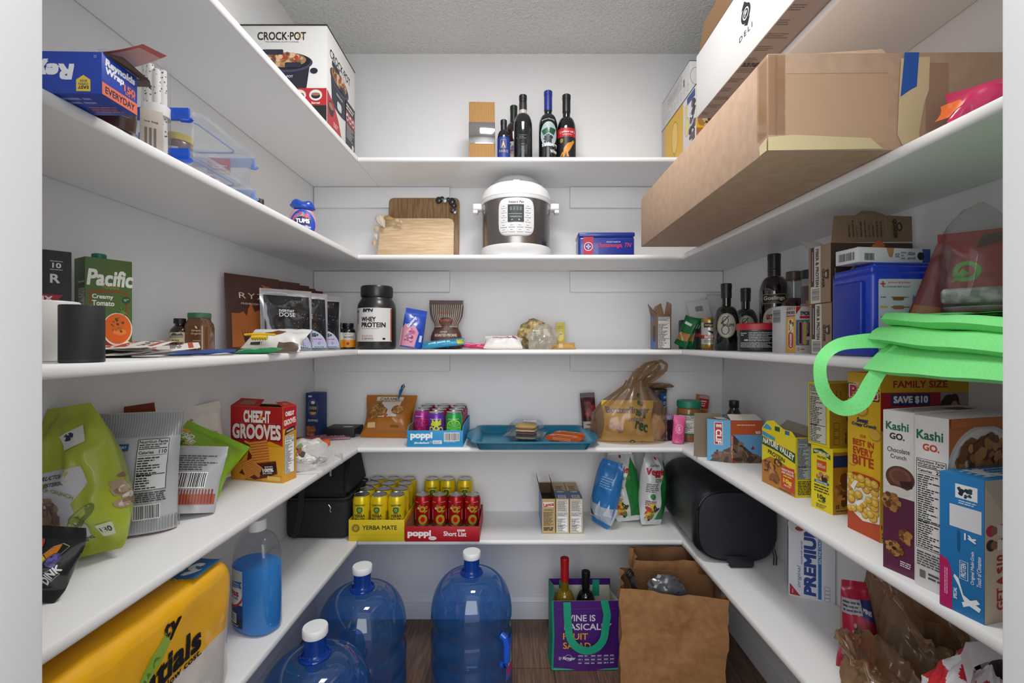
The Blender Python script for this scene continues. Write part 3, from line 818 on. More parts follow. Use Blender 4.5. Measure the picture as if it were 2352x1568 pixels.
# ---------------------------------------------------------------- water jugs on the floor
JUG = Mthin('jug_plastic', 'a4caf2', gloss=0.08, rough=0.05, haze=0.15, hazecol='5aa6f6', power=2.6); JUGD = Mthin('jug_plastic_thick', '4a8be0', gloss=0.05, rough=0.08, haze=0.40, hazecol='1d6ad8')
CAPW = M('eceef0', rough=0.45)
def jug_proto(label, loc, rz):
    t = thing('water_jug', label, 'jug', loc, rz, 'large blue water jugs on the floor')
    R0 = .133
    prof = [(.10, .004), (.125, .006), (.132, .018), (R0, .035), (R0, .085), (.1295, .094), (.1295, .102), (R0, .111), (R0, .165), (.1295, .174), (.1295, .182), (R0, .191), (R0, .228), (.126, .246), (.1235, .258), (.127, .270), (R0, .288)]
    for k in range(1, 13):
        a = math.pi/2*k/12; prof.append((.036 + (R0-.036)*math.cos(a)**.82, .290 + .128*math.sin(a)**1.0))
    b = MB(); b.lathe(prof, JUG, seg=64)
    b.bm.faces.ensure_lookup_table(); bmesh.ops.delete(b.bm, geom=[b.bm.faces[-1]], context='FACES_ONLY'); b.build('body', t, smooth=60)
    b = MB(); b.lathe([(.036, .417), (.034, .421), (.028, .423), (.0255, .430), (.0255, .474)], JUGD, seg=40); n_ = b.build('neck', t, smooth=60)
    b = MB(); b.tube([(.034*math.cos(2*math.pi*k/40), .034*math.sin(2*math.pi*k/40), .420) for k in range(40)], .0038, JUGD, closed=True); b.build('collar', n_)
    b = MB(); b.lathe([(.0285, .468), (.0295, .470), (.0295, .485), (.028, .4885), (.001, .489)], CAPW, seg=48); b.build('cap', t)
    b = MB(); pts = [(.128, 0, .262), (.142, 0, .258), (.148, 0, .240), (.148, 0, .190), (.142, 0, .176), (.130, 0, .172)]
    b.tube(pts, .011, M('1d56c8', rough=.25, coat=.4), seg=10); b.build('handle', t)
    return t
j = jug_proto('blue water jug standing alone on the floor below the red can tray', (-.133, 1.50, .001), R(-38))
copy_tree(j, (-.462, 1.405, .001), R(200), 'blue water jug at the front edge of the left shelf, rear one')
copy_tree(j, (-.478, 1.105, .001), R(20), 'blue water jug nearest the door, its base cut by the frame')
b = MB(); d = cyl_dec(b, .1335, du=.006)
for k, (c, v0, v1) in enumerate((('2a6fd8', .11, .235), ('c23a7a', .12, .15), ('b9d63a', .15, .17), ('e0559a', .185, .205))):
    d.rect(-.028 + .004*k, v0, .028 - .004*k, v1, c)
d.ell(.0, .178, .018, .012, '7ab03a'); d.ring(.0, .178, .022, .016, .003, 'c9328a')
o = b.build('label', j, smooth=0); o.rotation_euler = (0, 0, R(108)); o['label'] = 'bright blue and pink sticker on the jug side'

# ---------------------------------------------------------------- purple tote with bottles
TEAL = M('139a78', rough=0.55); PUR = M('4a1d74', rough=0.35, bump=.25, bscale=90); LINER = M('cfcabc', rough=.6, bump=.3, bscale=60)
t = thing('tote_bag', 'purple wine tote bag with teal trim standing on the floor', 'bag', (.145, 1.635, .001), R(0.5))
W, Dp, Hh = .243, .155, .247
def tw(u, v, y):   # slight bulge
    return Vector((u*W + (.006*math.sin(v*3) if u < .1 else 0), y + .006*math.sin(math.pi*u)*(1-v)*(-1 if y < .05 else 1), v*Hh))
b = MB(); b.sheet(lambda u, v: tw(u, v, 0), 12, 10, PUR); b.sheet(lambda u, v: tw(1-u, v, 0) + Vector((0, .0012, 0)), 12, 10, LINER)
d = Dec(b, lambda u, v, q: tw(u/W, v/Hh, 0) + Vector((0, -q, 0)), du=.02, dv=.025, o0=.0006)
wt, og = 'd8d4e2', 'e2a21c'
d.text('WINE IS', .098, .186, wt, w=.112, h=.022, bold=.02); d.text('BASICALLY', .128, .155, wt, w=.170, h=.022, bold=.02)
d.text('FRUIT', .083, .121, og, w=.088, h=.022, bold=.02); d.text('SALAD', .088, .088, og, w=.098, h=.022, bold=.02)
d.text('Kroger', .060, .042, wt, w=.044, h=.013, bold=.05); d.ring(.058, .045, .013, .011, .0012, wt); d.lines(.020, .036, .034, .048, 3, wt)
for r_ in range(3):
    for c_ in range(6): d.lines(.092 + c_*.023, .024 + r_*.013, .110 + c_*.023, .030 + r_*.013, 1, 'b9aecb', fill=.8, seed=r_*7+c_)
    if r_: d.rect(.092, .021 + r_*.013, .226, .0214 + r_*.013, 'b9aecb')
d.lines(.01, .219, .23, .2205, 1, '7a5a9c', rag=0, seed=5)
b.build('front_panel', t)
b = MB(); b.sheet(lambda u, v: tw(1-u, v, Dp), 12, 10, PUR); b.sheet(lambda u, v: tw(u, v, Dp) - Vector((0, .0012, 0)), 12, 10, lambda u, v: LINER if v < .86 else PUR); b.build('back_panel', t)
for x in (0, 1):
    b = MB()
    def sd(u, v): return Vector((x*W + (.016*math.sin(math.pi*u)*(v**1.5)*(1 if x == 0 else -1)) - (.010 if x == 0 else -.010)*math.sin(math.pi*u)*(1-v), u*Dp, v*Hh))
    b.sheet(lambda u, v: sd(u if x else 1-u, v), 10, 10, TEAL); b.sheet(lambda u, v: sd(1-u if x else u, v) + Vector((.0012 if x == 0 else -.0012, 0, 0)), 10, 10, LINER); b.build('side_panel', t)
b = MB(); b.box((.001, .001, .0005), (W-.001, Dp-.001, .003), TEAL); b.build('base_panel', t)
b = MB(); b.tube([(0, -.001, .003), (W, -.001, .003), (W, -.001, Hh-.002)], .0042, TEAL, seg=8); b.tube([(0, -.001, .003), (0.004, -.001, Hh*.5), (.001, -.001, Hh-.002)], .0042, TEAL, seg=8); b.build('piping', t)
def strap(yy, pts, nm='handle'):
    b = MB(); n = len(pts)
    def P_(v): 
        f = v*(n-1); i = min(int(f), n-2); return Vector(pts[i]).lerp(Vector(pts[i+1]), f-i)
    def sh(u, v, o):
        p = P_(v); q = (P_(min(1, v+.02)) - P_(max(0, v-.02))).normalized(); s = Vector((q.z, 0, -q.x))
        return p + s*(u-.5)*.027 + Vector((0, o, 0))
    b.sheet(lambda u, v: sh(u, v, 0), 2, 4*n, TEAL); b.sheet(lambda u, v: sh(1-u, v, .0016), 2, 4*n, TEAL); return b.build(nm, t, smooth=60)
arc = [(.122 + .064*math.cos(a)*1.02, -.013 - .010*math.sin(-a), .150 - .068*math.sin(-a)) for a in [R(-180 + 12*k) for k in range(16)]]
strap(0, [(.052, -.006, Hh-.002), (.053, -.010, .20)] + arc + [(.196, -.010, .20), (.186, -.006, Hh+.004)])
strap(0, [(.052, Dp-.003, .15), (.054, Dp-.003, .20), (.055, Dp-.002, Hh-.004)]); strap(0, [(.186, Dp-.003, .18), (.186, Dp-.003, .21), (.186, Dp-.002, Hh-.004)])
def wine(loc, label, H, rb, glass, cap, capH, art=None, shoulder=.62, rn=.0135, name='wine_bottle', capr=None, hue=None, rz=0.0, group=None):
    """bottle with a shouldered body, a neck and a capsule over the mouth"""
    t = thing(name, label, 'bottle', loc, rz, group)
    s0 = H*shoulder; n0 = s0 + rb*1.25
    prof = [(rb*.55, .004), (rb*.9, .001), (rb, .006), (rb, s0)]
    for k in range(1, 9):
        a = math.pi/2*k/8; prof.append((rn + (rb-rn)*math.cos(a)**.9, s0 + (n0-s0)*(math.sin(a)**1.25)*.98))
    prof += [(rn, n0+.004), (rn, H-.003), (rn*.9, H-.002)]
    b = MB(); b.lathe(prof, glass, seg=40)
    if art: art(cyl_dec(b, rb, du=.005))
    b.build('glass_body', t, smooth=50)
    b = MB(); cr = capr or rn+.0012
    b.lathe([(cr, H-capH), (cr, H-.018), (cr+.0008, H-.0175), (cr+.0008, H-.002), (cr-.001, H), (.001, H+.0003)], cap, seg=32); b.build('cap', t)
    return t
GLASS_G = M('141d18', rough=0.08, coat=0.5); GLASS_K = M('0d0f12', rough=0.07, coat=0.6); GLASS_Y = M('6e5a12', rough=.08, coat=.6)
wine((at(1290, 1.70)+.012, 1.705, .0055), 'red capped wine bottle at the left inside the purple tote', .365, .036, GLASS_Y, M('a3121c', rough=.35), .085, rn=.0145, shoulder=.55)
wine((at(1346, 1.73), 1.735, .0055), 'black capped bottle in the middle inside the purple tote', .300, .036, GLASS_K, M('101012', rough=.35), .06, rn=.0145, shoulder=.6)

# ---------------------------------------------------------------- brown paper bags
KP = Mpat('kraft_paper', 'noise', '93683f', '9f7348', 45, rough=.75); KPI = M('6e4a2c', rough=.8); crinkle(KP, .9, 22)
def paper_bag(label, loc, rz, w, d, h, seed, cuff=0.0):
    t = thing('paper_bag', label, 'bag', loc, rz)
    per = [(0, 0), (w, 0), (w+.006, d*.5), (w, d), (0, d), (-.006, d*.5)]
    L = [math.dist(per[k], per[(k+1) % 6]) for k in range(6)]; tot = sum(L)
    def fn(u, v, ins):
        s = u*tot; k = 0
        while s > L[k] and k < 5: s -= L[k]; k += 1
        a, b_ = Vector(per[k]), Vector(per[(k+1) % 6]); p = a + (b_-a)*min(1, s/L[k])
        c = Vector((w/2, d/2)); n = noise.noise(Vector((p.x*11+seed, p.y*11, v*5))) + .6*noise.noise(Vector((p.x*27, p.y*27+seed, v*13))) 
        if k in (2, 4, 5, 1) : p = p + (c-p)*(.10*v*(1 if k in (1, 2, 4, 5) and (abs(p.y-d/2) < d*.4) else 0))
        q = p + (p-c).normalized()*(n*.008*(.4+v) - ins)
        z = v*h + (.007*noise.noise(Vector((p.x*8, p.y*8, seed))) if v > .9 else 0)
        return Vector((q.x, q.y, z))
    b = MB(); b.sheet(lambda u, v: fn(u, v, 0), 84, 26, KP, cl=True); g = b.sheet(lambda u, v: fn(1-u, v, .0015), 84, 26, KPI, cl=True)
    b.build('paper_wall', t, smooth=28)
    b = MB(); b.box((.002, .002, .0003), (w-.002, d-.002, .002), KP); b.build('bottom_panel', t)
    return t
paper_bag('brown paper bag at the front, holding scissors and grey plastic', (.332, 1.392, .001), R(-11.5), .305, .135, .424, 3)
paper_bag('brown paper bag behind the front one, under the shelf corner', (.428, 1.572, .001), R(-2), .29, .100, .424, 11)
b = MB()
for dx in (0, .012):
    b.tube([(.010*math.cos(a) + dx*.2, dx, .013*math.sin(a) + .05) for a in [R(k*24) for k in range(15)]], .0035, M('1c1a1c', rough=.4), closed=True)
b.box((-.007, -.003, -.06), (.007, .004, .040), M('8a8c90', rough=.3, metal=1.0), bev=.001)
o = b.build('scissors'); tag(o, 'dark handled scissors sticking out of the front paper bag', 'scissors'); o.location = (at(1462, 1.42), 1.435, hz(1358, 1.43)); o.rotation_euler = (R(-8), R(-14), R(20))
def crumple(r, seed, k=.25, f=9, sub=4, flat=.0):
    b = bmesh.new(); bmesh.ops.create_icosphere(b, subdivisions=sub, radius=1)
    for v in b.verts:
        p = v.co.normalized(); n = noise.noise(p*2.2 + Vector((seed, 0, 0))); m = 1 - abs(noise.noise(p*f*.35 + Vector((0, seed, 0))))*2
        n2 = 1 - abs(noise.noise(p*f*.8 + Vector((0, 0, seed))))*2
        s = 1 + k*(n*.9 + m*.35 + n2*.18)
        v.co = Vector((p.x*r[0]*s, p.y*r[1]*s, p.z*r[2]*s))
        if flat and v.co.z < -r[2]*flat: v.co.z = -r[2]*flat
    return b
b = MB(); b.merge(crumple((.058, .035, .055), 5, .3), M('4c4e52', rough=.2, coat=.4))
solo(b, 'crumpled_bag', 'crumpled grey plastic bag in the front brown paper bag', 'bag', (at(1530, 1.43), 1.428, hz(1368, 1.43)), smooth=25)
# ---------------------------------------------------------------- lowest left shelf: glass cleaner and paper towels
CLEAR = Mthin('clear_plastic', 'eef2f4', gloss=0.04, rough=0.05, haze=0.02)
LIQ = Mthin('blue_cleaner', '3f9cf2', gloss=0.02, rough=0.05, haze=0.95, hazecol='3fb0ff')
t = thing('cleaner_bottle', 'clear bottle half full of bright blue glass cleaner on the lowest left shelf', 'bottle', (-.652, 1.165, T5), R(-24))
prof = [(.052, .001), (.062, .003), (.0655, .012), (.0655, .165)]
for k in range(1, 10):
    a = math.pi/2*k/9; prof.append((.0185 + .047*math.cos(a)**.75, .165 + .078*math.sin(a)**1.15))
prof += [(.0185, .252)]
b = MB(); b.lathe(prof, CLEAR, seg=56, sy=.68, sq=.85); b.build('bottle_shell', t, smooth=60)
b = MB(); b.lathe([(.05, .0025), (.0605, .0045), (.064, .013), (.064, .160), (.063, .164)], LIQ, seg=56, sy=.68, sq=.85); b.build('liquid', t, smooth=60)
b = MB(); b.lathe([(.0205, .247), (.0212, .249), (.0212, .270), (.0195, .274), (.001, .2745)], CAPW, seg=40); b.build('cap', t)
def ell_dec(mb, rx, ry, c0=0.0, e=.85):
    def f(u, v, q):
        a = u/rx*1.15 + c0; s_, c_ = math.sin(a), math.cos(a)
        X = math.copysign(abs(s_)**e, s_)*rx; Y = -math.copysign(abs(c_)**e, c_)*ry
        n = Vector((X/rx**2, Y/ry**2, 0)).normalized()
        return Vector((X, Y, v)) + n*q
    return Dec(mb, f, du=.004, o0=.0007)
b = MB(); d = ell_dec(b, .0657, .0657*.68, c0=-.50)
d.rect(-.032, .018, .032, .160, 'c9ced6'); d.rect(-.032, .018, .032, .075, '1c3f80'); d.rect(-.032, .018, .032, .04, '23293a')
d.ell(0, .094, .032, .030, 'c42030', n=32); d.ell(-.0005, .100, .0315, .030, 'e8eaee', n=32)
d.poly([(-.006, .113), (.031, .118), (.028, .126), (.031, .134), (-.004, .128)], '2a6fb4'); d.ell(-.022, .124, .0105, .0105, '234f96'); d.text('Great\nValue', -.022, .124, 'f2f4f8', w=.013, bold=.03)
d.text('ORIGINAL', .014, .126, 'eef2f8', w=.024, bold=.02); d.text('FRESH SCENT', .014, .120, 'eef2f8', w=.024, bold=.02)
d.text('Glass', .0, .103, 'b3202c', w=.048, h=.015, bold=.04); d.text('Cleaner Refill', .001, .090, '1f3a80', w=.042, h=.006, bold=.02)
d.text('STREAK-FREE', 0.0, .077, 'f6e8ea', w=.03, h=.0035); d.text('SHINE', -.006, .072, 'f6e8ea', w=.014, h=.0035)
d.barcode(-.016, .030, .016, .050); d.lines(-.026, .021, .026, .025, 1, 'd8dce6')
b.build('label', t)
YEL = M('f0b20e', rough=.28, coat=.4); WRAPW = M('d6cfc6', rough=.3, coat=.5, bump=.5, bscale=40)
t = thing('paper_towel_pack', 'yellow wrapped pack of paper towels on the lowest left shelf', 'pack', (-.7125, .695, T5), 0)
PW, PL, PH = .248, .53, .282
def towel(x, y, z):
    p = Vector((x, y, z)); n = noise.noise(Vector((x*9, y*7, z*7+3))) + .55*(1-2*abs(noise.noise(Vector((x*16+4, y*14, z*11))))) + .3*noise.noise(Vector((x*30, y*36, z*18)))
    c = Vector((0, y*.8, PH*.5)); q = (p - c)
    return p + Vector((q.x/abs(q.x+1e-6)*min(1, abs(q.x)/.124), 0, 0))*n*.0065*(1 if z > .03 else .3) + Vector((0, 0, n*.004 if z > PH*.9 else 0))
def sect(n):
    r = .034; P = []
    for cx, cz, a0 in ((PW/2-r, r, -90), (PW/2-r, PH-r, 0), (-PW/2+r, PH-r, 90), (-PW/2+r, r, 180)):
        for k in range(6): P.append((cx + r*math.cos(R(a0+18*k)), cz + r*math.sin(R(a0+18*k))))
        nx = {-90: (PW/2, None), 0: (None, PH), 90: (-PW/2, None), 180: (None, 0)}[a0]
        a = P[-1]; e = {-90: (PW/2, PH-r), 0: (-PW/2+r, PH), 90: (-PW/2, r), 180: (PW/2-r, 0)}[a0]
        for k in range(1, n): P.append((a[0] + (e[0]-a[0])*k/n, a[1] + (e[1]-a[1])*k/n))
    return P
S = sect(12); NS = len(S)
def tp(u, v):
    x, z = S[round(u*NS) % NS]; yy = (v-.5)*PL; k = 1.0
    e = min(v, 1-v)/.07
    if e < 1: k = 1 - .10*(1-e)**2
    return towel(x*k, yy, PH/2 + (z-PH/2)*k)
def tm(u, v):
    x, z = S[int(u*NS) % NS]
    return WRAPW if (z < .128 + .012*math.sin(v*9) and x > .05) else YEL
b = MB(); g = b.sheet(tp, NS, 44, tm, cl=True)
b.bm.faces.new(g[0][::-1]).material_index = b.mi(YEL); b.bm.faces.new(g[-1]).material_index = b.mi(YEL)
rd = Dec(b, lambda u, v, q: towel(PW/2, u, v) + Vector((q, 0, 0)), du=.012, dv=.012, o0=.0015)
rd.text('ntials', .092, .176, '17140c', w=.135, h=.042, bold=.045, rot=-.02); rd.text('formance. low cost.', .070, .146, '17140c', w=.185, h=.012, bold=.02)
rd.text('ty', .090, .232, '17140c', w=.036, h=.030, bold=.04, shear=.2); rd.poly([(-.03, .135), (-.005, .14), (.085, .215), (.075, .235), (.04, .215)], '8fae3c'); rd.poly([(-.02, .14), (.0, .15), (.06, .205), (.05, .21)], '5f7f2a')
rd.poly([(-.25, .16), (-.09, .20), (-.09, .22), (-.25, .19)], '2b6a94'); rd.text('6=12', -.16, .188, 'f2f4f4', w=.06, h=.015, rot=.25)
td = Dec(b, lambda u, v, q: towel(u, v, PH) + Vector((0, 0, q)), du=.012, dv=.012, o0=.0015)
td.poly([(-.09, .135), (.118, .155), (.118, .235), (-.09, .245)], '2a6fa6'); td.text('6=12', .045, .195, 'f2f4f4', w=.12, h=.046, rot=math.pi*.97, bold=.05); td.text('DOUBLE ROLLS', .04, .152, 'e9c53a', w=.12, h=.012, rot=math.pi*.97, bold=.03)
td.barcode(-.02, -.165, .07, -.105, bg='e6ddd0', vert=False)
b.build('wrapped_body', t, smooth=50)

# ---------------------------------------------------------------- second shelf from the bottom, left run
LIME = M('a6b436', rough=.35, coat=.25); LIME2 = M('93a12f', rough=.35, coat=.2)
def art_lime1(d):
    F = d.f; d.f = lambda u, v, q: F(u + .022, v, q)
    d.o += .0; d.poly([(-.080, .03), (.012, .032), (.026, .06), (.012, .10), (.038, .13), (.030, .16), (-.080, .158)], 'c4c2c8')
    d.clump(-.035, .085, .022, .024, 46, ['8a6f58', '7a5f48', '9a8068', '6a5240'], .009, seed=4)
    d.ell(.022, .075, .010, .030, '6c7a2c', rot=-.9); d.ell(.020, .077, .006, .026, '9aa84a', rot=-.9)
    d.text('FULL OF CRUNCH', -.018, .122, '7a9a2c', w=.075, h=.006, bold=.02, rot=-.35, arch=.006)
    d.text('ZESTY,', -.005, .043, '2c2f6c', w=.026, h=.006, bold=.03); d.text('REFRESHING', -.005, .034, '2c2f6c', w=.042, h=.006, bold=.03); d.lines(-.015, .027, .005, .030, 1, '2c2f6c')
    d.text('GRAIN', -.052, .052, '2c2f6c', w=.026, h=.006, bold=.03); d.text('CHOLESTEROL', -.022, .138, '2b2b33', w=.06, h=.006, bold=.02); d.text('NO FRUCTOSE', -.028, .149, '2b2b33', w=.055, h=.006, bold=.02)
    d.poly([(-.02, .215), (.035, .23), (.04, .20), (.0, .19)], 'd2d4d0'); d.ell(.005, .212, .012, .007, '2a2d4a', rot=.2)
    d.rrect(.035, .03, .058, .055, .003, 'd0d4b8'); d.text('130', .0465, .043, '3a3a2a', w=.017, h=.010, bold=.03)
    d.clump(.075, .10, .008, .03, 14, ['8a6f58', 'c9c2b6', 'a89078'], .008, seed=8)
bag_thing('snack_bag', 'big lime green snack bag with a white panel, nearest the left jamb', 'bag', Pouch(.190, .268, .125, seed=21, bend=lean(6, -9, 0, curl=.0, h=.275, twist=-8), wr=.011, topf=.6, freq=40, taper=.35, oval=.42), (-.756, .808, T4), R(14), LIME, art_lime1, mback=LIME2)
BKF = M('1b1b1e', rough=.22, coat=.5)
def art_dill(d):
    F = d.f; d.f = lambda u, v, q: F(u*.74, v*.86, q); d.du *= 1.2
    def arc(r0, r1, a0, a1, m): d.poly([(.026 + r_*math.cos(R(a0 + (a1-a0)*k/8)), .062 + r_*1.15*math.sin(R(a0 + (a1-a0)*k/8))) for r_, ks in ((r0, range(9)), (r1, range(8, -1, -1))) for k in ks], m)
    arc(.012, .028, 60, 330, 'b5a88a'); arc(.013, .027, 62, 328, '141416'); arc(.014, .026, 95, 155, 'd8801f'); arc(.014, .026, 158, 238, 'd8c61c'); d.poly([(-.022, .068), (-.006, .074), (-.004, .060), (-.012, .055)], 'c9985a')
    d.lines(-.004, .046, .006, .064, 1, '1a1a1a', vert=True)
    d.text('DINK', .036, .044, 'e8e8ea', w=.032, h=.013, bold=.04, rot=.9); d.clump(.027, .066, .009, .008, 12, ['4a3f8a', '6a5ab0', '2a2a5a'], .005, seed=3)
    d.clump(-.03, .088, .018, .010, 16, ['c2502a', 'e07a3a', '8a2a1a'], .006, seed=5)
bag_thing('snack_bag', 'black snack bag with a yellow badge beside the left door jamb', 'bag', Pouch(.092, .104, .05, seed=33, bend=lean(24, 10, 0, h=.12), wr=.007, topf=.5, freq=40, oval=.25), (-.714, .668, T4), R(14), BKF, art_dill)
def art_pret(d):
    F = d.f; d.f = lambda u, v, q: F(u*.9, v, q)
    for k in range(34):
        x = -.083 + .005*k
        if abs(x) < .084: d.rects([(x, .190, x+.0022, .238), (x, .004, x+.0022, .030)], '8e8e90')
    d.facts(.004, .085, .062, .185, '110', bg='d6d6d6'); d.lines(.0, .062, .064, .082, 5, '3a3a3c', fill=.6, rag=.1); d.barcode(.006, .030, .052, .056, bg='d6d6d6')
    d.rect(-.080, .165, -.012, .178, '35598a'); d.text('SNACK FACTORY', -.046, .1715, 'd8e2ee', w=.06, h=.005, bold=.02)
    d.text('Pretzel', -.048, .148, '2a3f6e', w=.06, h=.017, bold=.02, shear=.35); d.text('Crisps', -.044, .130, '2a3f6e', w=.05, h=.014, bold=.02, shear=.35)
    d.clump(-.05, .103, .030, .018, 20, ['8a3f20', '6a2f18', 'a8552c'], .010, seed=9); d.clump(-.025, .05, .012, .022, 14, ['6a3a20', '4a2a1a'], .008, seed=2)
bag_thing('snack_bag', 'silver striped pretzel bag standing with its nutrition panel outward', 'bag', Pouch(.142, .24, .075, seed=40, flat=True, bend=lean(5, 0, 0, h=.24), wr=.003, topf=.75, pinch=.04), (-.765, .928, T4), R(20), M('b9babc', rough=.3, coat=.3), art_pret, mback=M('8a3d22', rough=.4))
bag_thing('snack_bag', 'rust red bag top showing behind the silver striped pretzel bag', 'bag', Pouch(.09, .245, .035, seed=44, bend=lean(3, -8, 0, h=.245), wr=.004), (-.797, .990, T4), R(14), M('84391f', rough=.4))
def art_small(d):
    d.rect(-.054, .018, .054, .040, 'a85a44'); d.rects([(-.05 + .006*k, .02, -.047 + .006*k, .05) for k in range(17)], '8a3d2a')
    d.barcode(-.035, .055, .030, .085); d.lines(-.045, .09, .045, .125, 7, '55555a', fill=.5)
bag_thing('snack_bag', 'small grey and copper bag between the striped and lime bags', 'bag', Pouch(.115, .145, .055, seed=47, flat=True, bend=lean(16, 6, 0, h=.145), wr=.004, topf=.7), (-.722, 1.010, T4), R(20), M('b0b0b4', rough=.35, coat=.2), art_small)
def art_harv(d):
    d.text('END', -.048, .125, 'eef2e6', w=.03, h=.016, bold=.05, rot=-.25); d.text('ME', -.040, .108, 'eef2e6', w=.03, h=.014, bold=.05, rot=-.25)
    for k in range(7): d.lines(-.048 + .01*k, .028, -.041 + .01*k, .085, 1, '2f4a18', vert=True, seed=k, rag=.2)
    d.lines(.027, .035, .033, .085, 1, '2f4a18', vert=True, seed=12)
    d.barcode(.03, .018, .055, .05, bg='d8e0c8'); d.ell(.045, .10, .018, .026, '8aba5a'); d.ring(.045, .10, .018, .026, .003, 'c8dca0'); d.ell(-.058, .138, .012, .008, 'e0b21a')
    d.clump(-.04, .085, .016, .014, 10, ['3f6a1f', 'c9b26a', '8a5a2a'], .007, seed=6)
bag_thing('snack_bag', 'bright lime green bag slumped on its side left of the red cracker box', 'bag', Pouch(.185, .175, .080, seed=51, bend=lean(48, 30, 0, h=.165), wr=.006, topf=.6, freq=40), (-.790, 1.068, T4), R(24), M('86b824', rough=.32, coat=.3), art_harv)
def art_cass(d):
    d.text('Organic', .0, .135, '55524c', w=.05, h=.010); d.text('Cassava', .004, .112, '1f1f1f', w=.062, h=.014, bold=.03); d.text('Crisps', .0, .092, '1f1f1f', w=.05, h=.014, bold=.03)
    d.clump(.03, .05, .02, .02, 20, ['b5793f', '8a5528', 'd09a5a'], .009, seed=3); d.clump(-.04, .17, .012, .02, 9, ['b58a70', '9a6a4a'], .006, seed=5)
bag_thing('snack_bag', 'white cracker bag leaning on the left wall behind the red cracker box', 'bag', Pouch(.105, .215, .05, seed=58, bend=lean(4, -6, 0, h=.215), wr=.004), (-.816, 1.234, T4), R(60), M('dcd6cc', rough=.45), art_cass, mback=M('5c93b8', rough=.4))
bag_thing('snack_bag', 'teal blue bag edge left of the white cracker bag', 'bag', Pouch(.05, .16, .025, seed=61, bend=lean(3, -8, 0, h=.17), wr=.003), (-.828, 1.172, T4), R(60), M('47809e', rough=.4))
# red cheese cracker carton
w_, d_, h_ = .172, .054, .208
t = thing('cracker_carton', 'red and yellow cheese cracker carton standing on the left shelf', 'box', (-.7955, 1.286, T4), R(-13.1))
b = MB(); b.box((0, 0, 0), (w_, d_, h_), 'd99a1c', bev=.0012, skip=('top',)); D = box_decs(b, w_, d_, h_)
f = D['front']; f.rect(.0005, .10, w_-.0005, h_-.0005, 'b1141c'); f.poly([(.0005, .10), (.05, .112), (.09, .098), (.13, .113), (w_-.0005, .10), (w_-.0005, .0995), (.0005, .0995)], 'd99a1c')
f.poly([(.0005, .06), (.02, .07), (.05, .115), (.0005, .112)], 'b1141c')
f.text('CHEEZ-IT', .088, .180, 'f6f2ee', w=.086, h=.030, bold=.06); f.ell(.101, .178, .005, .005, 'e89a1a'); f.lines(.04, .198, .13, .1995, 1, 'd86a5a', rag=0); f.lines(.03, .1615, .15, .163, 1, 'd86a5a', rag=0)
f.text('GROOVES', .086, .137, '5a0c10', w=.158, h=.040, bold=.09); f.text('GROOVES', .086, .138, 'f2d9d2', w=.156, h=.038, bold=.05)
f.poly([(.02, .065), (.045, .108), (.068, .098), (.05, .072), (.03, .05)], '6a2a18'); f.text('BOLD', .040, .094, 'f2e2c2', w=.018, h=.006, rot=.6, bold=.03); f.text('CHEDDAR', .044, .082, 'f2e2c2', w=.034, h=.010, rot=.6, bold=.04)
f.poly([(.03, .02), (.055, .05), (.06, .085), (.09, .05), (.15, .06), (.155, .025), (.12, .012), (.08, .005)], '5a1c14')
def cracker_pic(cx, cy, W, H, rot):
    c, s_ = math.cos(rot), math.sin(rot)
    def P(x, y): return (cx + x*c - y*s_, cy + x*s_ + y*c)
    f.poly([P(-W/2, -H/2), P(W/2, -H/2), P(W/2, H/2), P(-W/2, H/2)], 'c9732a')
    n = 8
    for k in range(n):
        y = -H/2 + H*(k+.5)/n
        f.poly([P(-W/2-.001, y-.0024), P(W/2+.001, y-.0018), P(W/2+.001, y+.0016), P(-W/2-.001, y+.002)], 'dc8f42'); f.poly([P(-W/2, y-.0036), P(W/2, y-.0036), P(W/2, y-.0022), P(-W/2, y-.0022)], 'a2561c')
cracker_pic(.098, .083, .056, .060, .16); cracker_pic(.064, .035, .042, .044, .45); cracker_pic(.090, .032, .03, .03, -.5)
f.poly([(.098, .020), (.148, .028), (.150, .052), (.112, .046)], '1c1814'); f.text('MADE WITH', .128, .043, 'e8e2d8', w=.026, h=.004, bold=.02, rot=.1); f.text('100%', .126, .034, 'f4f0e8', w=.034, h=.009, bold=.05, rot=.1); f.text('REAL CHEESE', .124, .0255, 'e8e2d8', w=.030, h=.004, bold=.02, rot=.1)
f.rrect(.124, .006, .166, .018, .002, 'e8bc5a'); f.lines(.05, .003, .11, .006, 1, '6a2a10')
r = D['right']; r.rect(.0005, .148, d_-.0005, h_-.0005, 'b1141c'); r.text('CHEEZ-IT', .027, .188, 'f6f2ee', w=.034, h=.011, bold=.06); r.text('GROOVES', .027, .166, 'f2d9d2', w=.046, h=.014, bold=.06, rot=.12)
r.poly([(.006, .130), (.048, .140), (.050, .152), (.010, .146)], '1c1814'); r.text('CHEDDAR', .028, .141, 'f2ece2', w=.03, h=.005, bold=.03, rot=.14); r.rect(.046, .138, .051, .155, 'c2201c')
r.facts(.006, .022, .044, .128, '140')
b.build('carton', t)
b = MB(); b.box((.001, .001, .01), (w_-.001, d_-.001, h_-.001), '8a6a48', skip=('top',)); b.poly([(.001, .001, .17), (w_-.001, .001, .17), (w_-.001, d_-.001, .17), (.001, d_-.001, .17)], '2a1812'); b.build('carton_inside', t)
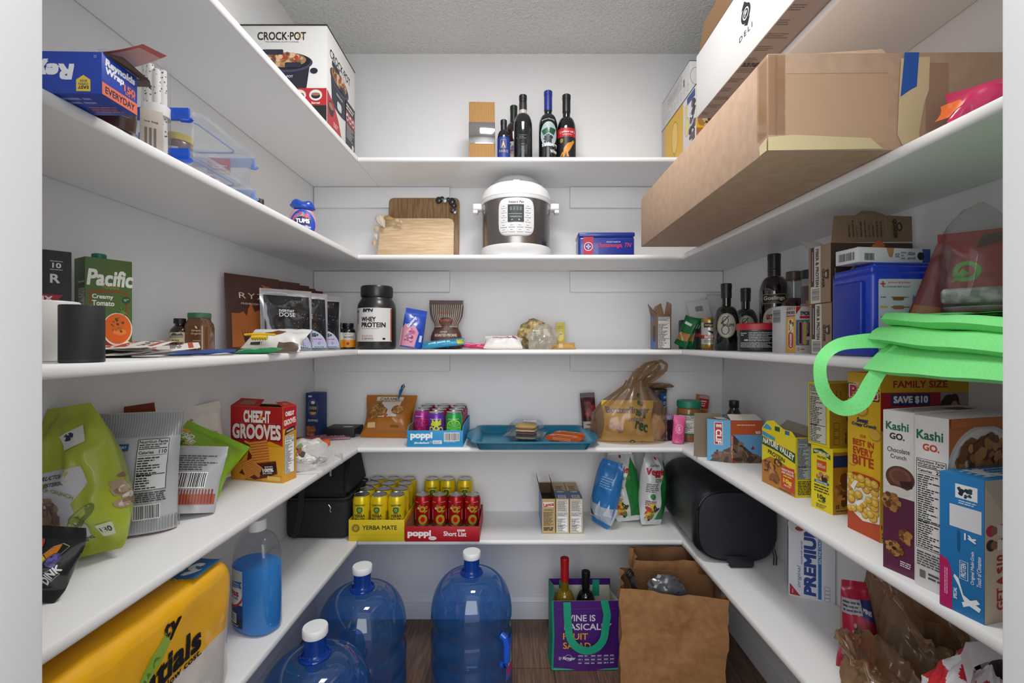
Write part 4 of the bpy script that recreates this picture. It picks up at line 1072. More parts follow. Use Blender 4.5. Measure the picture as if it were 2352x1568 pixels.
for nm, pts in (('top_flap', [(0, d_, h_), (w_, d_, h_), (w_-.01, .012, h_+.004), (.01, .010, h_+.006)]), ('top_flap', [(0, 0, h_), (w_*.55, 0, h_), (w_*.5, .03, h_+.016), (.01, .028, h_+.018)]), ('end_flap', [(w_, 0, h_), (w_, d_, h_), (w_-.03, d_-.006, h_+.010), (w_-.03, .008, h_+.012)])):
    b = MB(); p = [Vector(q) for q in pts]; n = (p[1]-p[0]).cross(p[3]-p[0]).normalized()
    if n.z < 0: n = -n; p = p[::-1]
    b.poly([q + n*.0005 for q in p], 'b1141c'); b.poly([q - n*.0002 for q in p[::-1]], '8a6a48'); b.build(nm, t)
# blue gummies box, black flat box
w_, d_, h_ = .062, .05, .182
b = MB(); b.box((0, 0, 0), (w_, d_, h_), '1d3468', bev=.001); D = box_decs(b, w_, d_, h_); f = D['front']
f.rect(.012, .165, .028, .172, 'c9d2e2'); f.ring(.033, .122, .022, .036, .001, '8a9cc8'); f.rrect(.025, .138, .041, .150, .004, 'e2e4ea'); f.text('CHEESE', .033, .122, 'c9a23a', w=.034, h=.011, bold=.04); f.ell(.033, .106, .014, .012, 'd8a92a', a0=180, a1=360); f.text('GUMMIES', .033, .072, 'd2d6e2', w=.044, h=.009, bold=.02)
f.clump(.025, .03, .018, .024, 22, ['b5683a', '9a5028', 'c98a5a'], .009, seed=4); l = D['left']; l.rect(.015, .12, .035, .165, 'c9d2e2'); l.rrect(.012, .05, .036, .075, .004, 'b3343c')
solo(b, 'gummies_box', 'narrow navy blue box standing in the back left corner', 'box', (-.832, 1.835, T4), R(-12))
b = MB(); b.box((-.064, -.05, 0), (.064, .05, .036), '252427', bev=.002); D = box_decs(b, .128, .1, .036, x0=-.064, y0=-.05); D['top'].ell(.085, .045, .022, .014, 'c9c9cb')
solo(b, 'black_box', 'flat black box with a white oval lying in the back left corner', 'box', (-.700, 1.893, T4), R(-3))
CT = Mthin('candy_tube', 'f0d6dc', gloss=.05, rough=.08, haze=.12, hazecol='e8c8d0')
def ctube(loc, rz, L, r, fill, label):
    t = thing('candy_tube', label, 'candy', loc, rz)
    b = MB(); b.tube([(0, 0, r), (L*.02, 0, r), (L*.9, 0, r), (L*.97, 0, r), (L, 0, r)], [r*.7, r, r, r*.8, r*.2], CT, seg=16); b.build('clear_tube', t)
    b = MB(); rnd = random.Random(int(L*999))
    for k in range(26): b.ball((L*.06 + L*.8*k/26, rnd.uniform(-.4, .4)*r, r + rnd.uniform(-.4, .4)*r), r*.5, fill[k % len(fill)], seg=6)
    b.build('candy_filling', t); return t
ctube((-.830, 1.720, T4), R(32), .125, .013, ['c2304a', 'a82038', 'd85a6a'], 'clear tube of red candy lying in front of the navy box')
ctube((-.765, 1.775, T4), R(14), .13, .007, ['9a8a94', 'b59aa8'], 'thin clear tube with a pink end, the one nearer the shelf edge')
ctube((-.765, 1.815, T4), R(20), .15, .006, ['c9a8b4', 'a88a98'], 'thin clear tube with a pink end, the one nearer the back wall')
b = MB(); b.box((-.055, -.02, 0), (.055, .02, .022), 'e0591a', bev=.006, seg=3); d = plane_dec(b, (-.055, -.02, .0222), (1, 0, 0), (0, 1, 0)); d.rect(.004, .004, .045, .036, 'e2b81a'); d.text("REESE'S", .026, .02, 'c22a1a', w=.034, h=.010, bold=.05, shear=.2)
d = plane_dec(b, (-.055, -.0202, 0), (1, 0, 0), (0, 0, 1)); d.rect(.008, .006, .045, .017, 'e2b81a')
solo(b, 'candy_bar', 'orange and yellow candy pack lying by the clear candy tubes', 'candy', (-.735, 1.690, T4), R(24))
# white produce bag with tortilla print and a carry loop
WB = Mthin('white_film', 'f4f4f4', gloss=.03, rough=.25, haze=.72, hazecol='eef0f0')
t = thing('plastic_bag', 'white plastic bag with a food print slumped over the left shelf edge', 'bag', (-.660, 1.43, T4), R(18))
bb = crumple((.070, .088, .040), 14, .28, 10, 5, flat=.85)
b = MB(); b.merge(bb, M('d9d6d0', rough=.35), T=Matrix.Translation((0, 0, .035)))
rnd = random.Random(4)
d = Dec(b, lambda u, v, q: Vector((u, -.093 + .8*abs(u)**1.5 + .55*(v-.035), .012 + v)) + Vector((0, -q, .0)), o0=.004)
d.clump(-.035, .05, .045, .028, 44, ['b5653a', 'd8c2a2', '6a8a4a', 'efe6d8', '8a3f28', '3a2a20'], .009, seed=4, asp=1.5)
b.build('bag_body', t, smooth=24)
b = MB()
def loop(pts, wd, nm, mt=WB):
    b = MB(); n = len(pts)
    def P_(v):
        f = min(max(v, 0), 1)*(n-1); i = min(int(f), n-2); return Vector(pts[i]).lerp(Vector(pts[i+1]), f-i)
    b.sheet(lambda u, v: P_(v) + Vector((.012*math.sin(v*9), .006*noise.noise(Vector((v*8, u*3, 1))), (u-.5)*wd*(1+.3*math.sin(v*7)))), 3, 36, mt); return b.build(nm, t, smooth=60)
loop([(.02, -.075, .065), (.070, -.09, .055), (.100, -.10, .040), (.090, -.115, .022), (.05, -.120, .020), (.0, -.11, .022), (-.05, -.10, .022)], .026, 'carry_loop')
loop([(.040, -.02, .060), (.075, -.03, .052), (.105, -.055, .040), (.115, -.09, .03)], .022, 'carry_loop')
# ---------------------------------------------------------------- middle shelf, left run
CER = M('dcdad6', rough=.55, bump=.6, bscale=60)
t = thing('canister', 'white dimpled ceramic canister with a wooden lid beside the left jamb', 'canister', (-.700, .592, T3), 0)
b = MB(); b.lathe([(.040, .018), (.046, .022), (.052, .04), (.054, .09), (.052, .125), (.050, .132)], CER, seg=48)
for k in range(20):
    for j in range(6):
        a = 2*math.pi*(k + .5*(j % 2))/20; z = .032 + .017*j; rr = .0500 if j else .0465
        b.ball((rr*math.cos(a), rr*math.sin(a), z), (.0066, .0066, .0075), CER, seg=8)
b.lathe([(.044, 0), (.046, .004), (.043, .019)], CER, seg=40); b.build('pot', t)
b = MB(); b.lathe([(.048, .132), (.049, .135), (.049, .146), (.046, .149), (.001, .1495)], M('b08a62', rough=.6), seg=40); b.build('wooden_lid', t)
b = MB(); b.lathe([(.034, 0), (.037, .002), (.0385, .088), (.037, .0905), (.0365, .089), (.035, .01), (.001, .009)], M('e2e0dc', rough=.4), seg=48); solo(b, 'cup', 'plain white cup between the dimpled canister and the black cylinder', 'cup', (-.704, .688, T3))
b = MB(); b.lathe([(.0235, 0), (.025, .0015), (.025, .080), (.0242, .0815), (.001, .082)], M('222226', rough=.6), seg=56); b.lathe([(.0252, .0012), (.0252, .0045)], M('2f2f34', rough=.4), seg=56); solo(b, 'speaker', 'small matte black cylinder at the edge of the middle left shelf', 'speaker', (-.616, .652, T3))
# black muffin mix carton
w_, d_, h_ = .09, .028, .182
b = MB(); b.box((0, 0, 0), (w_, d_, h_), '26262a', bev=.001); D = box_decs(b, w_, d_, h_); f = D['front']
f.rect(.0005, .03, w_-.0005, .085, 'b9b4b0'); f.ell(.062, .07, .026, .03, 'a87a48'); f.clump(.062, .07, .02, .024, 14, ['8a5a2c', 'b98a58', '6a4020'], .008, seed=2); f.rect(.0005, .0005, w_-.0005, .03, '26262a')
f.text('R', .070, .135, 'e2e2e2', h=.014, bold=.03); f.poly([(.02, .094), (.08, .094), (.074, .101), (.08, .108), (.02, .108)], 'a81f2c'); f.text('MIX', .056, .101, 'f2e8e8', w=.022, h=.008, bold=.04); f.text('10', .072, .157, 'e2e2e2', w=.010, h=.008, bold=.03); f.lines(.064, .163, .080, .165, 1, 'e2e2e2'); f.lines(.064, .149, .080, .151, 1, 'e2e2e2')
solo(b, 'baking_mix_box', 'black baking mix box with a red ribbon behind the white cup', 'box', (-.808, .706, T3), R(50))
# green soup carton
w_, d_, h_ = .0835, .050, .184
t = thing('soup_carton', 'green soup carton with an orange bowl on the middle left shelf', 'carton', (-.770, .820, T3), R(60)); t.scale = (.84, 1, 1)
b = MB(); b.box((0, 0, 0), (w_, d_, h_), '4f6b32', bev=.0015); D = box_decs(b, w_, d_, h_); f = D['front']
f.text('Pacific', .044, .148, 'ecefe4', w=.080, h=.028, bold=.04, shear=.15); f.text('FOODS', .044, .131, 'b8993a', w=.028, h=.006, bold=.02, space=1.3)
f.frame(.008, .072, .074, .124, .0022, 'a83218'); f.rect(.012, .120, .042, .127, '4f6b32'); f.text('Organic', .026, .1225, 'a83218', w=.028, h=.009, bold=.03); f.rect(.008, .068, .078, .076, '4f6b32')
f.text('Creamy', .030, .112, 'eef0e6', w=.036, h=.010, bold=.03); f.text('Tomato', .031, .101, 'eef0e6', w=.038, h=.009, bold=.03); f.ell(.072, .109, .0075, .0065, '1f4a30'); f.text('GLUTEN\nFREE', .072, .109, 'e2ead8', w=.009)
f.rect(.0005, .020, w_-.0005, .031, '8a2f18'); f.ell(.056, .053, .027, .031, 'efe6dc', n=40); f.ell(.056, .054, .0250, .0285, 'e0641a', n=40); f.ell(.060, .048, .012, .006, 'ee8a3a'); f.clump(.055, .060, .012, .014, 22, ['8a5a1a', '5a3a12', 'b5702a'], .0022, seed=3)
for k in range(9): f.poly([(.066, .083), (.066 + .016*math.cos(k*.7), .088 + .012*math.sin(k*.7)), (.068, .085)], '6a8a3a')
f.ell(.073, .022, .0085, .0085, 'e8e8e0'); f.ell(.073, .0215, .0075, .0075, '1f4a30', a0=180, a1=360); f.text('USDA', .073, .025, '1f4a30', w=.010, bold=.03); f.text('ORGANIC', .073, .020, 'e8e8e0', w=.012, bold=.02); f.lines(.05, .003, .08, .0045, 1, 'c9d2b8')
l = D['left']; l.facts(.020, .05, .05, .128, '110'); l.lines(.02, .136, .05, .142, 1, 'c9d2b8')
b.build('carton', t)
b = MB(); b.lathe([(.0125, h_), (.0130, h_+.002), (.0130, h_+.009), (.0115, h_+.0105), (.001, h_+.0105)], M('1c7a5a', rough=.4), seg=28, c=(.034, .027, 0)); b.build('screw_cap', t)
# vanilla bottle and cinnamon jar
t = thing('extract_bottle', 'small dark vanilla extract bottle with a black cap', 'bottle', (-.803, 1.10, T3), R(12))
b = MB(); b.lathe([(.017, 0), (.021, .002), (.0212, .004), (.0212, .05), (.0195, .058), (.013, .066), (.010, .069), (.010, .076)], M('2c1710', rough=.1, coat=.6), seg=36); d = cyl_dec(b, .0213, du=.003)
d.rect(-.030, .006, .030, .052, 'c9b98e'); d.poly([(-.012, .044), (-.004, .051), (.004, .047), (.012, .050), (.016, .044)], '3a4a6a'); d.text('SPICE ISLANDS', .0, .041, '3a3220', w=.030, h=.004, bold=.02); d.text('PURE', 0, .032, '2a2418', w=.014, h=.004, bold=.03); d.rect(-.016, .022, .016, .0285, '8a3f20'); d.text('VANILLA', 0, .0252, '1f140c', w=.026, h=.005, bold=.05); d.text('EXTRACT', 0, .017, '2a2418', w=.018, h=.003, bold=.02)
b.build('glass_body', t)
b = MB(); b.lathe([(.0125, .073), (.0128, .074), (.0128, .0845), (.012, .0855), (.001, .0856)], M('17171a', rough=.45), seg=36); b.build('cap', t)
t = thing('spice_jar', 'square glass jar of brown cinnamon with a green lid', 'jar', (-.768, 1.118, T3), R(10))
b = MB(); b.lathe([(.024, 0), (.029, .002), (.0285, .006), (.0285, .062), (.027, .073), (.0225, .080), (.0215, .086)], M('6a4222', rough=.12, coat=.7), seg=40, sq=.62); d = plane_dec(b, (-.024, -.0286, 0), (1, 0, 0), (0, 0, 1), o0=.0008)
d.text('Simply', .030, .056, 'd8cbb8', w=.020, h=.006, bold=.01); d.text('Organic', .030, .0485, 'd8cbb8', w=.022, h=.006, bold=.01); d.ell(.030, .064, .002, .004, 'd8cbb8', rot=.5); d.text('CINNAMON', .031, .032, 'd8cbb8', w=.016, h=.002); d.ring(.032, .016, .0038, .0038, .0012, 'd8cbb8'); b.build('glass_body', t)
b = MB(); b.lathe([(.0225, .086), (.0245, .087), (.0245, .098), (.0235, .0995), (.001, .1)], M('3f6a4c', rough=.4, bump=.3, bscale=500), seg=44); b.build('lid', t)
# packets lying along the edge
def packet(loc, rz, w, h, m, label, art, tilt=(0, 0), t=.004, seed=1, name='sachet', group=None):
    b = MB(); n = 14
    def fn(u, v, s):
        e = (1-abs(2*u-1)**4)*(1-abs(2*v-1)**6); x, y = (u-.5)*w, (v-.5)*h
        z = t*.5*e*s + .0018*noise.noise(Vector((x*40+seed, y*40, 2))) + x*tilt[0] + y*tilt[1]
        return Vector((x, y, z))
    b.sheet(lambda u, v: fn(u, v, 1), n, n, m); b.sheet(lambda u, v: fn(1-u, v, -1), n, n, m)
    if art: art(Dec(b, lambda u, v, q: fn(u/w+.5, v/h+.5, 1) + Vector((0, 0, q)), du=w/10, dv=h/10, o0=.0005))
    zs = min(v.co.z for v in b.bm.verts)
    return solo(b, name, label, 'packet', (loc[0], loc[1], loc[2]-zs), rz, group, smooth=60, weld=True)
def art_cyl(d):
    d.poly([(-.035, -.02), (-.01, -.02), (-.02, 0), (-.012, .02), (-.035, .02)], 'b5462a'); d.lines(.005, -.018, .028, .018, 4, '55504c'); d.rect(.034, -.022, .042, .022, 'b5462a'); d.text('S', -.02, 0, 'efe8e2', h=.012)
PK = M('e2ddd8', rough=.4)
for i, (x, y, z, a, tl, lb) in enumerate(((-.725, .84, 0, 14, (.10, .06), 'red and white paper sachet at the far left of the sachet pile'), (-.715, .858, .009, 25, (-.08, .15), 'red and white sachet second from left in the sachet pile'), (-.690, .845, .016, -4, (.03, .22), 'red and white sachet lying across the top of the sachet pile'), (-.668, .880, .003, 38, (.14, .2), 'red and white sachet at the right end of the sachet pile'), (-.720, .880, .002, 4, (.02, .0), 'red and white sachet at the back of the pile'))):
    packet((x, y, T3+z), R(a), .105, .055, PK, lb, art_cyl, tilt=tl, seed=i, group='red and white sachets')
packet((-.680, .995, T3), R(30), .13, .075, M('2f4f94', rough=.35), 'dark blue sachet lying flat right of the sachet pile', None, tilt=(.05, .05), seed=8, t=.008)
packet((-.655, 1.13, T3), R(12), .10, .07, M('13331f', rough=.3), 'dark green sachet lying under the clipped white bag', None, tilt=(.0, .06), seed=9, t=.010)
packet((-.612, 1.10, T3), R(8), .095, .055, M('147a4a', rough=.35), 'bright green sachet with white print at the shelf edge', lambda d: (d.lines(-.042, -.005, .042, .020, 4, 'c2e2cc'), d.lines(-.042, -.022, .02, -.010, 2, 'c2e2cc')), tilt=(.03, .12), seed=10, t=.012)
def art_clip(d): d.ell(.0, .072, .028, .022, '7a3f1c'); d.lines(-.05, .02, -.02, .03, 1, '3a3a3a'); d.poly([(.01, .0), (.07, .0), (.07, .03), (.02, .03)], '5a4a3c')
o = bag_thing('snack_bag', 'white snack bag lying down, closed with a yellow clip', 'bag', Pouch(.150, .13, .055, seed=71, bend=lean(62, 0, 0, h=.13), wr=.004, topf=.6), (-.625, 1.165, T3), R(8), M('d8d6d2', rough=.35, coat=.2), art_clip)
b = MB(); b.tube([(-.036, 0, 0), (0, 0, .002), (.036, 0, 0)], .0028, M('e0b81a', rough=.4), seg=8); b.tube([(-.018, -.002, -.007), (.018, -.002, -.007)], .0055, M('e0b81a', rough=.4), seg=10)
for k in range(6): b.tube([(-.016 + .006*k, -.008, -.007), (-.016 + .006*k, -.002, -.0135), (-.016 + .006*k, .004, -.007)], .0012, M('c29a12', rough=.4), seg=6)
solo(b, 'bag_clip', 'yellow plastic clip gripping the white snack bag', 'clip', (-.632, 1.140, T3+.047), R(8))
# coffee pouches
def art_ryze(d):
    d.poly([(-.072, .012), (.072, .012), (.072, .085), (.05, .10), (.04, .096), (.03, .112), (.02, .108), (.012, .125), (-.002, .118), (-.012, .145), (-.022, .128), (-.028, .105), (-.038, .118), (-.05, .112), (-.072, .112)], 'b0632c')
    d.text('RYZE', .004, .166, 'd8c9bd', w=.105, h=.017, bold=-.005, space=1.25); d.text('MUSHROOM COFFEE', .002, .142, 'd8c9bd', w=.09, h=.0055, bold=.01)
    for k in range(13):
        a = R(100 - k*11); d.poly([(-.035, .022), (-.035 + .05*math.cos(a) - .002, .022 + .045*math.sin(a)), (-.028, .022)], '3a2018')
    d.poly([(.02, .205), (.072, .195), (.072, .165), (.05, .175)], 'b0532c')
    for k in range(8): d.poly([(.070, .172), (.03 + .004*k, .182 + .003*k), (.068, .178)], '3a2018')
RY = M('4a281f', rough=.55)
for i, (x, y, lb) in enumerate(((-.782, 1.386, 'first brown and orange pouch in the row, its whole front in view'), (-.758, 1.480, 'second brown and orange pouch in the row, only its upper corner in view'), (-.762, 1.560, 'third brown and orange pouch in the row behind the black pouches'), (-.778, 1.650, 'fourth brown and orange pouch in the row behind the black pouches'), (-.785, 1.735, 'last brown and orange pouch in the row, nearest the back wall'))):
    bag_thing('coffee_pouch', lb, 'pouch', Pouch(.172, .228, .018, seed=80, flat=True, bend=lean(3, 0, 0, h=.21), wr=.0015, topf=.85, pinch=.02, seal=.012), (x, y, T3), R(62), RY, art_ryze, mback=M('9a4a28', rough=.5), group='brown and orange pouches')
SILV = M('b9bcc2', rough=.22, metal=.6); BKP = M('17181d', rough=.15, coat=.6)
def art_dose(d):
    d.rect(-.068, .004, .068, .172, BKP)
    d.ell(.0, .006, .070, .062, 'aebccf', n=40, a0=0, a1=180); d.ell(.03, .02, .03, .025, 'b8aed0', a0=0, a1=180); d.ell(-.04, .015, .022, .024, 'a8cfd0', a0=0, a1=180)
    d.text('EVERYDAY', -.004, .124, 'dfe2e8', w=.046, h=.0075, bold=.03); d.text('DOSE', -.003, .112, 'dfe2e8', w=.048, h=.0125, bold=.01); d.text('COFFEE+', .008, .050, '1c2430', w=.060, h=.011, bold=.06); d.text('Nootropics', .034, .036, '2a3440', w=.03, h=.004); d.ring(.04, .022, .004, .004, .001, '2a3440'); d.lines(.022, .008, .06, .0115, 1, '2a3440')
    rnd = random.Random(3)
    for k in range(40): d.ell(rnd.uniform(-.062, .062), rnd.uniform(.05, .165), .0008, .0008, 'd8dcec', n=6)
for i, (x, y, rz, lb) in enumerate(((-.703, 1.425, 45, 'front black and silver coffee pouch, its whole front in view'), (-.684, 1.505, 45, 'black and silver pouch standing right behind the front one'), (-.668, 1.575, 45, 'rearmost black and silver pouch, its foil top curling over'))):
    bag_thing('coffee_pouch', lb, 'pouch', Pouch(.155, .192, .040, seed=90+i, flat=True, bend=lean(3, 0, 0, h=.19, curl=(.02 if i == 2 else 0)), wr=.003, topf=.85, pinch=.02, seal=.012), (x, y, T3), R(rz), SILV, art_dose, group='black and silver pouches')
def mag(loc, label, rz):
    t = thing('supplement_bottle', label, 'bottle', loc, rz, 'black supplement bottles')
    b = MB(); b.lathe([(.024, 0), (.0275, .002), (.0285, .006), (.0285, .068), (.026, .076), (.020, .081), (.0195, .085)], M('1a1a1d', rough=.25, coat=.3), seg=40); d = cyl_dec(b, .0285, du=.004)
    d.rect(-.075, .008, .075, .036, 'd8861c'); d.rect(-.075, .036, .075, .064, 'd2ccc2'); d.text('MAGWELL', 0, .047, '2a2622', w=.042, h=.0075, bold=.03); d.lines(-.014, .055, .014, .060, 2, '6a645c'); d.ell(-.003, .022, .0055, .0065, '6a3f14'); d.rect(-.022, .0385, .022, .0395, '8a847c'); b.build('body', t)
    b = MB(); b.lathe([(.0205, .084), (.0212, .085), (.0212, .099), (.020, .101), (.001, .1012)], M('161618', rough=.4), seg=40); b.build('cap', t)
mag((-.665, 1.715, T3), 'front black supplement bottle with an orange band', 0)
mag((-.713, 1.760, T3), 'black supplement bottle behind the front one, left side, by the pouches', R(-25))
mag((-.640, 1.775, T3), 'black supplement bottle behind the front one, on the tub side', R(25))
# ---------------------------------------------------------------- second shelf from the bottom, back run
def art_car(d):
    d.rrect(-.062, .150, .052, .170, .003, 'cfc6ba'); d.text('CARAMEL', -.004, .160, '6a4014', w=.085, h=.013, bold=.03)
    d.poly([(-.05, .075), (.045, .078), (.05, .148), (-.03, .146)], 'd2cbc2')
    for cx, cy, s in ((-.045, .118, 2), (-.025, .100, 3), (.045, .108, 5), (-.058, .09, 7)): d.ell(cx, cy, .026, .021, '7a5528'); d.clump(cx, cy, .022, .017, 34, ['b5874a', '9a6c34', 'c79a5c', '8a5c28'], .0055, seed=s)
    d.clump(.0, .083, .008, .008, 6, ['a8502a', 'b5683a'], .006, seed=9); d.rrect(-.082, .035, -.045, .055, .002, 'd9b98a'); d.lines(.02, .036, .06, .044, 1, '7a4c14', fill=.9)
bag_thing('snack_bag', 'golden brown rice cake bag leaning on the back wall, clipped shut', 'bag', Pouch(.215, .178, .075, seed=101, bend=lean(24, 0, -4, h=.18), wr=.004, topf=.5), (-.508, 1.838, T4), 0, M('a8661a', rough=.3, coat=.3), art_car)
b = MB(); p = [(0, 0, 0), (.004, -.004, .02), (.012, -.004, .04), (.020, -.004, .046), (.023, -.004, .038), (.012, -.003, .02), (.004, 0, 0)]
b.tube(p, .0028, M('1c5f86', rough=.4), seg=8); b.tube([(-.002, 0, -.012), (.008, -.006, .022), (.016, -.002, .040)], .003, M('1c5f86', rough=.4), seg=8)
solo(b, 'bag_clip', 'blue wire clip on top of the golden brown bag', 'clip', (-.468, 1.888, T4+.165))
# teal baking tray
TE = Mpat('speckled_enamel', 'voronoi', 'c9e2ea', '0f7392', 260, rough=.3, p=(.10, .16))
t = thing('baking_tray', 'speckled teal baking tray lying on the back shelf edge', 'tray', (.076, 1.772, T4+.0005), 0)
b = MB(); W, L = .222, .165
rings = [(.034, .0035, .012), (.030, .0035, .014), (.012, .029, .028), (.004, .0335, .03), (-.003, .032, .03), (-.003, .029, .03), (.006, .026, .028), (.026, 0, .014), (.034, 0, .012)]
RG = []
for ins, z, r in rings:
    RG.append([b.bm.verts.new(Vector(q)) for q in rrect_path(-W+ins, -L+ins, W-ins, L-ins, r, z)])
i_ = b.mi(TE); n = len(RG[0])
for a, c in zip(RG, RG[1:]):
    for k in range(n): b.bm.faces.new((a[k], c[k], c[(k+1) % n], a[(k+1) % n])).material_index = i_
b.bm.faces.new(RG[0]).material_index = i_; b.bm.faces.new(RG[-1][::-1]).material_index = i_
b.build('pan', t, smooth=50, recalc=True)
for s in (-1, 1):
    b = MB(); b.prism([(s*.219, -.12), (s*.246, -.075), (s*.250, 0), (s*.246, .075), (s*.219, .12), (s*.214, .0)][::s], .027, .032, TE, bev=.0014); b.build('handle', t)
# clear box with sandwich pastry
t = thing('clamshell_container', 'clear plastic container with a filled pastry on the teal tray', 'container', (.055, 1.795, T4+.0048), R(-12))
b = MB(); bb = bmesh.new()
def frustum(b, x0, y0, z0, x1, y1, z1, m, bev=.006, skipb=False):
    q = bmesh.new(); lo = [(-x0, -y0), (x0, -y0), (x0, y0), (-x0, y0)]; hi = [(-x1, -y1), (x1, -y1), (x1, y1), (-x1, y1)]
    A = [q.verts.new((x, y, z0)) for x, y in lo]; B = [q.verts.new((x, y, z1)) for x, y in hi]
    q.faces.new(A[::-1]); q.faces.new(B)
    for k in range(4): q.faces.new((A[k], A[(k+1) % 4], B[(k+1) % 4], B[k]))
    bmesh.ops.bevel(q, geom=list(q.edges), offset=bev, segments=3, affect='EDGES'); b.merge(q, m)
frustum(b, .055, .055, 0, .066, .066, .022, CLEAR); b.box((-.078, -.074, .021), (.078, .074, .0225), CLEAR, bev=.0006); b.build('base', t)
b = MB(); frustum(b, .068, .066, .023, .056, .054, .070, CLEAR)
for k in range(22): b.ball((-.068 + .0065*k, -.069, .0235), .0022, CLEAR, seg=6)
b.build('lid', t)
b = MB(); d = plane_dec(b, (-.01, .0, .0705), (1, 0, 0), (0, 1, 0)); d.rect(0, -.01, .05, .03, 'dcdcda'); d.lines(.004, -.005, .046, .025, 5, '6a6a6a', fill=.4); b.build('label', t)
BR = M('c79a56', rough=.7, bump=.6, bscale=120); BR2 = M('d8bd8a', rough=.7, bump=.5, bscale=120)
t = thing('sandwich', 'layered pastry sandwich inside the clear container', 'food', (.058, 1.792, T4+.0085), R(-12))
for nm, z, h, m, r in (('bottom_bread', .003, .009, BR2, .048), ('filling', .0205, .006, M('7a3038', rough=.5), .046), ('middle_bread', .0305, .006, BR2, .047), ('top_bread', .045, .011, BR, .048)):
    b = MB(); b.ball((0, 0, z+.004), (r, r*.92, h), m, seg=24, f=lambda c: (lambda k: Vector((c.x*k*(1+.12*noise.noise(c*40)), c.y*k*(1+.12*noise.noise(c*40)), c.z*(1+.3*noise.noise(c*60)))))(.9*(math.hypot(c.x, c.y)/(max(abs(c.x), abs(c.y))+1e-9))**.75)); b.build(nm, t)
def cbar(loc, rz, label, rx=0):
    b = MB(); bb = bmesh.new(); bmesh.ops.create_cube(bb, size=1); bmesh.ops.subdivide_edges(bb, edges=list(bb.edges), cuts=13, use_grid_fill=True)
    for v in bb.verts:
        e = abs(v.co.x)*2; k = 1 if e < .84 else (1 - .85*(e-.84)/.16)
        v.co = Vector((v.co.x*.145, v.co.y*.036*(1.1 if e > .95 else 1), v.co.z*.020*k + .0015*noise.noise(v.co*9)))
    b.merge(bb, M('c4561c', rough=.3, coat=.3)); d = plane_dec(b, (-.05, -.014, .0112), (1, 0, 0), (0, 1, 0)); d.rect(.012, .004, .086, .024, 'd96f20'); d.text("REESE'S", .049, .014, '2a1a0e', w=.066, h=.014, bold=.07, shear=.2); d.text("REESE'S", .049, .0145, 'e2b41c', w=.064, h=.0125, bold=.03, shear=.2)
    d = plane_dec(b, (-.05, -.0185, -.009), (1, 0, 0), (0, 0, 1)); d.lines(.01, .004, .09, .014, 2, 'e2a080')
    o = solo(b, 'candy_bar', label, 'candy', loc, rz, 'orange candy packs on the teal tray'); return o
cbar((.200, 1.750, T4+.0165), R(-33), 'orange candy pack lying on the teal tray, nearer one')
cbar((.232, 1.812, T4+.0165), R(-30), 'orange candy pack lying on the teal tray, farther one')
# dark red coffee bag
def art_cof(d):
    d.rect(-.026, .004, .026, .060, 'b9b2ae'); d.clump(0, .105, .018, .028, 12, ['8a1f22', '6a1518', '9a2a2c'], .010, seed=3); d.lines(-.012, .042, .012, .052, 1, '7a1a1c'); d.lines(-.018, .02, .018, .036, 2, '6a6462')
bag_thing('coffee_bag', 'narrow dark red coffee bag between the teal tray and the tied brown bag', 'bag', Pouch(.060, .175, .055, seed=111, flat=True, bend=lean(3, -4, 0, h=.17), wr=.002, topf=.5, pinch=.02), (.322, 1.876, T4), R(-6), M('3f1618', rough=.4), art_cof)
# tied brown grocery bag with a yellow candy bag inside
TAN = Mthin('tan_film', 'e8d8c4', gloss=.06, rough=.22, haze=.30, hazecol='b89a7c')
TAN2 = Mthin('tan_film_folded', 'dcc6aa', gloss=.09, rough=.25, haze=.52, hazecol='b4936f')
t = thing('grocery_bag', 'thin brown plastic grocery bag standing with its handles pulled up', 'bag', (.470, 1.788, T4+.0005), R(-3))
prof = [(0, .125, .060), (.012, .140, .078), (.05, .146, .086), (.10, .140, .082), (.15, .112, .066), (.185, .076, .050), (.215, .046, .034), (.235, .040, .026)]
def gb(u, v):
    q = v*(len(prof)-1); i = min(int(q), len(prof)-2); f = q-i; z, a, b_ = [prof[i][k]*(1-f) + prof[i+1][k]*f for k in range(3)]
    an = 2*math.pi*u; c, s_ = math.cos(an), math.sin(an)
    n = .35*noise.noise(Vector((c*1.6, s_*1.6, z*9))) + .22*(1 - 2.2*abs(noise.noise(Vector((c*3.2, s_*3.2, z*8+4))))) + .16*math.sin(an*11 + z*12)*min(1, max(0, z-.08)/.1)
    k = 1 + .28*n*min(1, .25 + z*6); sh = .028*max(0, z-.10)/.12
    return Vector((a*c*k + sh - .01, b_*s_*k, max(.0005, z + .006*n*min(1, z*20))))
b = MB(); g = b.sheet(gb, 90, 48, TAN, cl=True)
d = Dec(b, lambda u, v, q: gb((u/.9) % 1.0, v/.235) + Vector((0, -q, 0)), du=.008, dv=.008, o0=.0018)
for tx, u, v, hh in (('et', .685, .168, .016), ('eu', .695, .140, .014), ('to a', .70, .112, .014), ('rec', .705, .080, .018)): d.text(tx, u, v, '1d3a22', h=hh, rot=-.25, bold=.04)
d.ell(.672, .030, .012, .010, '1d3a22'); d.text('P', .672, .030, 'b59a7a', h=.010, bold=.05); d.ring(.712, .030, .010, .009, .002, '1d3a22', n=3)
b.build('bag_body', t, smooth=40)
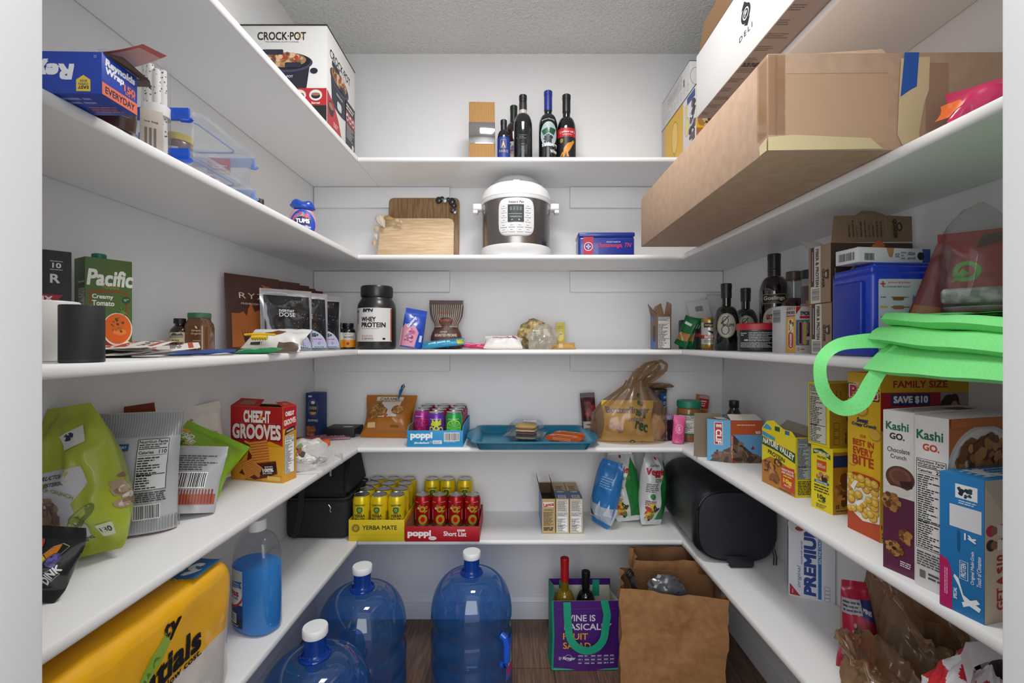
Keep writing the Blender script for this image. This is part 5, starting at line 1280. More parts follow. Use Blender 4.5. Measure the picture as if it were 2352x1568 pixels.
for nm, pts, wd in (('handle', [(.02, -.01, .225), (.045, -.02, .26), (.075, -.03, .295), (.105, -.035, .315), (.128, -.03, .300), (.125, -.02, .275), (.085, -.01, .250), (.04, .0, .228)], .030), ('handle', [(.0, .01, .22), (.02, .012, .262), (.06, .010, .298), (.095, .004, .310), (.110, .0, .285), (.075, .004, .25), (.03, .008, .225)], .030)):
    b = MB(); n = len(pts)
    def P_(v):
        f = min(max(v, 0), 1)*(n-1); i = min(int(f), n-2); return Vector(pts[i]).lerp(Vector(pts[i+1]), f-i)
    def rib(u, v):
        p = P_(v); q = (P_(v+.03)-P_(v-.03)).normalized(); s_ = Vector((q.z, 0, -q.x))
        return p + s_*(u-.5)*wd*(.75+.35*math.cos(v*6.28)) + Vector((0, .006*math.sin(u*14+v*3), 0))
    b.sheet(rib, 8, 40, TAN2); b.build(nm, t, smooth=50)
def art_but(d):
    d.rect(-.098, .002, .098, .158, 'dcc023'); d.text('Butterfinger', 0, .118, '2a3a8a', w=.175, h=.030, bold=.05); d.text('minis', .03, .088, '2a3a8a', w=.06, h=.016, bold=.04); d.clump(-.05, .055, .03, .02, 16, ['c98a2a', '8a5a20', 'e0b04a'], .012, seed=2); d.ell(.05, .04, .02, .016, 'efe3b0')
bag_thing('candy_bag', 'yellow candy bag with blue lettering inside the brown grocery bag', 'bag', Pouch(.200, .155, .055, seed=121, bend=lean(3, 0, 0, h=.15), wr=.003), (.448, 1.762, T4+.003), R(-3), M('d8bc22', rough=.35, coat=.2), art_but)
b = MB(); b.merge(crumple((.032, .028, .046), 9, .2), M('d2b9a6', rough=.4), T=Matrix.Translation((0, 0, .05)))
solo(b, 'snack_packet', 'pale pink snack packet at the right inside the brown grocery bag', 'packet', (.566, 1.785, T4+.003), smooth=30)
# blue canister with a twist of brown film on its lid, small jar, pink packet
t = thing('canister', 'blue food canister behind the brown grocery bag', 'canister', (.600, 1.895, T4), R(10))
b = MB(); b.lathe([(.040, 0), (.042, .002), (.042, .178), (.0405, .180)], M('24508c', rough=.35), seg=44); d = cyl_dec(b, .042, du=.005); d.rect(-.06, .005, .0, .175, '1b2a44'); d.lines(-.04, .14, -.005, .152, 1, 'd8e2ee'); d.text('PRO', .028, .160, 'c9d8ea', w=.03, h=.010, bold=.04); d.ell(.03, .105, .022, .022, 'e2ddd2'); d.clump(.03, .105, .016, .016, 24, ['b5793a', '8a5528', 'd8a860'], .005, seed=3); d.lines(.01, .13, .05, .145, 2, 'c9d8ea'); b.build('body', t)
b = MB(); b.lathe([(.0425, .178), (.044, .180), (.044, .190), (.042, .1925), (.001, .193)], M('3a3532', rough=.4), seg=44); b.build('lid', t)
b = MB(); b.merge(crumple((.056, .030, .010), 6, .25), TAN2, T=Matrix.Translation((.0, 0, .012)))
solo(b, 'folded_bag', 'flattened brown plastic bag lying on the blue canister lid', 'bag', (.612, 1.895, T4+.1935), smooth=30)
t = thing('jam_jar', 'small dark jam jar with a purple checked lid', 'jar', (.612, 1.805, T4), 0)
b = MB(); b.lathe([(.024, 0), (.027, .002), (.027, .072), (.024, .080), (.023, .084)], M('2a1220', rough=.1, coat=.5), seg=36); b.build('glass_body', t)
b = MB(); b.lathe([(.0265, .083), (.027, .084), (.027, .097), (.0255, .0985), (.001, .099)], Mpat('purple_check', 'stripe', '4a2a7a', 'cfc4dc', 60, rough=.4), seg=36); b.build('lid', t)
b = MB(); P = Pouch(.045, .105, .035, seed=131, flat=True, bend=lean(4, 5, 0, h=.1), wr=.0015, topf=.5, pinch=.02, seal=.012); PKM = M('d85a8e', rough=.4); P.mesh(b, PKM, nu=16, nv=22); d = P.dec(b); d.ring(0, .055, .013, .016, .0015, 'f0b8cf'); d.text('S', 0, .055, 'f0b8cf', h=.014); d.lines(-.015, .01, .015, .035, 5, 'b03a6c')
zs = min(v.co.z for v in b.bm.verts); solo(b, 'pink_packet', 'small pink stand up packet in front of the peanut butter jar', 'packet', (.632, 1.735, T4-zs), R(-14), smooth=60, weld=True)
# peanut butter jar
t = thing('peanut_butter_jar', 'peanut butter jar with a green lid on the back shelf corner', 'jar', (.700, 1.80, T4), R(8))
b = MB(); b.lathe([(.040, 0), (.044, .003), (.045, .010), (.045, .118), (.043, .126), (.039, .132)], M('8a5a2e', rough=.2, coat=.5), seg=48); d = cyl_dec(b, .0452, du=.005)
d.rect(-.066, .028, .066, .108, '1f6a4c'); d.rect(-.064, .034, .064, .102, 'd9d6cc'); d.facts(-.048, .038, -.002, .100, bg='dedbd2'); d.lines(.004, .062, .04, .1, 7, '4a4a48'); d.barcode(.008, .038, .036, .056); d.rect(-.040, .012, .05, .0125, '6a4220'); b.build('jar_body', t)
b = MB(); b.lathe([(.0445, .130), (.0455, .131), (.0455, .152), (.043, .156), (.001, .1565)], M('127a5c', rough=.4, bump=.3, bscale=400), seg=48); b.build('lid', t)
# tall red and orange box, syrup bottle
w_, d_, h_ = .042, .035, .165
b = MB(); b.box((0, 0, 0), (w_, d_, h_), 'b87a3a', bev=.001); D = box_decs(b, w_, d_, h_); f = D['front']; f.rect(.0005, .112, w_-.0005, .152, 'b3242e'); f.lines(.008, .118, .034, .146, 3, 'ecd8d2'); f.rect(.0005, .152, w_-.0005, h_-.0005, 'b59a9a'); f.lines(.006, .02, .036, .105, 12, '6a3f1a')
o = solo(b, 'baking_box', 'narrow orange box with a red band tilting in the back right corner', 'box', (.752, 1.872, T4+.0052), 0); o.rotation_euler = (0, R(7), 0)
t = thing('syrup_bottle', 'dark syrup bottle with a black cap near the right wall', 'bottle', (.842, 1.725, T4), 0)
b = MB(); b.lathe([(.026, 0), (.030, .003), (.0305, .05), (.027, .07), (.0305, .090), (.029, .108), (.018, .128), (.0155, .135), (.0155, .142)], M('1a1014', rough=.12, coat=.6), seg=40); d = cyl_dec(b, .0308, du=.005); d.rect(-.03, .015, .03, .048, '2f2040'); b.build('bottle_body', t)
b = MB(); b.lathe([(.0165, .140), (.0172, .141), (.0172, .164), (.016, .166), (.001, .1662)], M('151517', rough=.4), seg=32); b.build('cap', t)

# ---------------------------------------------------------------- second shelf from the bottom, right run
# bar box with a mountain picture; its blue end flap is swung open
w_, d_, h_ = .100, .069, .136
t = thing('bar_box', 'blue and orange bar box with a mountain picture, its flaps open', 'box', (.700, 1.457, T4+.0006), R(-1.5))
Fa = R(157); fm = MB(); fx, fy = .069*math.cos(Fa), .069*math.sin(Fa)
fm.poly([(fx, fy, 0), (-.0004, 0, 0), (-.0004, 0, h_), (fx, fy, h_)], '5fa3cf'); fm.poly([(0, .001, 0), (fx, fy+.001, 0), (fx, fy+.001, h_), (0, .001, h_)], '8a7a6a'); f = plane_dec(fm, (fx, fy, 0), (-fx, -fy, 0), (0, 0, 1))
b = MB(); b.box((0, 0, 0), (w_, d_, h_), '5fa3cf', bev=.0008, skip=('top', 'left')); D = box_decs(b, w_, d_, h_)
f.rect(.021, .055, .046, .128, 'f0ece6'); f.rect(.0225, .0565, .0445, .1265, 'b3202a'); f.text('CLIF', .034, .081, 'f4eee8', w=.044, h=.016, bold=.05, rot=-math.pi/2); f.text('BAR', .034, .116, 'f4eee8', w=.016, h=.009, bold=.05, rot=math.pi)
f.poly([(.008, .001), (.02, .016), (.035, .024), (.05, .040), (.068, .050), (.068, .001)], '4f3a30'); f.clump(.048, .018, .018, .013, 22, ['6a5040', '3a2a24', '7d6450'], .006, seed=2, asp=2.5)
f.poly([(.022, .028), (.028, .034), (.034, .030), (.026, .026)], '8a2028'); f.ell(.030, .036, .003, .003, '2a2a2a'); fm.build('end_flap', t, smooth=0)
r = D['front']; r.rect(.0005, .0005, w_-.0005, h_-.0005, '5f97c2'); r.rect(.0005, .090, w_-.0005, h_-.0005, 'b5532a'); r.rect(.0005, .0005, .008, h_-.0005, 'b5532a'); r.text('CRUNCHY PEANUT BUTTER', .0043, .05, 'f0d8c8', w=.07, h=.003, rot=-math.pi/2); r.lines(.02, .118, .08, .124, 1, 'f0d8c8', fill=.4)
r.poly([(.0085, .09), (.02, .078), (.04, .055), (.07, .03), (.097, .018), (.097, .0005), (.0085, .0005)], '4a382e'); r.clump(.03, .028, .02, .024, 34, ['6a5242', '3a2c24', '7d6652', '54402f'], .008, seed=4, asp=2.2); r.clump(.072, .012, .022, .009, 20, ['6a5242', '3a2c24'], .006, seed=5, asp=2)
r.poly([(.064, .045), (.070, .055), (.076, .046), (.070, .042)], '8a2028'); r.text('ER', .085, .098, 'f0d8c8', w=.015, h=.008, rot=math.pi, bold=.04)
b.build('carton', t)
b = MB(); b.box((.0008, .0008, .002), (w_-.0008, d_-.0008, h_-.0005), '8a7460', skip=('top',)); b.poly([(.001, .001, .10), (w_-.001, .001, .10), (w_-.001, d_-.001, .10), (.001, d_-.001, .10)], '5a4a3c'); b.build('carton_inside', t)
def flap(t, pts, m1, m2, nm='flap'):
    b = MB(); p = [Vector(q) for q in pts]; n = (p[1]-p[0]).cross(p[-1]-p[0]).normalized()*.0005
    b.poly([q+n for q in p], m1); b.poly([q-n for q in p[::-1]], m2); return b.build(nm, t, smooth=0)
flap(t, [(0, 0, h_), (w_, 0, h_), (w_-.004, .034, h_+.014), (.004, .034, h_+.014)], 'd8d0c6', '8a7460', 'top_flap'); flap(t, [(0, .003, h_), (0, d_-.003, h_), (-.040, d_*.6, h_+.004), (-.036, .012, h_+.002)], 'c9c4be', '8a7460', 'dust_flap')
flap(t, [(-.001, d_, .002), (-.090, d_+.004, .002), (-.088, d_+.004, h_+.012), (-.001, d_, h_+.012)], '8a7a6a', '8a7a6a', 'back_flap')
# bar box lying behind it
b = MB(); b.box((0, 0, 0), (.105, .075, .118), '5a97bb', bev=.001); D = box_decs(b, .105, .075, .118); D['front'].rect(.012, .092, .07, .116, 'b3313a'); D['front'].text('Nutrition Facts', .04, .108, 'f0eae4', w=.05, h=.006, bold=.03); D['top'].rect(.05, .01, .104, .06, 'b3313a')
solo(b, 'bar_box', 'blue box with a red panel standing behind the mountain picture box', 'box', (.775, 1.625, T4), R(-6))
# yellow protein bar boxes
def nv_front(f, w, h):
    f.rect(.0005, .0005, w-.0005, h*.52, 'b9791c'); f.poly([(.0005, h*.40), (w*.35, h*.56), (w-.0005, h*.40), (w-.0005, h-.0005), (.0005, h-.0005)], 'e6d21a')
    f.poly([(.001, h*.70), (w*.5, h*.655), (w-.001, h*.56), (w-.001, h*.73), (w*.5, h*.79), (.001, h*.855)], '1d5230'); f.text('NATURE VALLEY', w*.5, h*.715, 'f0ead0', w=w*.92, h=h*.095, bold=.05, rot=-.17, arch=.004)
    f.text('PROTEIN', w*.45, h*.575, '2a2a1a', w=w*.5, h=h*.07, bold=.04, rot=-.15)
    f.poly([(w*.60, h*.08), (w*.97, h*.05), (w*.97, h*.46), (w*.60, h*.43)], 'c2401c'); f.text('PEANUT BUTTER', w*.785, h*.39, 'f4e6dc', w=w*.33, h=h*.035, bold=.04); f.text('DARK CHOCOLATE', w*.785, h*.34, 'f4e6dc', w=w*.33, h=h*.035, bold=.04); f.text('10g', w*.78, h*.20, 'f0d21c', w=w*.22, h=h*.085, bold=.06); f.text('PROTEIN', w*.78, h*.13, 'f4e6dc', w=w*.18, h=h*.025, bold=.03); f.lines(w*.66, h*.27, w*.92, h*.31, 1, 'f0d21c')
    f.poly([(w*.02, h*.38), (w*.13, h*.44), (w*.56, h*.18), (w*.48, h*.08), (w*.36, h*.10)], '5a2f14'); f.clump(w*.22, h*.31, w*.15, h*.07, 34, ['c98a4a', '8a5528', 'b5763a', '5a3418'], .0075, seed=3, asp=1.5); f.clump(w*.38, h*.20, w*.12, h*.06, 26, ['c98a4a', '8a5528', '6a3f1c'], .0075, seed=4, asp=1.5); f.clump(w*.50, h*.47, w*.08, h*.04, 12, ['3f2414', '5a3820', 'c98a4a'], .006, seed=6)
    f.poly([(w*.02, h*.88), (w*.42, h*.83), (w*.42, h*.89), (w*.02, h*.95)], '3a9acb'); f.lines(w*.55, h*.05, w*.9, h*.02, 1, '5a3a0c')
def nv_side(r, w, h, cal='200'): r.rect(.0005, .0005, w-.0005, h-.0005, 'd8c41c'); r.facts(.004, h*.30, w-.004, h*.985, cal, bg='a9b4b8'); r.lines(.005, .006, w-.005, h*.28, 9, '2a2a22', fill=.55, rag=.1)
w_, d_, h_ = .1345, .046, .150
t = thing('bar_box', 'open yellow and green protein bar box, grey inside showing', 'box', (.6955, 1.266, T4), R(-85.6))
b = MB(); b.box((0, 0, 0), (w_, d_, h_), 'e0cc1a', bev=.0008, skip=('top',)); D = box_decs(b, w_, d_, h_); nv_front(D['front'], w_, h_); nv_side(D['right'], d_, h_); b.build('carton', t)
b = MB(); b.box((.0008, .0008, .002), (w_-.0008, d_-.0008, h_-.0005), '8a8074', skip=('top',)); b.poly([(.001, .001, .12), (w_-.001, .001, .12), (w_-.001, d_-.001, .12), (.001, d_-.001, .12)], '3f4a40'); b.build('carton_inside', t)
b = MB(); pts = [(0, 0, h_), (.022, 0, h_+.022), (.05, 0, h_+.028), (.09, 0, h_+.012), (.12, 0, h_+.012), (w_, 0, h_+.001)]
b.poly([(w_, 0, h_)] + [Vector(p) for p in pts[::-1][1:]] , 'e6d21a'); b.poly([Vector(p) + Vector((0, .0012, 0)) for p in pts], '8a8074'); d = plane_dec(b, (0, 0, h_), (1, 0, 0), (0, 0, 1)); d.rect(.055, .002, .075, .014, '1d5230'); d.rect(.095, .0, .112, .010, '2a6a9a'); d.poly([(.004, .0), (.04, .0), (.04, .008), (.02, .015)], '3a9acb'); b.build('front_flap', t, smooth=0)
flap(t, [(.002, d_, h_), (w_-.002, d_, h_), (w_-.004, d_+.012, h_+.020), (.02, d_+.014, h_+.024)], '8a8074', '1d5230', 'back_flap')
def nvb(loc, rz, label, kind):
    w, d, h = .058, .150, .147
    t = thing('bar_box', label, 'box', loc, rz)
    b = MB(); b.box((0, 0, 0), (w, d, h), 'e0cc1a', bev=.0008); D = box_decs(b, w, d, h); f, r = D['front'], D['right']
    if kind == 0:
        f.rect(.0005, .0005, w-.0005, h-.0005, 'e2ce1a'); f.poly([(.006, h*.86), (w*.5, h*.90), (w-.006, h*.82), (w-.006, h*.90), (w*.5, h*.97), (.006, h*.94)], '1d5230'); f.text('NATURE VALLEY', w*.5, h*.90, 'f0ead0', w=w*.7, h=.006, bold=.04, rot=-.1); f.text('PROTEIN', w*.5, h*.83, '2a2a1a', w=w*.4, h=.005, bold=.04); f.rect(w*.28, h*.62, w*.72, h*.78, 'c2501c')
        f.text('PEANUT\nBUTTER DARK\nCHOCOLATE', w*.5, h*.70, 'f4e6dc', w=w*.38, bold=.03); f.clump(w*.5, h*.52, w*.26, h*.05, 14, ['3a2416', 'b5844a', '5a3a20', 'd8b27a'], .006, seed=3); f.rect(w*.16, h*.42, w*.84, h*.46, '2a6a9a'); f.text('GLUTEN FREE', w*.5, h*.44, 'e8f0f4', w=w*.5, h=.003, bold=.03)
        f.lines(w*.16, h*.27, w*.84, h*.40, 3, '4a451a', fill=.5, rag=.1); f.text('10g', w*.5, h*.20, '3a3a10', w=w*.36, h=.013, bold=.05); f.text('PROTEIN', w*.5, h*.14, '3a3a10', w=w*.3, h=.004, bold=.03); f.lines(w*.25, h*.03, w*.75, h*.10, 3, '6a6420')
        r.rect(.0005, .0005, d-.0005, h-.0005, 'a8741c'); r.rect(.001, h*.72, .10, h*.90, '22305e'); r.rect(.0005, h*.95, d-.0005, h-.0005, 'e2ce1a'); r.clump(.045, h*.36, .045, h*.20, 60, ['8a5a28', '6a3f18', 'b07a3c', '54300f'], .009, seed=8, asp=1.3); r.text('10', .012, h*.12, '2a2410', w=.009, h=.009, bold=.03); r.lines(.008, .006, .045, .010, 1, '2a2410'); r.rect(.018, h*.22, .032, h*.26, 'c9802a')
    else:
        f.facts(.004, .006, w-.008, h*.96, '200', bg='c9c8b8'); r.rect(.0005, .0005, d-.0005, h-.0005, 'a88420')
        r.poly([(.055, h*.25), (.045, h*.45), (.06, h*.62), (.07, h*.85), (.12, h*.93), (.149, h*.9), (.149, h*.2)], '4a2a18'); r.clump(.10, h*.55, .04, h*.28, 46, ['8a5a34', '6a3f20', 'b07a48', '3a2012'], .009, seed=9, asp=1.2)
        for k in range(4): r.lines(.010 + .006*k, h*.55, .014 + .006*k, h*.9, 1, '5a4410', vert=True, seed=k)
        for k in range(3): r.frame(.010, h*(.05 + .12*k), .026, h*(.15 + .12*k), .001, '5a4410')
        for k in range(3): r.lines(.04 + .012*k, h*.06, .047 + .012*k, h*.24, 1, '4a380c', vert=True, seed=k+5, rag=.1)
    b.build('carton', t); return t
nvb((.7075, 1.076, T4), R(-79), 'closed yellow protein bar box on the shelf, under another yellow box', 0)
nvb((.7055, 1.084, T4+.1474), R(-79), 'yellow bar box with nutrition panel, stacked on another yellow box', 1)
# corn puffs cereal
w_, d_, h_ = .0765, .19, .326
t = thing('cereal_box', 'tall yellow puffed corn cereal box beneath the green tote handle', 'box', (.7035, .954, T4), R(-84.5))
b = MB(); b.box((0, 0, 0), (w_, d_, h_), 'e0b418', bev=.001); D = box_decs(b, w_, d_, h_); f = D['front']; W = w_
f.rect(.0005, .0005, w_-.0005, .045, 'b5441a'); f.text('Pops', W*.5, .283, '6a0f14', w=W*.88, h=.034, bold=.12); f.text('Pops', W*.5, .284, 'd8dfe2', w=W*.84, h=.031, bold=.09); f.text('Pops', W*.5, .284, 'b3202a', w=W*.80, h=.029, bold=.05); f.text('CORN', W*.3, .303, 'e8e2d2', w=.016, h=.006, bold=.04)
for x, y, r in ((.034, .252, .015), (.066, .205, .012), (.013, .143, .010)): f.ell(x, y, r*1.1, r, 'b5861c'); f.ell(x-.001, y+.001, r*.95, r*.85, 'dcb040')
f.text('Sweet', W*.48, .230, '24305e', w=.026, h=.009, bold=.06, shear=.15); f.text('Crispy Crunch', W*.52, .220, '24305e', w=.056, h=.008, bold=.06, shear=.15)
f.text('OUR', W*.5, .198, 'b3321a', w=.014, h=.006, bold=.02); f.text('BEST IN', W*.5, .184, 'b3321a', w=.048, h=.012, bold=.03); f.text('EVERY', W*.5, .167, 'b3321a', w=.046, h=.014, bold=.03); f.text('BITE', W*.5, .148, 'b3321a', w=.048, h=.018, bold=.03)
f.poly([(.0005, .115), (.02, .122), (.06, .122), (w_-.0005, .118), (w_-.0005, .10), (.0005, .10)], 'b5441a'); f.ell(W*.5, .10, .038, .012, 'e8e4dc'); f.poly([(.0005, .045), (w_*.5, .028), (w_-.0005, .035), (w_-.0005, .108), (.0005, .108)], 'e2ddd2')
rnd = random.Random(5)
for k in range(46):
    x, y = rnd.uniform(.006, W-.006), rnd.uniform(.04, .112); r = rnd.uniform(.007, .0105); x = min(max(x, r+.001), W-r-.001); f.step = .00001
    f.ell(x, y, r, r*.9, 'a8781a', n=18); f.ell(x-.0006, y+.0008, r*.88, r*.78, 'd8ac3c', n=18); f.ell(x-.0018, y+.0024, r*.45, r*.36, 'e8c868', n=14)
for a, c in (((.01, .09), (.02, .105)), ((.02, .06), (.035, .07))): f.poly([a, (a[0]+.008, a[1]-.006), (c[0]+.008, c[1]), c], 'efece6')
r = D['right']; r.rect(.0005, .0005, d_-.0005, h_-.0005, 'c9a31c'); r.rect(.0005, .216, d_-.0005, .290, 'a01c22'); r.poly([(.0005, .205), (.06, .226), (.11, .205), (d_-.0005, .22), (d_-.0005, .19), (.0005, .19)], 'c9a31c'); r.rect(.128, .222, d_-.0005, .290, 'a39c98')
r.text('FAMILY SIZE', .085, .306, 'a01c22', w=.115, h=.013, bold=.035); r.rrect(.022, .264, .106, .287, .003, '28306a'); r.text('SAVE $10', .064, .2755, 'eeeef2', w=.072, h=.014, bold=.06); r.text('ON BREAKFAST', .064, .252, 'f2e8e6', w=.092, h=.013, bold=.05); r.lines(.012, .234, .116, .242, 2, 'e2b8b4', fill=.4)
r.clump(.152, .268, .012, .014, 20, ['2a1c18', '3a2620'], .010, seed=2); r.ell(.158, .262, .008, .011, 'a87a60'); r.clump(.153, .236, .016, .010, 14, ['c9b8b4', 'b59a98'], .009, seed=4); r.ell(.172, .25, .010, .006, 'a87a60', rot=.6); r.text('150', .008, .03, '2a2410', w=.013, h=.008, bold=.03); r.lines(.003, .006, .03, .02, 2, '2a2410')
b.build('carton', t)
# two granola cereal boxes
def grains(D, cx, cy, rx, ry, n, s, seed): D.clump(cx, cy, rx, ry, n, ['9a6a34', '7a4c22', 'b5854a', '5f3a1a', 'a87840'], s, seed=seed)
w_, d_, h_ = .0485, .19, .272
t = thing('cereal_box', 'white and maroon chocolate granola cereal box', 'box', (.6420, .7875, T4), R(-73))
b = MB(); b.box((0, 0, 0), (w_, d_, h_), 'dcd8d6', bev=.001); D = box_decs(b, w_, d_, h_); f = D['front']; W = w_
f.rect(.0005, .0005, W-.0005, .128, '5a2440'); f.text('Kashi', W*.46, .246, '1d6a50', w=.034, h=.013, bold=.03); f.text('GO.', W*.46, .229, '33312f', w=.022, h=.010, bold=.04); f.text('Chocolate', W*.5, .206, '3a3634', w=.034, h=.008, bold=.01); f.text('Crunch', W*.5, .195, '3a3634', w=.024, h=.007, bold=.01)
f.ell(W*.55, .160, .022, .020, '5f3a2a'); f.ell(W*.55, .162, .017, .014, '7a5040'); f.ell(W*.53, .163, .012, .009, '6a4434'); f.poly([(.026, .155), (.046, .160), (.045, .147), (.030, .145)], '3a2218'); f.ell(W*.45, .138, .02, .007, 'd8d0cc')
grains(f, .014, .118, .011, .014, 46, .0042, 2); grains(f, .034, .065, .009, .011, 26, .004, 3); grains(f, .018, .040, .013, .010, 46, .0038, 4); f.ell(.019, .040, .004, .003, '3a2016'); f.lines(.028, .014, .044, .024, 3, 'e2d2da', fill=.5, rag=.1)
u = D['top']; u.lines(.008, .01, .04, .18, 9, '6a6664', vert=True, fill=.4); u.rect(.02, .11, .045, .16, '3a3a3c')
b.build('carton', t)
t = thing('cereal_box', 'white and orange granola cereal box with a full bowl on its wide face', 'box', (.6470, .7315, T4), R(-76))
w_ = .047; b = MB(); b.box((0, 0, 0), (w_, d_, h_), 'dcd8d6', bev=.001); D = box_decs(b, w_, d_, h_); f = D['front']; W = w_
f.text('Kashi', W*.46, .242, '1d6a50', w=.036, h=.014, bold=.03); f.text('GO.', W*.5, .223, 'c2451c', w=.022, h=.010, bold=.04); f.facts(.003, .062, W-.003, .204, '220', bg='e2e0dc'); f.lines(.004, .034, W-.004, .058, 6, '4a4846', rag=.1); f.rect(.008, .016, .016, .028, '6a6866'); f.lines(.02, .016, .042, .028, 2, '4a4846')
r = D['right']; r.rect(.0005, .0005, d_-.0005, h_-.0005, 'b5632c'); r.ell(.075, .190, .078, .070, 'c9c6c2', n=48); r.ell(.075, .190, .072, .064, 'dedad4', n=48); grains(r, .075, .190, .060, .052, 260, .0085, 7); r.rect(.0005, .258, .19-.0005, h_-.0005, 'b5632c')
b.build('carton', t)
# blue and cream protein cereal box lying on its long edge
w_, d_, h_ = .0535, .19, .198
t = thing('cereal_box', 'blue and cream protein cereal box nearest the right door jamb', 'box', (.6345, .6755, T4), R(-76))
b = MB(); b.box((0, 0, 0), (w_, d_, h_), '1f78b8', bev=.001); D = box_decs(b, w_, d_, h_); f = D['front']; W = w_; V = math.pi/2
f.poly([(.0005, .0005), (.016, .0005), (.016, .055), (.011, .07), (.0005, .075)], 'b51a62'); f.lines(.006, .02, .011, .06, 2, 'e8a8c4', vert=True)
f.rect(.013, .122, W-.003, .154, 'dfe0e4'); f.rect(.020, .165, .046, .185, 'eaf0f4'); f.clump(.033, .175, .010, .007, 12, ['1f2a33', '33424c'], .003, seed=4); f.lines(.024, .157, .046, .163, 2, 'd8e8f4')
f.poly([(.030, .012), (.028, .018), (.045, .030), (.049, .026)], 'eef2f6'); f.poly([(.030, .022), (.030, .028), (.024, .050), (.019, .054), (.018, .050), (.024, .040)], 'eef2f6'); f.poly([(.030, .022), (.034, .018), (.048, .014), (.050, .020), (.036, .026), (.028, .030)], 'eef2f6'); f.text('SPECIAL', .020, .027, 'eef2f6', w=.016, h=.004, rot=V, bold=.03); f.text('PROTEIN', .030, .064, 'eef2f6', w=.020, h=.006, rot=V, bold=.02); f.frame(.0255, .051, .0355, .077, .0006, 'eef2f6'); f.text('Original Multi-Grain', .041, .072, 'eef2f6', w=.046, h=.005, rot=V, bold=.01); f.text('Touch of Cinnamon', .048, .070, 'eef2f6', w=.042, h=.005, rot=V, bold=.01); f.ell(.024, .104, .0016, .016, '155a90')
f.text('K', .040, .112, 'eef2f6', w=.009, h=.008, rot=V, bold=.06, shear=.5); f.lines(.030, .108, .034, .118, 1, 'eef2f6', vert=True)
r = D['right']; r.rect(.0005, .0005, d_-.0005, h_-.0005, 'c9b9a4'); r.poly([(.0005, .19), (.08, .1), (.19-.001, .1), (.19-.001, h_-.001), (.0005, h_-.001)], 'b5ab9c')
r.text('GET A $10', .032, .055, 'a3281c', w=.075, h=.016, rot=V, bold=.05); r.rrect(.044, .018, .053, .094, .004, 'a3281c'); r.text('DIGITAL REWARD FOR', .0485, .056, 'e8d8c8', w=.068, h=.005, rot=V, bold=.03); r.text('ACTIVEWEAR', .063, .055, 'a3281c', w=.072, h=.010, rot=V, bold=.04)
for yy, hair, top in ((.128, 'b51a4a', 'cfc8c4'), (.108, '2a1c18', 'dcd8d2')): r.ell(.012, yy, .009, .008, hair); r.ell(.018, yy, .007, .006, '8a5a40'); r.poly([(.024, yy-.008), (.05, yy-.006), (.05, yy+.008), (.024, yy+.007)], top); r.poly([(.05, yy-.006), (.09, yy-.010), (.09, yy+.004), (.05, yy+.006)], '2a2a30'); r.poly([(.03, yy+.007), (.055, yy+.016), (.058, yy+.012), (.036, yy+.005)], '8a5a40')
u = D['top']; u.lines(.008, .02, .045, .17, 4, 'cfe2f2', vert=True, fill=.3); u.text('K', .025, .05, 'e8f0f6', w=.03, h=.03, bold=.08, rot=1.5)
b.build('carton', t)

# ---------------------------------------------------------------- lowest right shelf
w_, d_, h_ = .111, .048, .236
t = thing('cracker_carton', 'white and blue saltine cracker carton with sideways lettering', 'box', (.795, 1.308, T5), R(-27.5))
b = MB(); b.box((0, 0, 0), (w_, d_, h_), 'd8dbe2', bev=.001); D = box_decs(b, w_, d_, h_); f = D['front']
f.text('PREMIUM', .052, .112, '1d3f8c', w=.196, h=.026, rot=V, bold=.06); f.rect(.071, .006, .079, .225, '2a6ab4'); f.text('SALTINE CRACKERS', .075, .15, 'e2ecf6', w=.09, h=.005, rot=V, bold=.02); f.text('original', .026, .060, '2a55a0', w=.062, h=.012, rot=V, shear=.3, bold=.0); f.text('topped with sea salt', .032, .128, '2a55a0', w=.066, h=.006, rot=V, bold=.01)
f.poly([(.003, .004), (.029, .004), (.003, .036)], 'a8202c'); f.text('Nabisco', .010, .015, 'f0e2e2', w=.012, rot=V)
for k in range(4): f.rrect(.086, .004 + .0105*k, .099, .013 + .0105*k, .002, '6a7488'); f.rrect(.0868, .0048 + .0105*k, .0982, .0122 + .0105*k, .002, 'd8dbe2')
f.ell(.02, .205, .022, .022, 'c9c6c2'); f.ell(.026, .195, .010, .006, '8a2a1c')
l = D['left']; l.rect(.012, .02, .036, .225, '8a9cb8'); l.text('PREMIUM', .024, .12, '1d3050', w=.18, h=.018, rot=V, bold=.05)
b.build('carton', t)
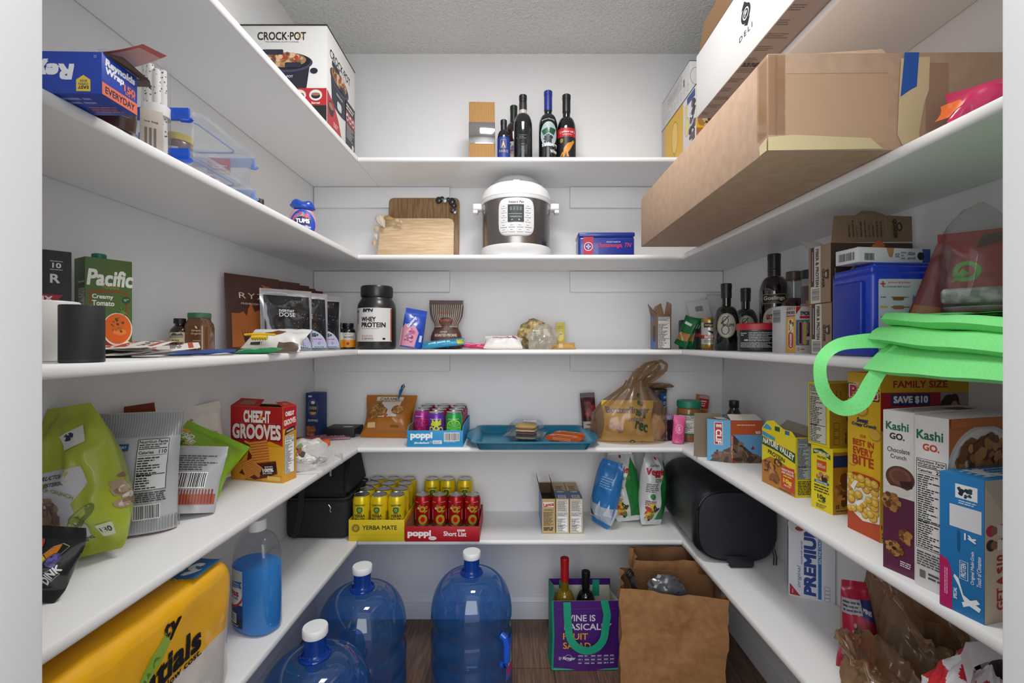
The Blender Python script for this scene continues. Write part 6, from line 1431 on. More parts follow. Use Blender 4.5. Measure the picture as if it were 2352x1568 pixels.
def open_bag(name, label, loc, rz, prof, seed, mat, fold=.10, nf=13, shift=(0, 0), rim=.012, nu=110, nv=54, paintf=None, tilt=0.0):
    """thin open carrier bag: a folded film wall following (height, half width, half depth) rings"""
    t = thing(name, label, 'bag', loc, rz); b = MB()
    def fn(u, v):
        q = v*(len(prof)-1); i = min(int(q), len(prof)-2); f = q-i; f = f*f*(3-2*f); z, a, c = [prof[i][k]*(1-f) + prof[i+1][k]*f for k in range(3)]
        an = 2*math.pi*u; C_, S_ = math.cos(an), math.sin(an); amp = min(1, .2 + 1.4*v)
        n = .9*noise.noise(Vector((C_*1.7+seed, S_*1.7, v*2.2))) + .7*(1 - 2.6*abs(noise.noise(Vector((C_*3+seed, S_*3, v*4))))) + .45*(1 - 2.6*abs(noise.noise(Vector((C_*7, S_*7+seed, v*8)))))
        k = 1 + fold*amp*(n + .55*math.sin(an*nf + seed + 3*v))
        z *= 1 + tilt*S_*v
        return Vector((a*C_*k + shift[0]*v*v, c*S_*k + shift[1]*v*v, max(.0006, z + rim*v*(1.6*noise.noise(Vector((C_*2.4, S_*2.4, seed))) + .8*noise.noise(Vector((C_*6, S_*6, seed)))) + .004*n*v)))
    b.sheet(fn, nu, nv, (lambda u, v: paintf(u, v)) if paintf else mat, cl=True); b.build('bag_wall', t, smooth=38); return t, fn
t, fn = open_bag('grocery_bag', 'brown plastic grocery bag slumped open at the back of the lowest right shelf', (.845, .955, T5+.0005), R(4), [(0, .03, .07), (.004, .045, .095), (.06, .052, .110), (.13, .047, .100), (.175, .040, .085), (.20, .048, .095), (.185, .055, .105)], 31, TAN2, fold=.13, rim=.03, tilt=.40)
b = MB(); dd = Dec(b, lambda u, v, q: fn(u, v) + Vector((-.002, -.004-q, 0)), o0=.001)
dd.text('erlo', .70, .42, '1d2a1c', w=.13, h=.16, rot=.5, bold=.03); b.build('print', t)
b = MB(); b.merge(crumple((.028, .055, .045), 9, .2), M('2a3a6a', rough=.4), T=Matrix.Translation((0, 0, .06)))
solo(b, 'snack_packet', 'dark blue packet inside the brown bag at the back of the lowest right shelf', 'packet', (.845, .955, T5+.005), smooth=30)
open_bag('grocery_bag', 'second brown plastic grocery bag crumpled low at the shelf edge, in front of the other', (.722, .878, T5+.0005), R(14), [(0, .035, .05), (.003, .044, .072), (.04, .047, .080), (.07, .036, .066), (.10, .046, .074), (.085, .054, .080)], 37, TAN2, fold=.16, rim=.022, tilt=.30)
def art_cookie(d):
    d.rect(-.045, .004, .016, .118, 'b3183e'); d.rect(.016, .004, .049, .118, '8a1230'); d.poly([(.012, .118), (.049, .105), (.049, .15), (.012, .15)], '1f2f66'); d.clump(-.012, .085, .012, .016, 20, ['8a6a5a', 'c9a88a', '3a2a40', '6a4a3a'], .005, seed=3); d.clump(.034, .065, .008, .010, 12, ['8a5a30', '5a3a20'], .005, seed=5)
    d.poly([(-.025, .052), (.008, .036), (.010, .046), (-.023, .063)], '2a7ab4'); d.poly([(-.044, .048), (-.012, .026), (-.014, .012), (-.044, .032)], 'cf6a88'); d.poly([(-.044, .075), (-.034, .085), (-.036, .062), (-.044, .058)], '3a6ab4'); d.lines(-.04, .026, -.02, .036, 1, '3a1020'); d.rect(-.048, .12, .012, .15, 'a8a8ae'); d.lines(-.045, .123, .01, .147, 3, '4a4a50')
    d.text('MINIS', .028, .128, 'd2d6e2', w=.026, h=.009, bold=.04, rot=-.3)
bag_thing('cookie_bag', 'pink and blue cookie bag upright among the brown plastic bags', 'bag', Pouch(.100, .185, .065, seed=141, bend=lean(8, -4, 0, h=.18), wr=.004, topf=.55, taper=.55), (.772, 1.000, T5+.001), R(-26), M('a8183c', rough=.25, coat=.4), art_cookie)
RW = M('c2242c', rough=.35); WW = M('dfdde0', rough=.35)
def bull(c):
    q = math.hypot(c.x*.9 + .02, c.y*1.0) ; return RW if (int(q/.022) % 2 == 1) else WW
def bull(u, v):
    q = math.hypot((u-.80)*2.2, v-.45); q2 = math.hypot((u-.45)*2.2, v-.5); q = min(q, q2)
    return RW if (.16 < q < .30 or q < .07 or .44 < q < .52) else WW
t, fn = open_bag('shopping_bag', 'white plastic shopping bag with red rings at the bottom right', (.735, .690, T5+.0005), R(-20), [(0, .05, .05), (.004, .08, .07), (.10, .09, .075), (.175, .080, .066), (.215, .058, .048), (.235, .030, .028)], 43, None, fold=.09, paintf=bull, nu=150, nv=90, rim=.01)
loop0 = [(-.03, -.02, .215), (-.065, -.045, .245), (-.055, -.055, .275), (-.015, -.045, .285), (.02, -.03, .255), (.03, -.01, .22)]
for off, nm in ((0, 'handle'), (.05, 'handle')):
    b = MB(); pts = [(p[0]*(.8 if off else 1)+off*.6, p[1]+off, p[2]-off*.35) for p in loop0]; n_ = len(pts)
    def P_(v):
        f = min(max(v, 0), 1)*(n_-1); i = min(int(f), n_-2); return Vector(pts[i]).lerp(Vector(pts[i+1]), f-i)
    b.sheet(lambda u, v: P_(v) + Vector((.006*math.sin(v*9), .02*(u-.5), (u-.5)*.024*(1+.4*math.sin(v*8)))), 6, 30, Mthin('white_film_thick', 'f4f2f4', gloss=.04, rough=.25, haze=.85, hazecol='e6e4ea')); b.build(nm, t, smooth=40)
bag_thing('snack_bag', 'blue bag against the right wall behind the ringed shopping bag', 'bag', Pouch(.06, .15, .03, seed=147, bend=lean(4, 6, 0, h=.15), wr=.004), (.862, .815, T5), R(-50), M('2f78b4', rough=.3, coat=.3))
# ---------------------------------------------------------------- middle shelf, back run
t = thing('protein_tub', 'large black tub of whey protein with a white label', 'tub', (-.524, 1.765, T3), R(-3))
BKP2 = M('1c1c1f', rough=.35, coat=.2)
b = MB(); b.lathe([(.062, 0), (.069, .003), (.0725, .014), (.0725, .155), (.070, .172), (.060, .190), (.056, .196), (.056, .202)], BKP2, seg=64); d = cyl_dec(b, .0726, du=.005)
d.rect(-.085, .030, .085, .156, 'd6d4d2'); d.rect(.078, .032, .085, .154, 'a8442c'); d.text('BPN', -.010, .147, '1c1c1e', w=.040, h=.011, bold=.06, shear=.15); d.lines(-.030, .139, .010, .141, 1, '3a3a3c'); d.text('WHEY', -.008, .113, '1c1c1e', w=.056, h=.016, bold=.05); d.text('PROTEIN', .010, .092, '1c1c1e', w=.092, h=.017, bold=.05)
d.rect(-.036, .0775, .032, .0785, '1c1c1e'); d.lines(-.036, .051, .012, .054, 1, 'a8606a'); d.lines(-.036, .047, .012, .050, 1, 'a8606a'); d.text('27 SERVINGS', -.012, .041, '5a3a3c', w=.048, h=.006, bold=.02); d.lines(-.036, .034, .016, .036, 1, '5a5a5c'); d.frame(-.066, .096, -.054, .150, .0008, '3a3a3c'); d.rect(-.064, .138, -.056, .146, '3a3a3c'); d.lines(-.064, .100, -.056, .135, 2, '3a3a3c', vert=True); d.ell(.05, .040, .006, .004, '1c1c1e')
b.build('body', t)
b = MB(); b.lathe([(.0585, .199), (.0595, .201), (.0595, .238), (.057, .2425), (.050, .243), (.049, .2415), (.001, .2415)], BKP2, seg=64)
for k in range(72):
    a = 2*math.pi*k/72; b.box((-.0006, -.0602, .204), (.0006, -.0590, .236), BKP2, T=Matrix.Rotation(a, 4, 'Z'))
b.build('lid', t)
def art_nerd(d):
    d.poly([(-.045, .004), (.012, .004), (.020, .06), (.0, .085), (-.02, .078), (-.034, .09), (-.045, .07)], 'c98a9c'); d.text('Gummy', -.012, .098, 'e2e4ec', w=.05, h=.014, bold=.05, rot=1.0, shear=.2); d.clump(-.014, .045, .018, .026, 26, ['b3406a', 'd8a0b0', '8a2a5a', '9a6a9c'], .006, seed=3); d.rect(.026, .025, .036, .05, 'd2d6da')
bag_thing('candy_bag', 'pink and blue candy pouch standing right of the black protein tub', 'bag', Pouch(.085, .150, .055, seed=151, flat=True, bend=lean(3, 8, 0, h=.15, twist=18), wr=.003, topf=.6, pinch=.02), (-.390, 1.755, T3), R(8), M('2048b0', rough=.3, coat=.3), art_nerd)
def art_pec(d):
    d.rect(-.065, .085, .065, .180, 'b5a79a')
    for k in range(15): d.rect(-.063 + .0085*k, .088, -.0592 + .0085*k, .180, '3f2a24')
    d.rect(-.065, .180, .065, .196, '4a2f28'); d.lines(-.035, .140, .035, .146, 1, 'a8452c'); d.ell(0, .105, .036, .020, '4a241c'); d.text("BUSTER'S", 0, .112, 'a8553c', w=.055, h=.009, bold=.04); d.clump(0, .095, .028, .012, 22, ['6a3424', '3a1c14', '8a4a30'], .007, seed=4); d.rect(-.055, .03, .055, .075, '5a3a30'); d.text('HONEY', -.01, .065, 'c9b9ac', w=.034, h=.007, bold=.03); d.text('ROASTED PECANS', 0, .052, 'd2c2b4', w=.098, h=.010, bold=.04); d.clump(0, .018, .045, .010, 22, ['5a3828', '4a2a1e', '6a4836'], .007, seed=5)
bag_thing('nut_bag', 'brown striped pecan bag standing between the candy pouch and lying packets', 'bag', Pouch(.140, .198, .06, seed=155, flat=True, waist=.24, bend=lean(4, 0, 0, h=.2), wr=.003, topf=.6, pinch=.12), (-.268, 1.855, T3), R(3), M('4f342c', rough=.35, coat=.3), art_pec)
bag_thing('candy_packet', 'blue candy packet lying against the foot of the pecan bag', 'packet', Pouch(.165, .075, .030, seed=158, bend=lean(68, -6, 0, h=.07), wr=.004, topf=.5), (-.262, 1.735, T3), R(6), M('1f86ae', rough=.3, coat=.3), lambda d: (d.lines(-.06, .02, .05, .05, 2, '9ad0e0', fill=.5), d.rect(.055, .01, .08, .06, 'b3b43a')))
bag_thing('candy_packet', 'hot pink candy packet lying at the right end of the blue one', 'packet', Pouch(.125, .065, .024, seed=160, bend=lean(74, 4, 0, h=.06), wr=.003, topf=.5), (-.150, 1.748, T3), R(-4), M('c2205a', rough=.3, coat=.3), lambda d: (d.lines(-.04, .02, .03, .045, 1, 'e8a8c0', fill=.6), d.rect(.045, .01, .06, .05, '8a3a2a')))
def art_monk(d): d.text('Monkfruit', -.01, .052, 'b3343a', w=.065, h=.012, bold=.03, rot=-.06); d.lines(.02, .040, .06, .046, 1, '3a4a7a'); d.ell(.045, .052, .010, .008, 'c2505a')
bag_thing('sweetener_bag', 'puffy white sweetener bag lying at the middle of the back shelf', 'bag', Pouch(.150, .100, .090, seed=163, bend=lean(60, 0, 0, h=.1), wr=.005, topf=.7, botf=.6), (-.035, 1.745, T3), R(-2), M('dcd9d6', rough=.35, coat=.2), art_monk)
b = MB(); b.merge(crumple((.062, .040, .060), 17, .28), Mpat('camo_foil', 'noise', '6a5a34', 'b5a06a', 40, rough=.35, p=(.42, .58)))
solo(b, 'snack_bag', 'crumpled olive and gold snack bag next to the puffy white bag', 'bag', (.092, 1.832, T3+.052), smooth=28)
b = MB(); b.merge(crumple((.052, .026, .046), 23, .4), Mthin('clear_film', 'f2f0ea', gloss=.06, rough=.15, haze=.30, hazecol='e8e4da'))
solo(b, 'plastic_bag', 'small translucent plastic bag draped in front of the olive snack bag', 'bag', (.120, 1.755, T3+.042), smooth=28)
b = MB(); b.box((0, 0, 0), (.036, .024, .108), 'c2b040', bev=.001); D = box_decs(b, .036, .024, .108); D['front'].ell(.018, .05, .012, .02, 'd8ca6a'); D['front'].lines(.010, .056, .026, .064, 1, '6a7a2a'); D['front'].lines(.006, .08, .03, .095, 2, '8a8a2a')
solo(b, 'tea_box', 'slim yellow box standing at the right of the olive snack bag', 'box', (.180, 1.860, T3), R(-5))
bag_thing('paper_packet', 'flat tan paper packet lying in front of the slim yellow box', 'packet', Pouch(.105, .055, .030, seed=169, bend=lean(64, 0, 0, h=.05), wr=.003, topf=.5), (.192, 1.742, T3), R(-3), M('b9904e', rough=.6), lambda d: d.rect(-.012, .004, .004, .05, 'c9b58a'))

# ---------------------------------------------------------------- middle shelf, right corner and right run
w_, d_, h_ = .055, .075, .132
t = thing('bar_box', 'torn open brown box with a nutrition panel near the back right corner', 'box', (.546, 1.715, T3), R(1))
b = MB(); b.box((0, 0, 0), (w_, d_, h_), '6f5340', bev=.0008, skip=('top',)); D = box_decs(b, w_, d_, h_); D['front'].facts(.004, .004, w_-.004, .124, bg='d2d0ca'); D['left'].rect(.003, .003, d_-.003, .045, '3f5a94'); D['left'].rect(.03, .03, .06, .09, '2a1c16'); D['left'].ell(.02, .115, .012, .014, '2f6ab0'); b.build('carton', t)
b = MB(); b.box((.0008, .0008, .002), (w_-.0008, d_-.0008, h_-.0005), '8a6a50', skip=('top',)); b.build('carton_inside', t)
flap(t, [(0, 0, h_), (0, d_, h_), (-.014, d_-.01, h_+.045), (-.022, .01, h_+.030)], '8a6a50', '6f5340'); flap(t, [(w_, 0, h_), (w_, d_, h_), (w_+.008, d_-.005, h_+.055), (w_+.004, .01, h_+.04)], '6f5340', '8a6a50'); flap(t, [(0, d_, h_), (w_, d_, h_), (w_-.01, d_+.01, h_+.05), (.02, d_+.01, h_+.035)], '8a6a50', '6f5340')
def art_gs(d): d.rect(-.026, .004, .026, .02, '1d6a3c'); d.poly([(-.026, .02), (.026, .03), (.026, .06), (-.026, .045)], 'b5792c'); d.lines(-.018, .086, .018, .098, 1, 'e2e8e0', fill=.8); d.clump(-.004, .04, .016, .016, 16, ['9a8a70', 'c9b08a', 'b5642c'], .006, seed=2)
for i, (x, y, tl, lb) in enumerate(((.640, 1.735, 24, 'leftmost of the leaning green sachets, its front in view'), (.668, 1.755, 16, 'second of the leaning green sachets'), (.690, 1.765, 9, 'third of the leaning green sachets'), (.712, 1.775, 4, 'rightmost and most upright of the green sachets'))):
    bag_thing('sachet', lb, 'sachet', Pouch(.058, .118, .012, seed=170+i, bend=lean(4, tl, 0, h=.118), wr=.002, seal=.010), (x, y, T3), R(-58), M('14683a', rough=.3, coat=.3), art_gs, group='green sachets')
b = MB(); b.box((0, 0, 0), (.12, .05, .118), '2a2c30', bev=.003); D = box_decs(b, .12, .05, .118); D['front'].rect(.0, .108, .12, .117, '17181a'); D['front'].lines(.01, .03, .1, .09, 4, '3a3c40')
solo(b, 'black_case', 'dark case at the back corner behind the green sachets', 'case', (.690, 1.845, T3), R(-4))
b = MB(); b.box((0, 0, 0), (.085, .004, .075), 'd0cecb', bev=.0008); D = box_decs(b, .085, .004, .075); D['front'].barcode(.028, .03, .058, .052, bg=None)
o = solo(b, 'white_card', 'white card with a barcode leaning on top of the dark case', 'card', (.730, 1.862, T3+.119), R(-4)); o.rotation_euler = (R(-14), R(-8), R(-6))
b = MB(); b.box((0, 0, 0), (.062, .024, .225), 'c9c8cc', bev=.003); b.box((.0, .004, .225), (.062, .02, .229), 'b5b4b8', bev=.001)
solo(b, 'white_box', 'tall plain white box against the back wall between the dark bottles', 'box', (.826, 1.915, T3), R(0))
t = thing('ginger_beer_can', 'gold and white ginger beer can between the sachets and dark bottles', 'can', (.712, 1.640, T3), R(-24))
b = MB(); GO = M('b5904a', rough=.3, metal=.8); b.lathe([(.022, 0), (.025, .003), (.0285, .010, GO), (.0285, .020, M('c9c6c2', rough=.3, metal=.3)), (.0285, .098, GO), (.0285, .108), (.025, .115)], GO, seg=40); d = cyl_dec(b, .0285, du=.004)
d.rect(-.02, .080, .02, .097, '26262a'); d.text('lings', 0, .088, 'd2b46a', w=.03, h=.009, bold=.02); d.rect(-.05, .040, .05, .053, 'a8242c'); d.text('BEER', .0, .0465, 'e8d8d2', w=.032, h=.009, bold=.05); d.lines(-.02, .026, .02, .036, 2, '6a6a6a'); d.ell(.01, .062, .016, .004, '2a2420', rot=-.4); b.build('body', t)
b = MB(); b.lathe([(.0245, .113), (.0255, .1145), (.0245, .1165), (.022, .113), (.001, .113)], ALU, seg=36); b.build('lid', t)
t = thing('black_tub', 'small black tub with a red band behind the ginger beer can', 'tub', (.722, 1.722, T3), R(-20))
b = MB(); b.lathe([(.026, 0), (.029, .002), (.029, .048, M('a81f2a', rough=.4)), (.029, .060, M('1f2024', rough=.4)), (.029, .062)], M('1f2024', rough=.4), seg=36); b.build('body', t)
b = MB(); b.lathe([(.0295, .062), (.030, .063), (.030, .076), (.028, .078), (.001, .078)], M('1a1a1e', rough=.4), seg=36); b.build('lid', t)
def art_bai(d):
    d.ell(-.004, .082, .030, .040, '8f8c80', n=36); d.ell(-.004, .082, .027, .036, 'a8a596', n=36)
    d.ring(-.008, .098, .010, .014, .0022, '1c1a16'); d.ring(-.008, .068, .012, .016, .0025, '1c1a16'); d.poly([(-.022, .09), (.002, .115), (.004, .112), (-.018, .086)], '1c1a16'); d.text('BAILEYS', .002, .083, '1c1a16', w=.034, h=.008, bold=.05)
wine((.712, 1.512, T3), 'dark cream liqueur bottle with a grey oval label, nearer one', .222, .040, M('0f1210', rough=.08, coat=.6), M('14161c', rough=.4), .048, art=art_bai, shoulder=.44, rn=.0145, capr=.0165, name='liqueur_bottle', rz=R(-18), group='dark liqueur bottles')
wine((.842, 1.640, T3), 'dark cream liqueur bottle with a grey oval label, half hidden one', .222, .040, M('0f1210', rough=.08, coat=.6), M('14161c', rough=.4), .048, art=art_bai, shoulder=.44, rn=.0145, capr=.0165, name='liqueur_bottle', rz=R(-18), group='dark liqueur bottles')
def art_gos(d):
    d.rect(-.040, .150, .034, .180, 'b59a5a'); d.rect(-.0388, .1512, .0328, .1788, '15130f'); d.text('Goslings', -.003, .166, 'd8c9a0', w=.062, h=.015, bold=.02); d.lines(-.02, .154, .012, .156, 1, 'b59a5a')
    d.ell(-.004, .095, .034, .042, 'b5a06a', n=36); d.ell(-.004, .095, .031, .039, 'a8a6b0', n=36); d.clump(-.012, .105, .010, .012, 12, ['8a5a30', '4a2a1a', 'c9a06a'], .007, seed=4); d.rect(-.03, .06, .022, .082, '1a1712')
RUM = M('170a08', rough=.06, coat=.7)
t = wine((.847, 1.470, T3), 'tall dark rum bottle with a black and gold label', .312, .0425, RUM, M('131214', rough=.35), .085, art=art_gos, shoulder=.60, rn=.0165, capr=.0185, name='rum_bottle', rz=R(-26))
b = MB(); b.lathe([(.0187, .232), (.0189, .233), (.0189, .239), (.0187, .240)], M('a8342c', rough=.4), seg=32); b.lathe([(.0187, .254), (.0190, .2545), (.0190, .262), (.0187, .2625)], M('1c1c1e', rough=.3), seg=32); b.build('neck_band', t)
t = thing('spirit_bottle', 'clear necked bottle with dark red contents beside the tall rum bottle', 'bottle', (.850, 1.372, T3), 0)
b = MB(); b.lathe([(.034, 0), (.037, .003), (.037, .120), (.032, .145), (.019, .160)], M('2c0f12', rough=.08, coat=.6), seg=40); b.build('dark_body', t)
b = MB(); b.lathe([(.0185, .160), (.0185, .222)], CLEAR, seg=32); b.build('clear_neck', t)
b = MB(); b.lathe([(.0205, .214), (.021, .215), (.021, .238), (.0195, .240), (.001, .2402)], M('4a352c', rough=.4), seg=32); b.build('cap', t)
t = thing('spice_grinder', 'clear spice grinder with a black cap and red spice', 'grinder', (.838, 1.278, T3), 0)
b = MB(); b.lathe([(.022, 0), (.024, .002), (.024, .135, M('3f1a1a', rough=.2, coat=.5)), (.0225, .14), (.0215, .185, M('8a8a8c', rough=.2)), (.0215, .205)], M('7a7678', rough=.15, coat=.4), seg=36); b.build('glass_body', t)
b = MB(); b.lathe([(.0235, .205), (.024, .206), (.024, .228), (.022, .230), (.001, .2302)], M('1b1a1c', rough=.35), seg=36); b.build('cap', t)
t = thing('snack_tub', 'clear tub with a red lid and a black nutrition label', 'tub', (.735, 1.372, T3), R(-24))
b = MB(); b.lathe([(.044, 0), (.049, .003), (.051, .012), (.051, .064)], M('2b2c30', rough=.25, coat=.3), seg=48, sq=.8); d = Dec(b, lambda u, v, q: (lambda a: Vector((math.copysign(abs(math.sin(a))**.8, math.sin(a))*(.051+q), -math.copysign(abs(math.cos(a))**.8, math.cos(a))*(.051+q), v)))(u/.051), du=.004, o0=.0006)
d.rect(-.05, .008, .05, .062, '1d1e22'); d.text('Nutrition\nFacts', -.034, .052, 'd8d8d8', w=.020, bold=.03); d.lines(-.018, .03, .046, .058, 6, 'b9b9bc', fill=.4); d.lines(-.046, .012, .046, .028, 4, 'c9c9cc', fill=.4); d.text('430', -.026, .034, 'd8d8d8', w=.012, h=.005, bold=.04); b.build('body', t)
b = MB(); b.lathe([(.0525, .064), (.0535, .065), (.0535, .081), (.051, .084), (.001, .0842)], M('b3202c', rough=.4), seg=48, sq=.8); b.build('lid', t)
b = MB(); b.box((0, 0, 0), (.075, .040, .140), 'a8702c', bev=.001); D = box_decs(b, .075, .04, .14); D['front'].text('P', .035, .125, 'ecdcc8', w=.010, h=.014, rot=-math.pi/2, bold=.05)
solo(b, 'tan_box', 'orange tan box behind the small snack bar box', 'box', (.795, 1.197, T3), R(-4))
w_, d_, h_ = .046, .0445, .121
t = thing('bar_box', 'small yellow and patterned dessert bar box on the right shelf', 'box', (.7355, 1.180, T3), R(-3))
b = MB(); b.box((0, 0, 0), (w_, d_, h_), 'c9c4c2', bev=.0008); D = box_decs(b, w_, d_, h_); f = D['left']
f.rect(.0005, .0005, d_-.0005, .094, 'd8a820'); f.text("S'MORES", d_/2, .106, '2a2422', w=.038, h=.008, bold=.05); f.rect(.002, .0955, d_-.002, .099, 'b3242c'); f.rrect(.009, .010, .036, .090, .010, 'e8d2a0'); f.rrect(.0105, .012, .0345, .055, .009, 'b3242c'); f.text("S'MORES", .0225, .033, 'f2e8e2', w=.034, h=.008, rot=V, bold=.05); f.clump(.0225, .070, .008, .014, 14, ['e8dcc2', '5a3420', 'c98a4a', 'f0ead8'], .006, seed=3); f.rects([(.006 + .008*k, .113, .010 + .008*k, .1205) for k in range(5)], '8a4a2c')
f = D['front']; f.rect(.0005, .02, w_-.0005, .086, '5a7480'); f.clump(w_/2, .05, .021, .032, 40, ['4a5f6a', '6a8590', '3f5058'], .003, seed=5); f.text("S'MORES", .027, .103, '2a2422', w=.030, h=.010, bold=.05); f.rect(.010, .090, .042, .096, 'b3242c'); f.poly([(.0005, .1), (.0005, .1205), (.014, .1205)], 'a8242c')
for x, c in ((.012, '5a1f22'), (.023, 'c9a85a'), (.035, '2a2624')): f.rrect(x-.0045, .022, x+.0045, .082, .0042, 'c9b9a8'); f.rrect(x-.0035, .023, x+.0035, .081, .0034, c)
f.clump(.036, .04, .006, .014, 8, ['c9c2b8', '3a2420', 'e2dcd2'], .005, seed=6); f.ring(.006, .010, .003, .004, .001, 'b3242c'); f.lines(.012, .008, .022, .012, 1, 'b3242c')
b.build('carton', t)
b = MB(); b.box((0, 0, 0), (.05, .048, .126), 'c2c2c8', bev=.0008); D = box_decs(b, .05, .048, .126); D['left'].barcode(.006, .082, .042, .116, bg=None, vert=True)
solo(b, 'white_box', 'plain white box with a barcode directly behind the small dessert bar box', 'box', (.7285, 1.229, T3), R(-2))
def quaker(loc, label, h, opened):
    w, d = .070, .186
    t = thing('oat_bar_box', label, 'box', loc, R(-88))
    b = MB(); b.box((0, 0, 0), (w, d, h), '8f7860', bev=.0008, skip=(('top',) if opened else ())); D = box_decs(b, w, d, h); f, r = D['front'], D['right']
    f.rect(.008, .0005, .040, h-.0005, 'c2bdb6'); f.rect(.008, h*.30, .019, h-.0005, '3a2a20'); f.text('FIBER & PROTEIN', .029, h*.62, '3a2a20', w=h*.66, h=.009, rot=-V, bold=.05); f.lines(.012, h*.4, .015, h*.95, 1, 'd8d2ca', vert=True); f.barcode(.011, .006, .037, h*.26, bg='d6d2cc', vert=True)
    f.text('QUAKER', .048, h*.42, '2a211b', w=h*.32, h=.008, rot=-V, bold=.06); f.ell(.058, h*.48, .007, .010, '2a211b'); f.ell(.057, h*.48, .0035, .006, 'a8917a'); f.ell(.063, h*.48, .003, .012, '2a211b')
    r.rect(.0005, .0005, d-.0005, h-.0005, '3f2e26'); r.ell(.075, h*.30, .045, .045, 'c9c2b8'); r.clump(.075, h*.32, .034, .034, 70, ['b58a5a', '8a6038', 'd0aa7a', '6a4426'], .006, seed=3); r.ell(.030, h*.72, .013, .016, '8a2430'); r.text('HEART\nHEALTHY', .030, h*.72, 'e2d2d2', w=.02, bold=.03); r.clump(.115, h*.75, .025, .03, 26, ['a8452c', 'c2603a', '6a2a1c', 'b5793a'], .010, seed=5); r.clump(.07, h*.85, .03, .01, 12, ['b58a5a', '8a6a4a'], .004, seed=7)
    for k in range(3): r.lines(.004 + .004*k, .004, .007 + .004*k, h*.6, 1, '8a94a8', vert=True, seed=k)
    l = D['left']; l.rect(.06, h*.5, .12, h*.6, '2f5aa8'); l.rect(.06, h*.35, .12, h*.42, 'c9a22a')
    b.build('carton', t)
    if opened:
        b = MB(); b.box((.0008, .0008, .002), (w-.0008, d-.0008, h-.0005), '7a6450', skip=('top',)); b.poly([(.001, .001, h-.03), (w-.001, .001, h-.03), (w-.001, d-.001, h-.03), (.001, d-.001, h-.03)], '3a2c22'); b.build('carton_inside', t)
        o = flap(t, [(.002, 0, h), (.002, .05, h), (-.036, .05, h+.024), (-.036, 0, h+.024)], 'c9c6c0', 'c9c6c0', 'end_flap')
        b = MB(); T = Matrix.Translation((w, .0, h)) @ Matrix.Rotation(R(-8), 4, 'Y')
        pts = [(0, .002, 0), (0, .186, .004), (.004, .188, .060), (.004, .13, .062), (.004, .105, .072), (.004, .075, .072), (.004, .06, .062), (.004, .012, .060)]
        b.poly([T @ Vector(p) for p in pts], '7d664e'); b.poly([T @ (Vector(p) + Vector((-.0012, 0, 0))) for p in pts[::-1]], '7d664e')
        d2 = Dec(b, lambda u, v, q: T @ Vector((-.0014 - q + .004*v/.06, u, v))); d2 = plane_dec(b, T @ Vector((.0016, 0, 0)), T.to_3x3() @ Vector((0, 1, 0)), T.to_3x3() @ Vector((.06, 0, 1)))
        for k in range(9): d2.lines(.040 + .009*k, .012, .045 + .009*k, .052, 1, '4a3a2c', vert=True, seed=k, fill=.6)
        for k in range(3): d2.frame(.06 + .026*k, .01, .075 + .026*k, .056, .0005, 'a89580')
        d2.text('QUAKER', .146, .032, '2a211b', w=.042, h=.009, rot=-V, bold=.06); d2.ell(.157, .036, .006, .010, '2a211b'); d2.ell(.156, .036, .003, .006, '8a745c'); b.build('lid_flap', t, smooth=0)
    return t
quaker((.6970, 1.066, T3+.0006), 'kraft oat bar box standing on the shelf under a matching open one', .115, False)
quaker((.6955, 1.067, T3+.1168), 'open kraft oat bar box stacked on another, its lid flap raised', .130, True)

# ---------------------------------------------------------------- first aid kit and what lies on it
BLU = M('0f36b4', rough=.3, coat=.3)
t = thing('first_aid_kit', 'bright blue plastic first aid kit with a printed label', 'case', (.690, .872, T3), R(2))
b = MB(); b.box((0, 0, .0), (.190, .110, .168), BLU, bev=.012, seg=4); b.box((.004, .006, .160), (.186, .106, .178), BLU, bev=.006, seg=3); b.build('case_body', t)
b = MB(); b.box((.03, .03, .176), (.165, .085, .188), BLU, bev=.005, seg=3); b.build('carry_handle', t)
b = MB(); b.box((-.008, .018, .02), (.004, .092, .15), M('0d2f9c', rough=.35), bev=.005, seg=3); b.build('side_rib', t)
b = MB(); d = plane_dec(b, (0, -.0006, 0), (1, 0, 0), (0, 0, 1)); d.rrect(.012, .01, .182, .150, .004, 'b9c2c6'); d.rect(.016, .139, .026, .142, 'b8323a'); d.rect(.0195, .1355, .0225, .1455, 'b8323a'); d.text('Johnson & Johnson', .053, .143, 'b8323a', w=.045, h=.006, shear=.25, bold=.01); d.text('ALL PURPOSE FIRST AID KIT', .048, .135, '2a3440', w=.055, h=.003, bold=.02)
for k in range(6):
    for j in range(3): d.lines(.016 + .021*j, .018 + .019*k, .032 + .021*j, .022 + .019*k, 1, '5a646a', seed=k*3+j)
for k, c in enumerate(('8a6040', '8a6a4a', '7a5030')): d.rrect(.040, .075 + .017*k, .062, .082 + .017*k, .003, c)
d.poly([(.080, .098), (.090, .098), (.092, .115), (.088, .124), (.084, .116), (.080, .120), (.078, .11)], '3f8ab0'); d.ring(.084, .084, .008, .005, .001, '2a2a2a'); d.rect(.078, .05, .088, .066, 'b0405a'); d.ring(.022, .045, .007, .007, .001, '8a9498'); d.rect(.015, .095, .028, .098, 'c9a040')
for j in range(2):
    x0 = .098 + .042*j; d.frame(x0, .014, x0+.039, .140, .0005, '4a5256'); d.text('Drug Facts', x0+.012, .134, '22282c', w=.018, h=.003, bold=.03, shear=.2); d.lines(x0+.002, .02, x0+.037, .130, 24, '4a5256', fill=.45, rag=.4, seed=j+3); d.text('Original' if j == 0 else 'MOTRIN', x0+.014, .145, '22282c', w=.02, h=.003, bold=.03, shear=.2)
b.build('label', t)
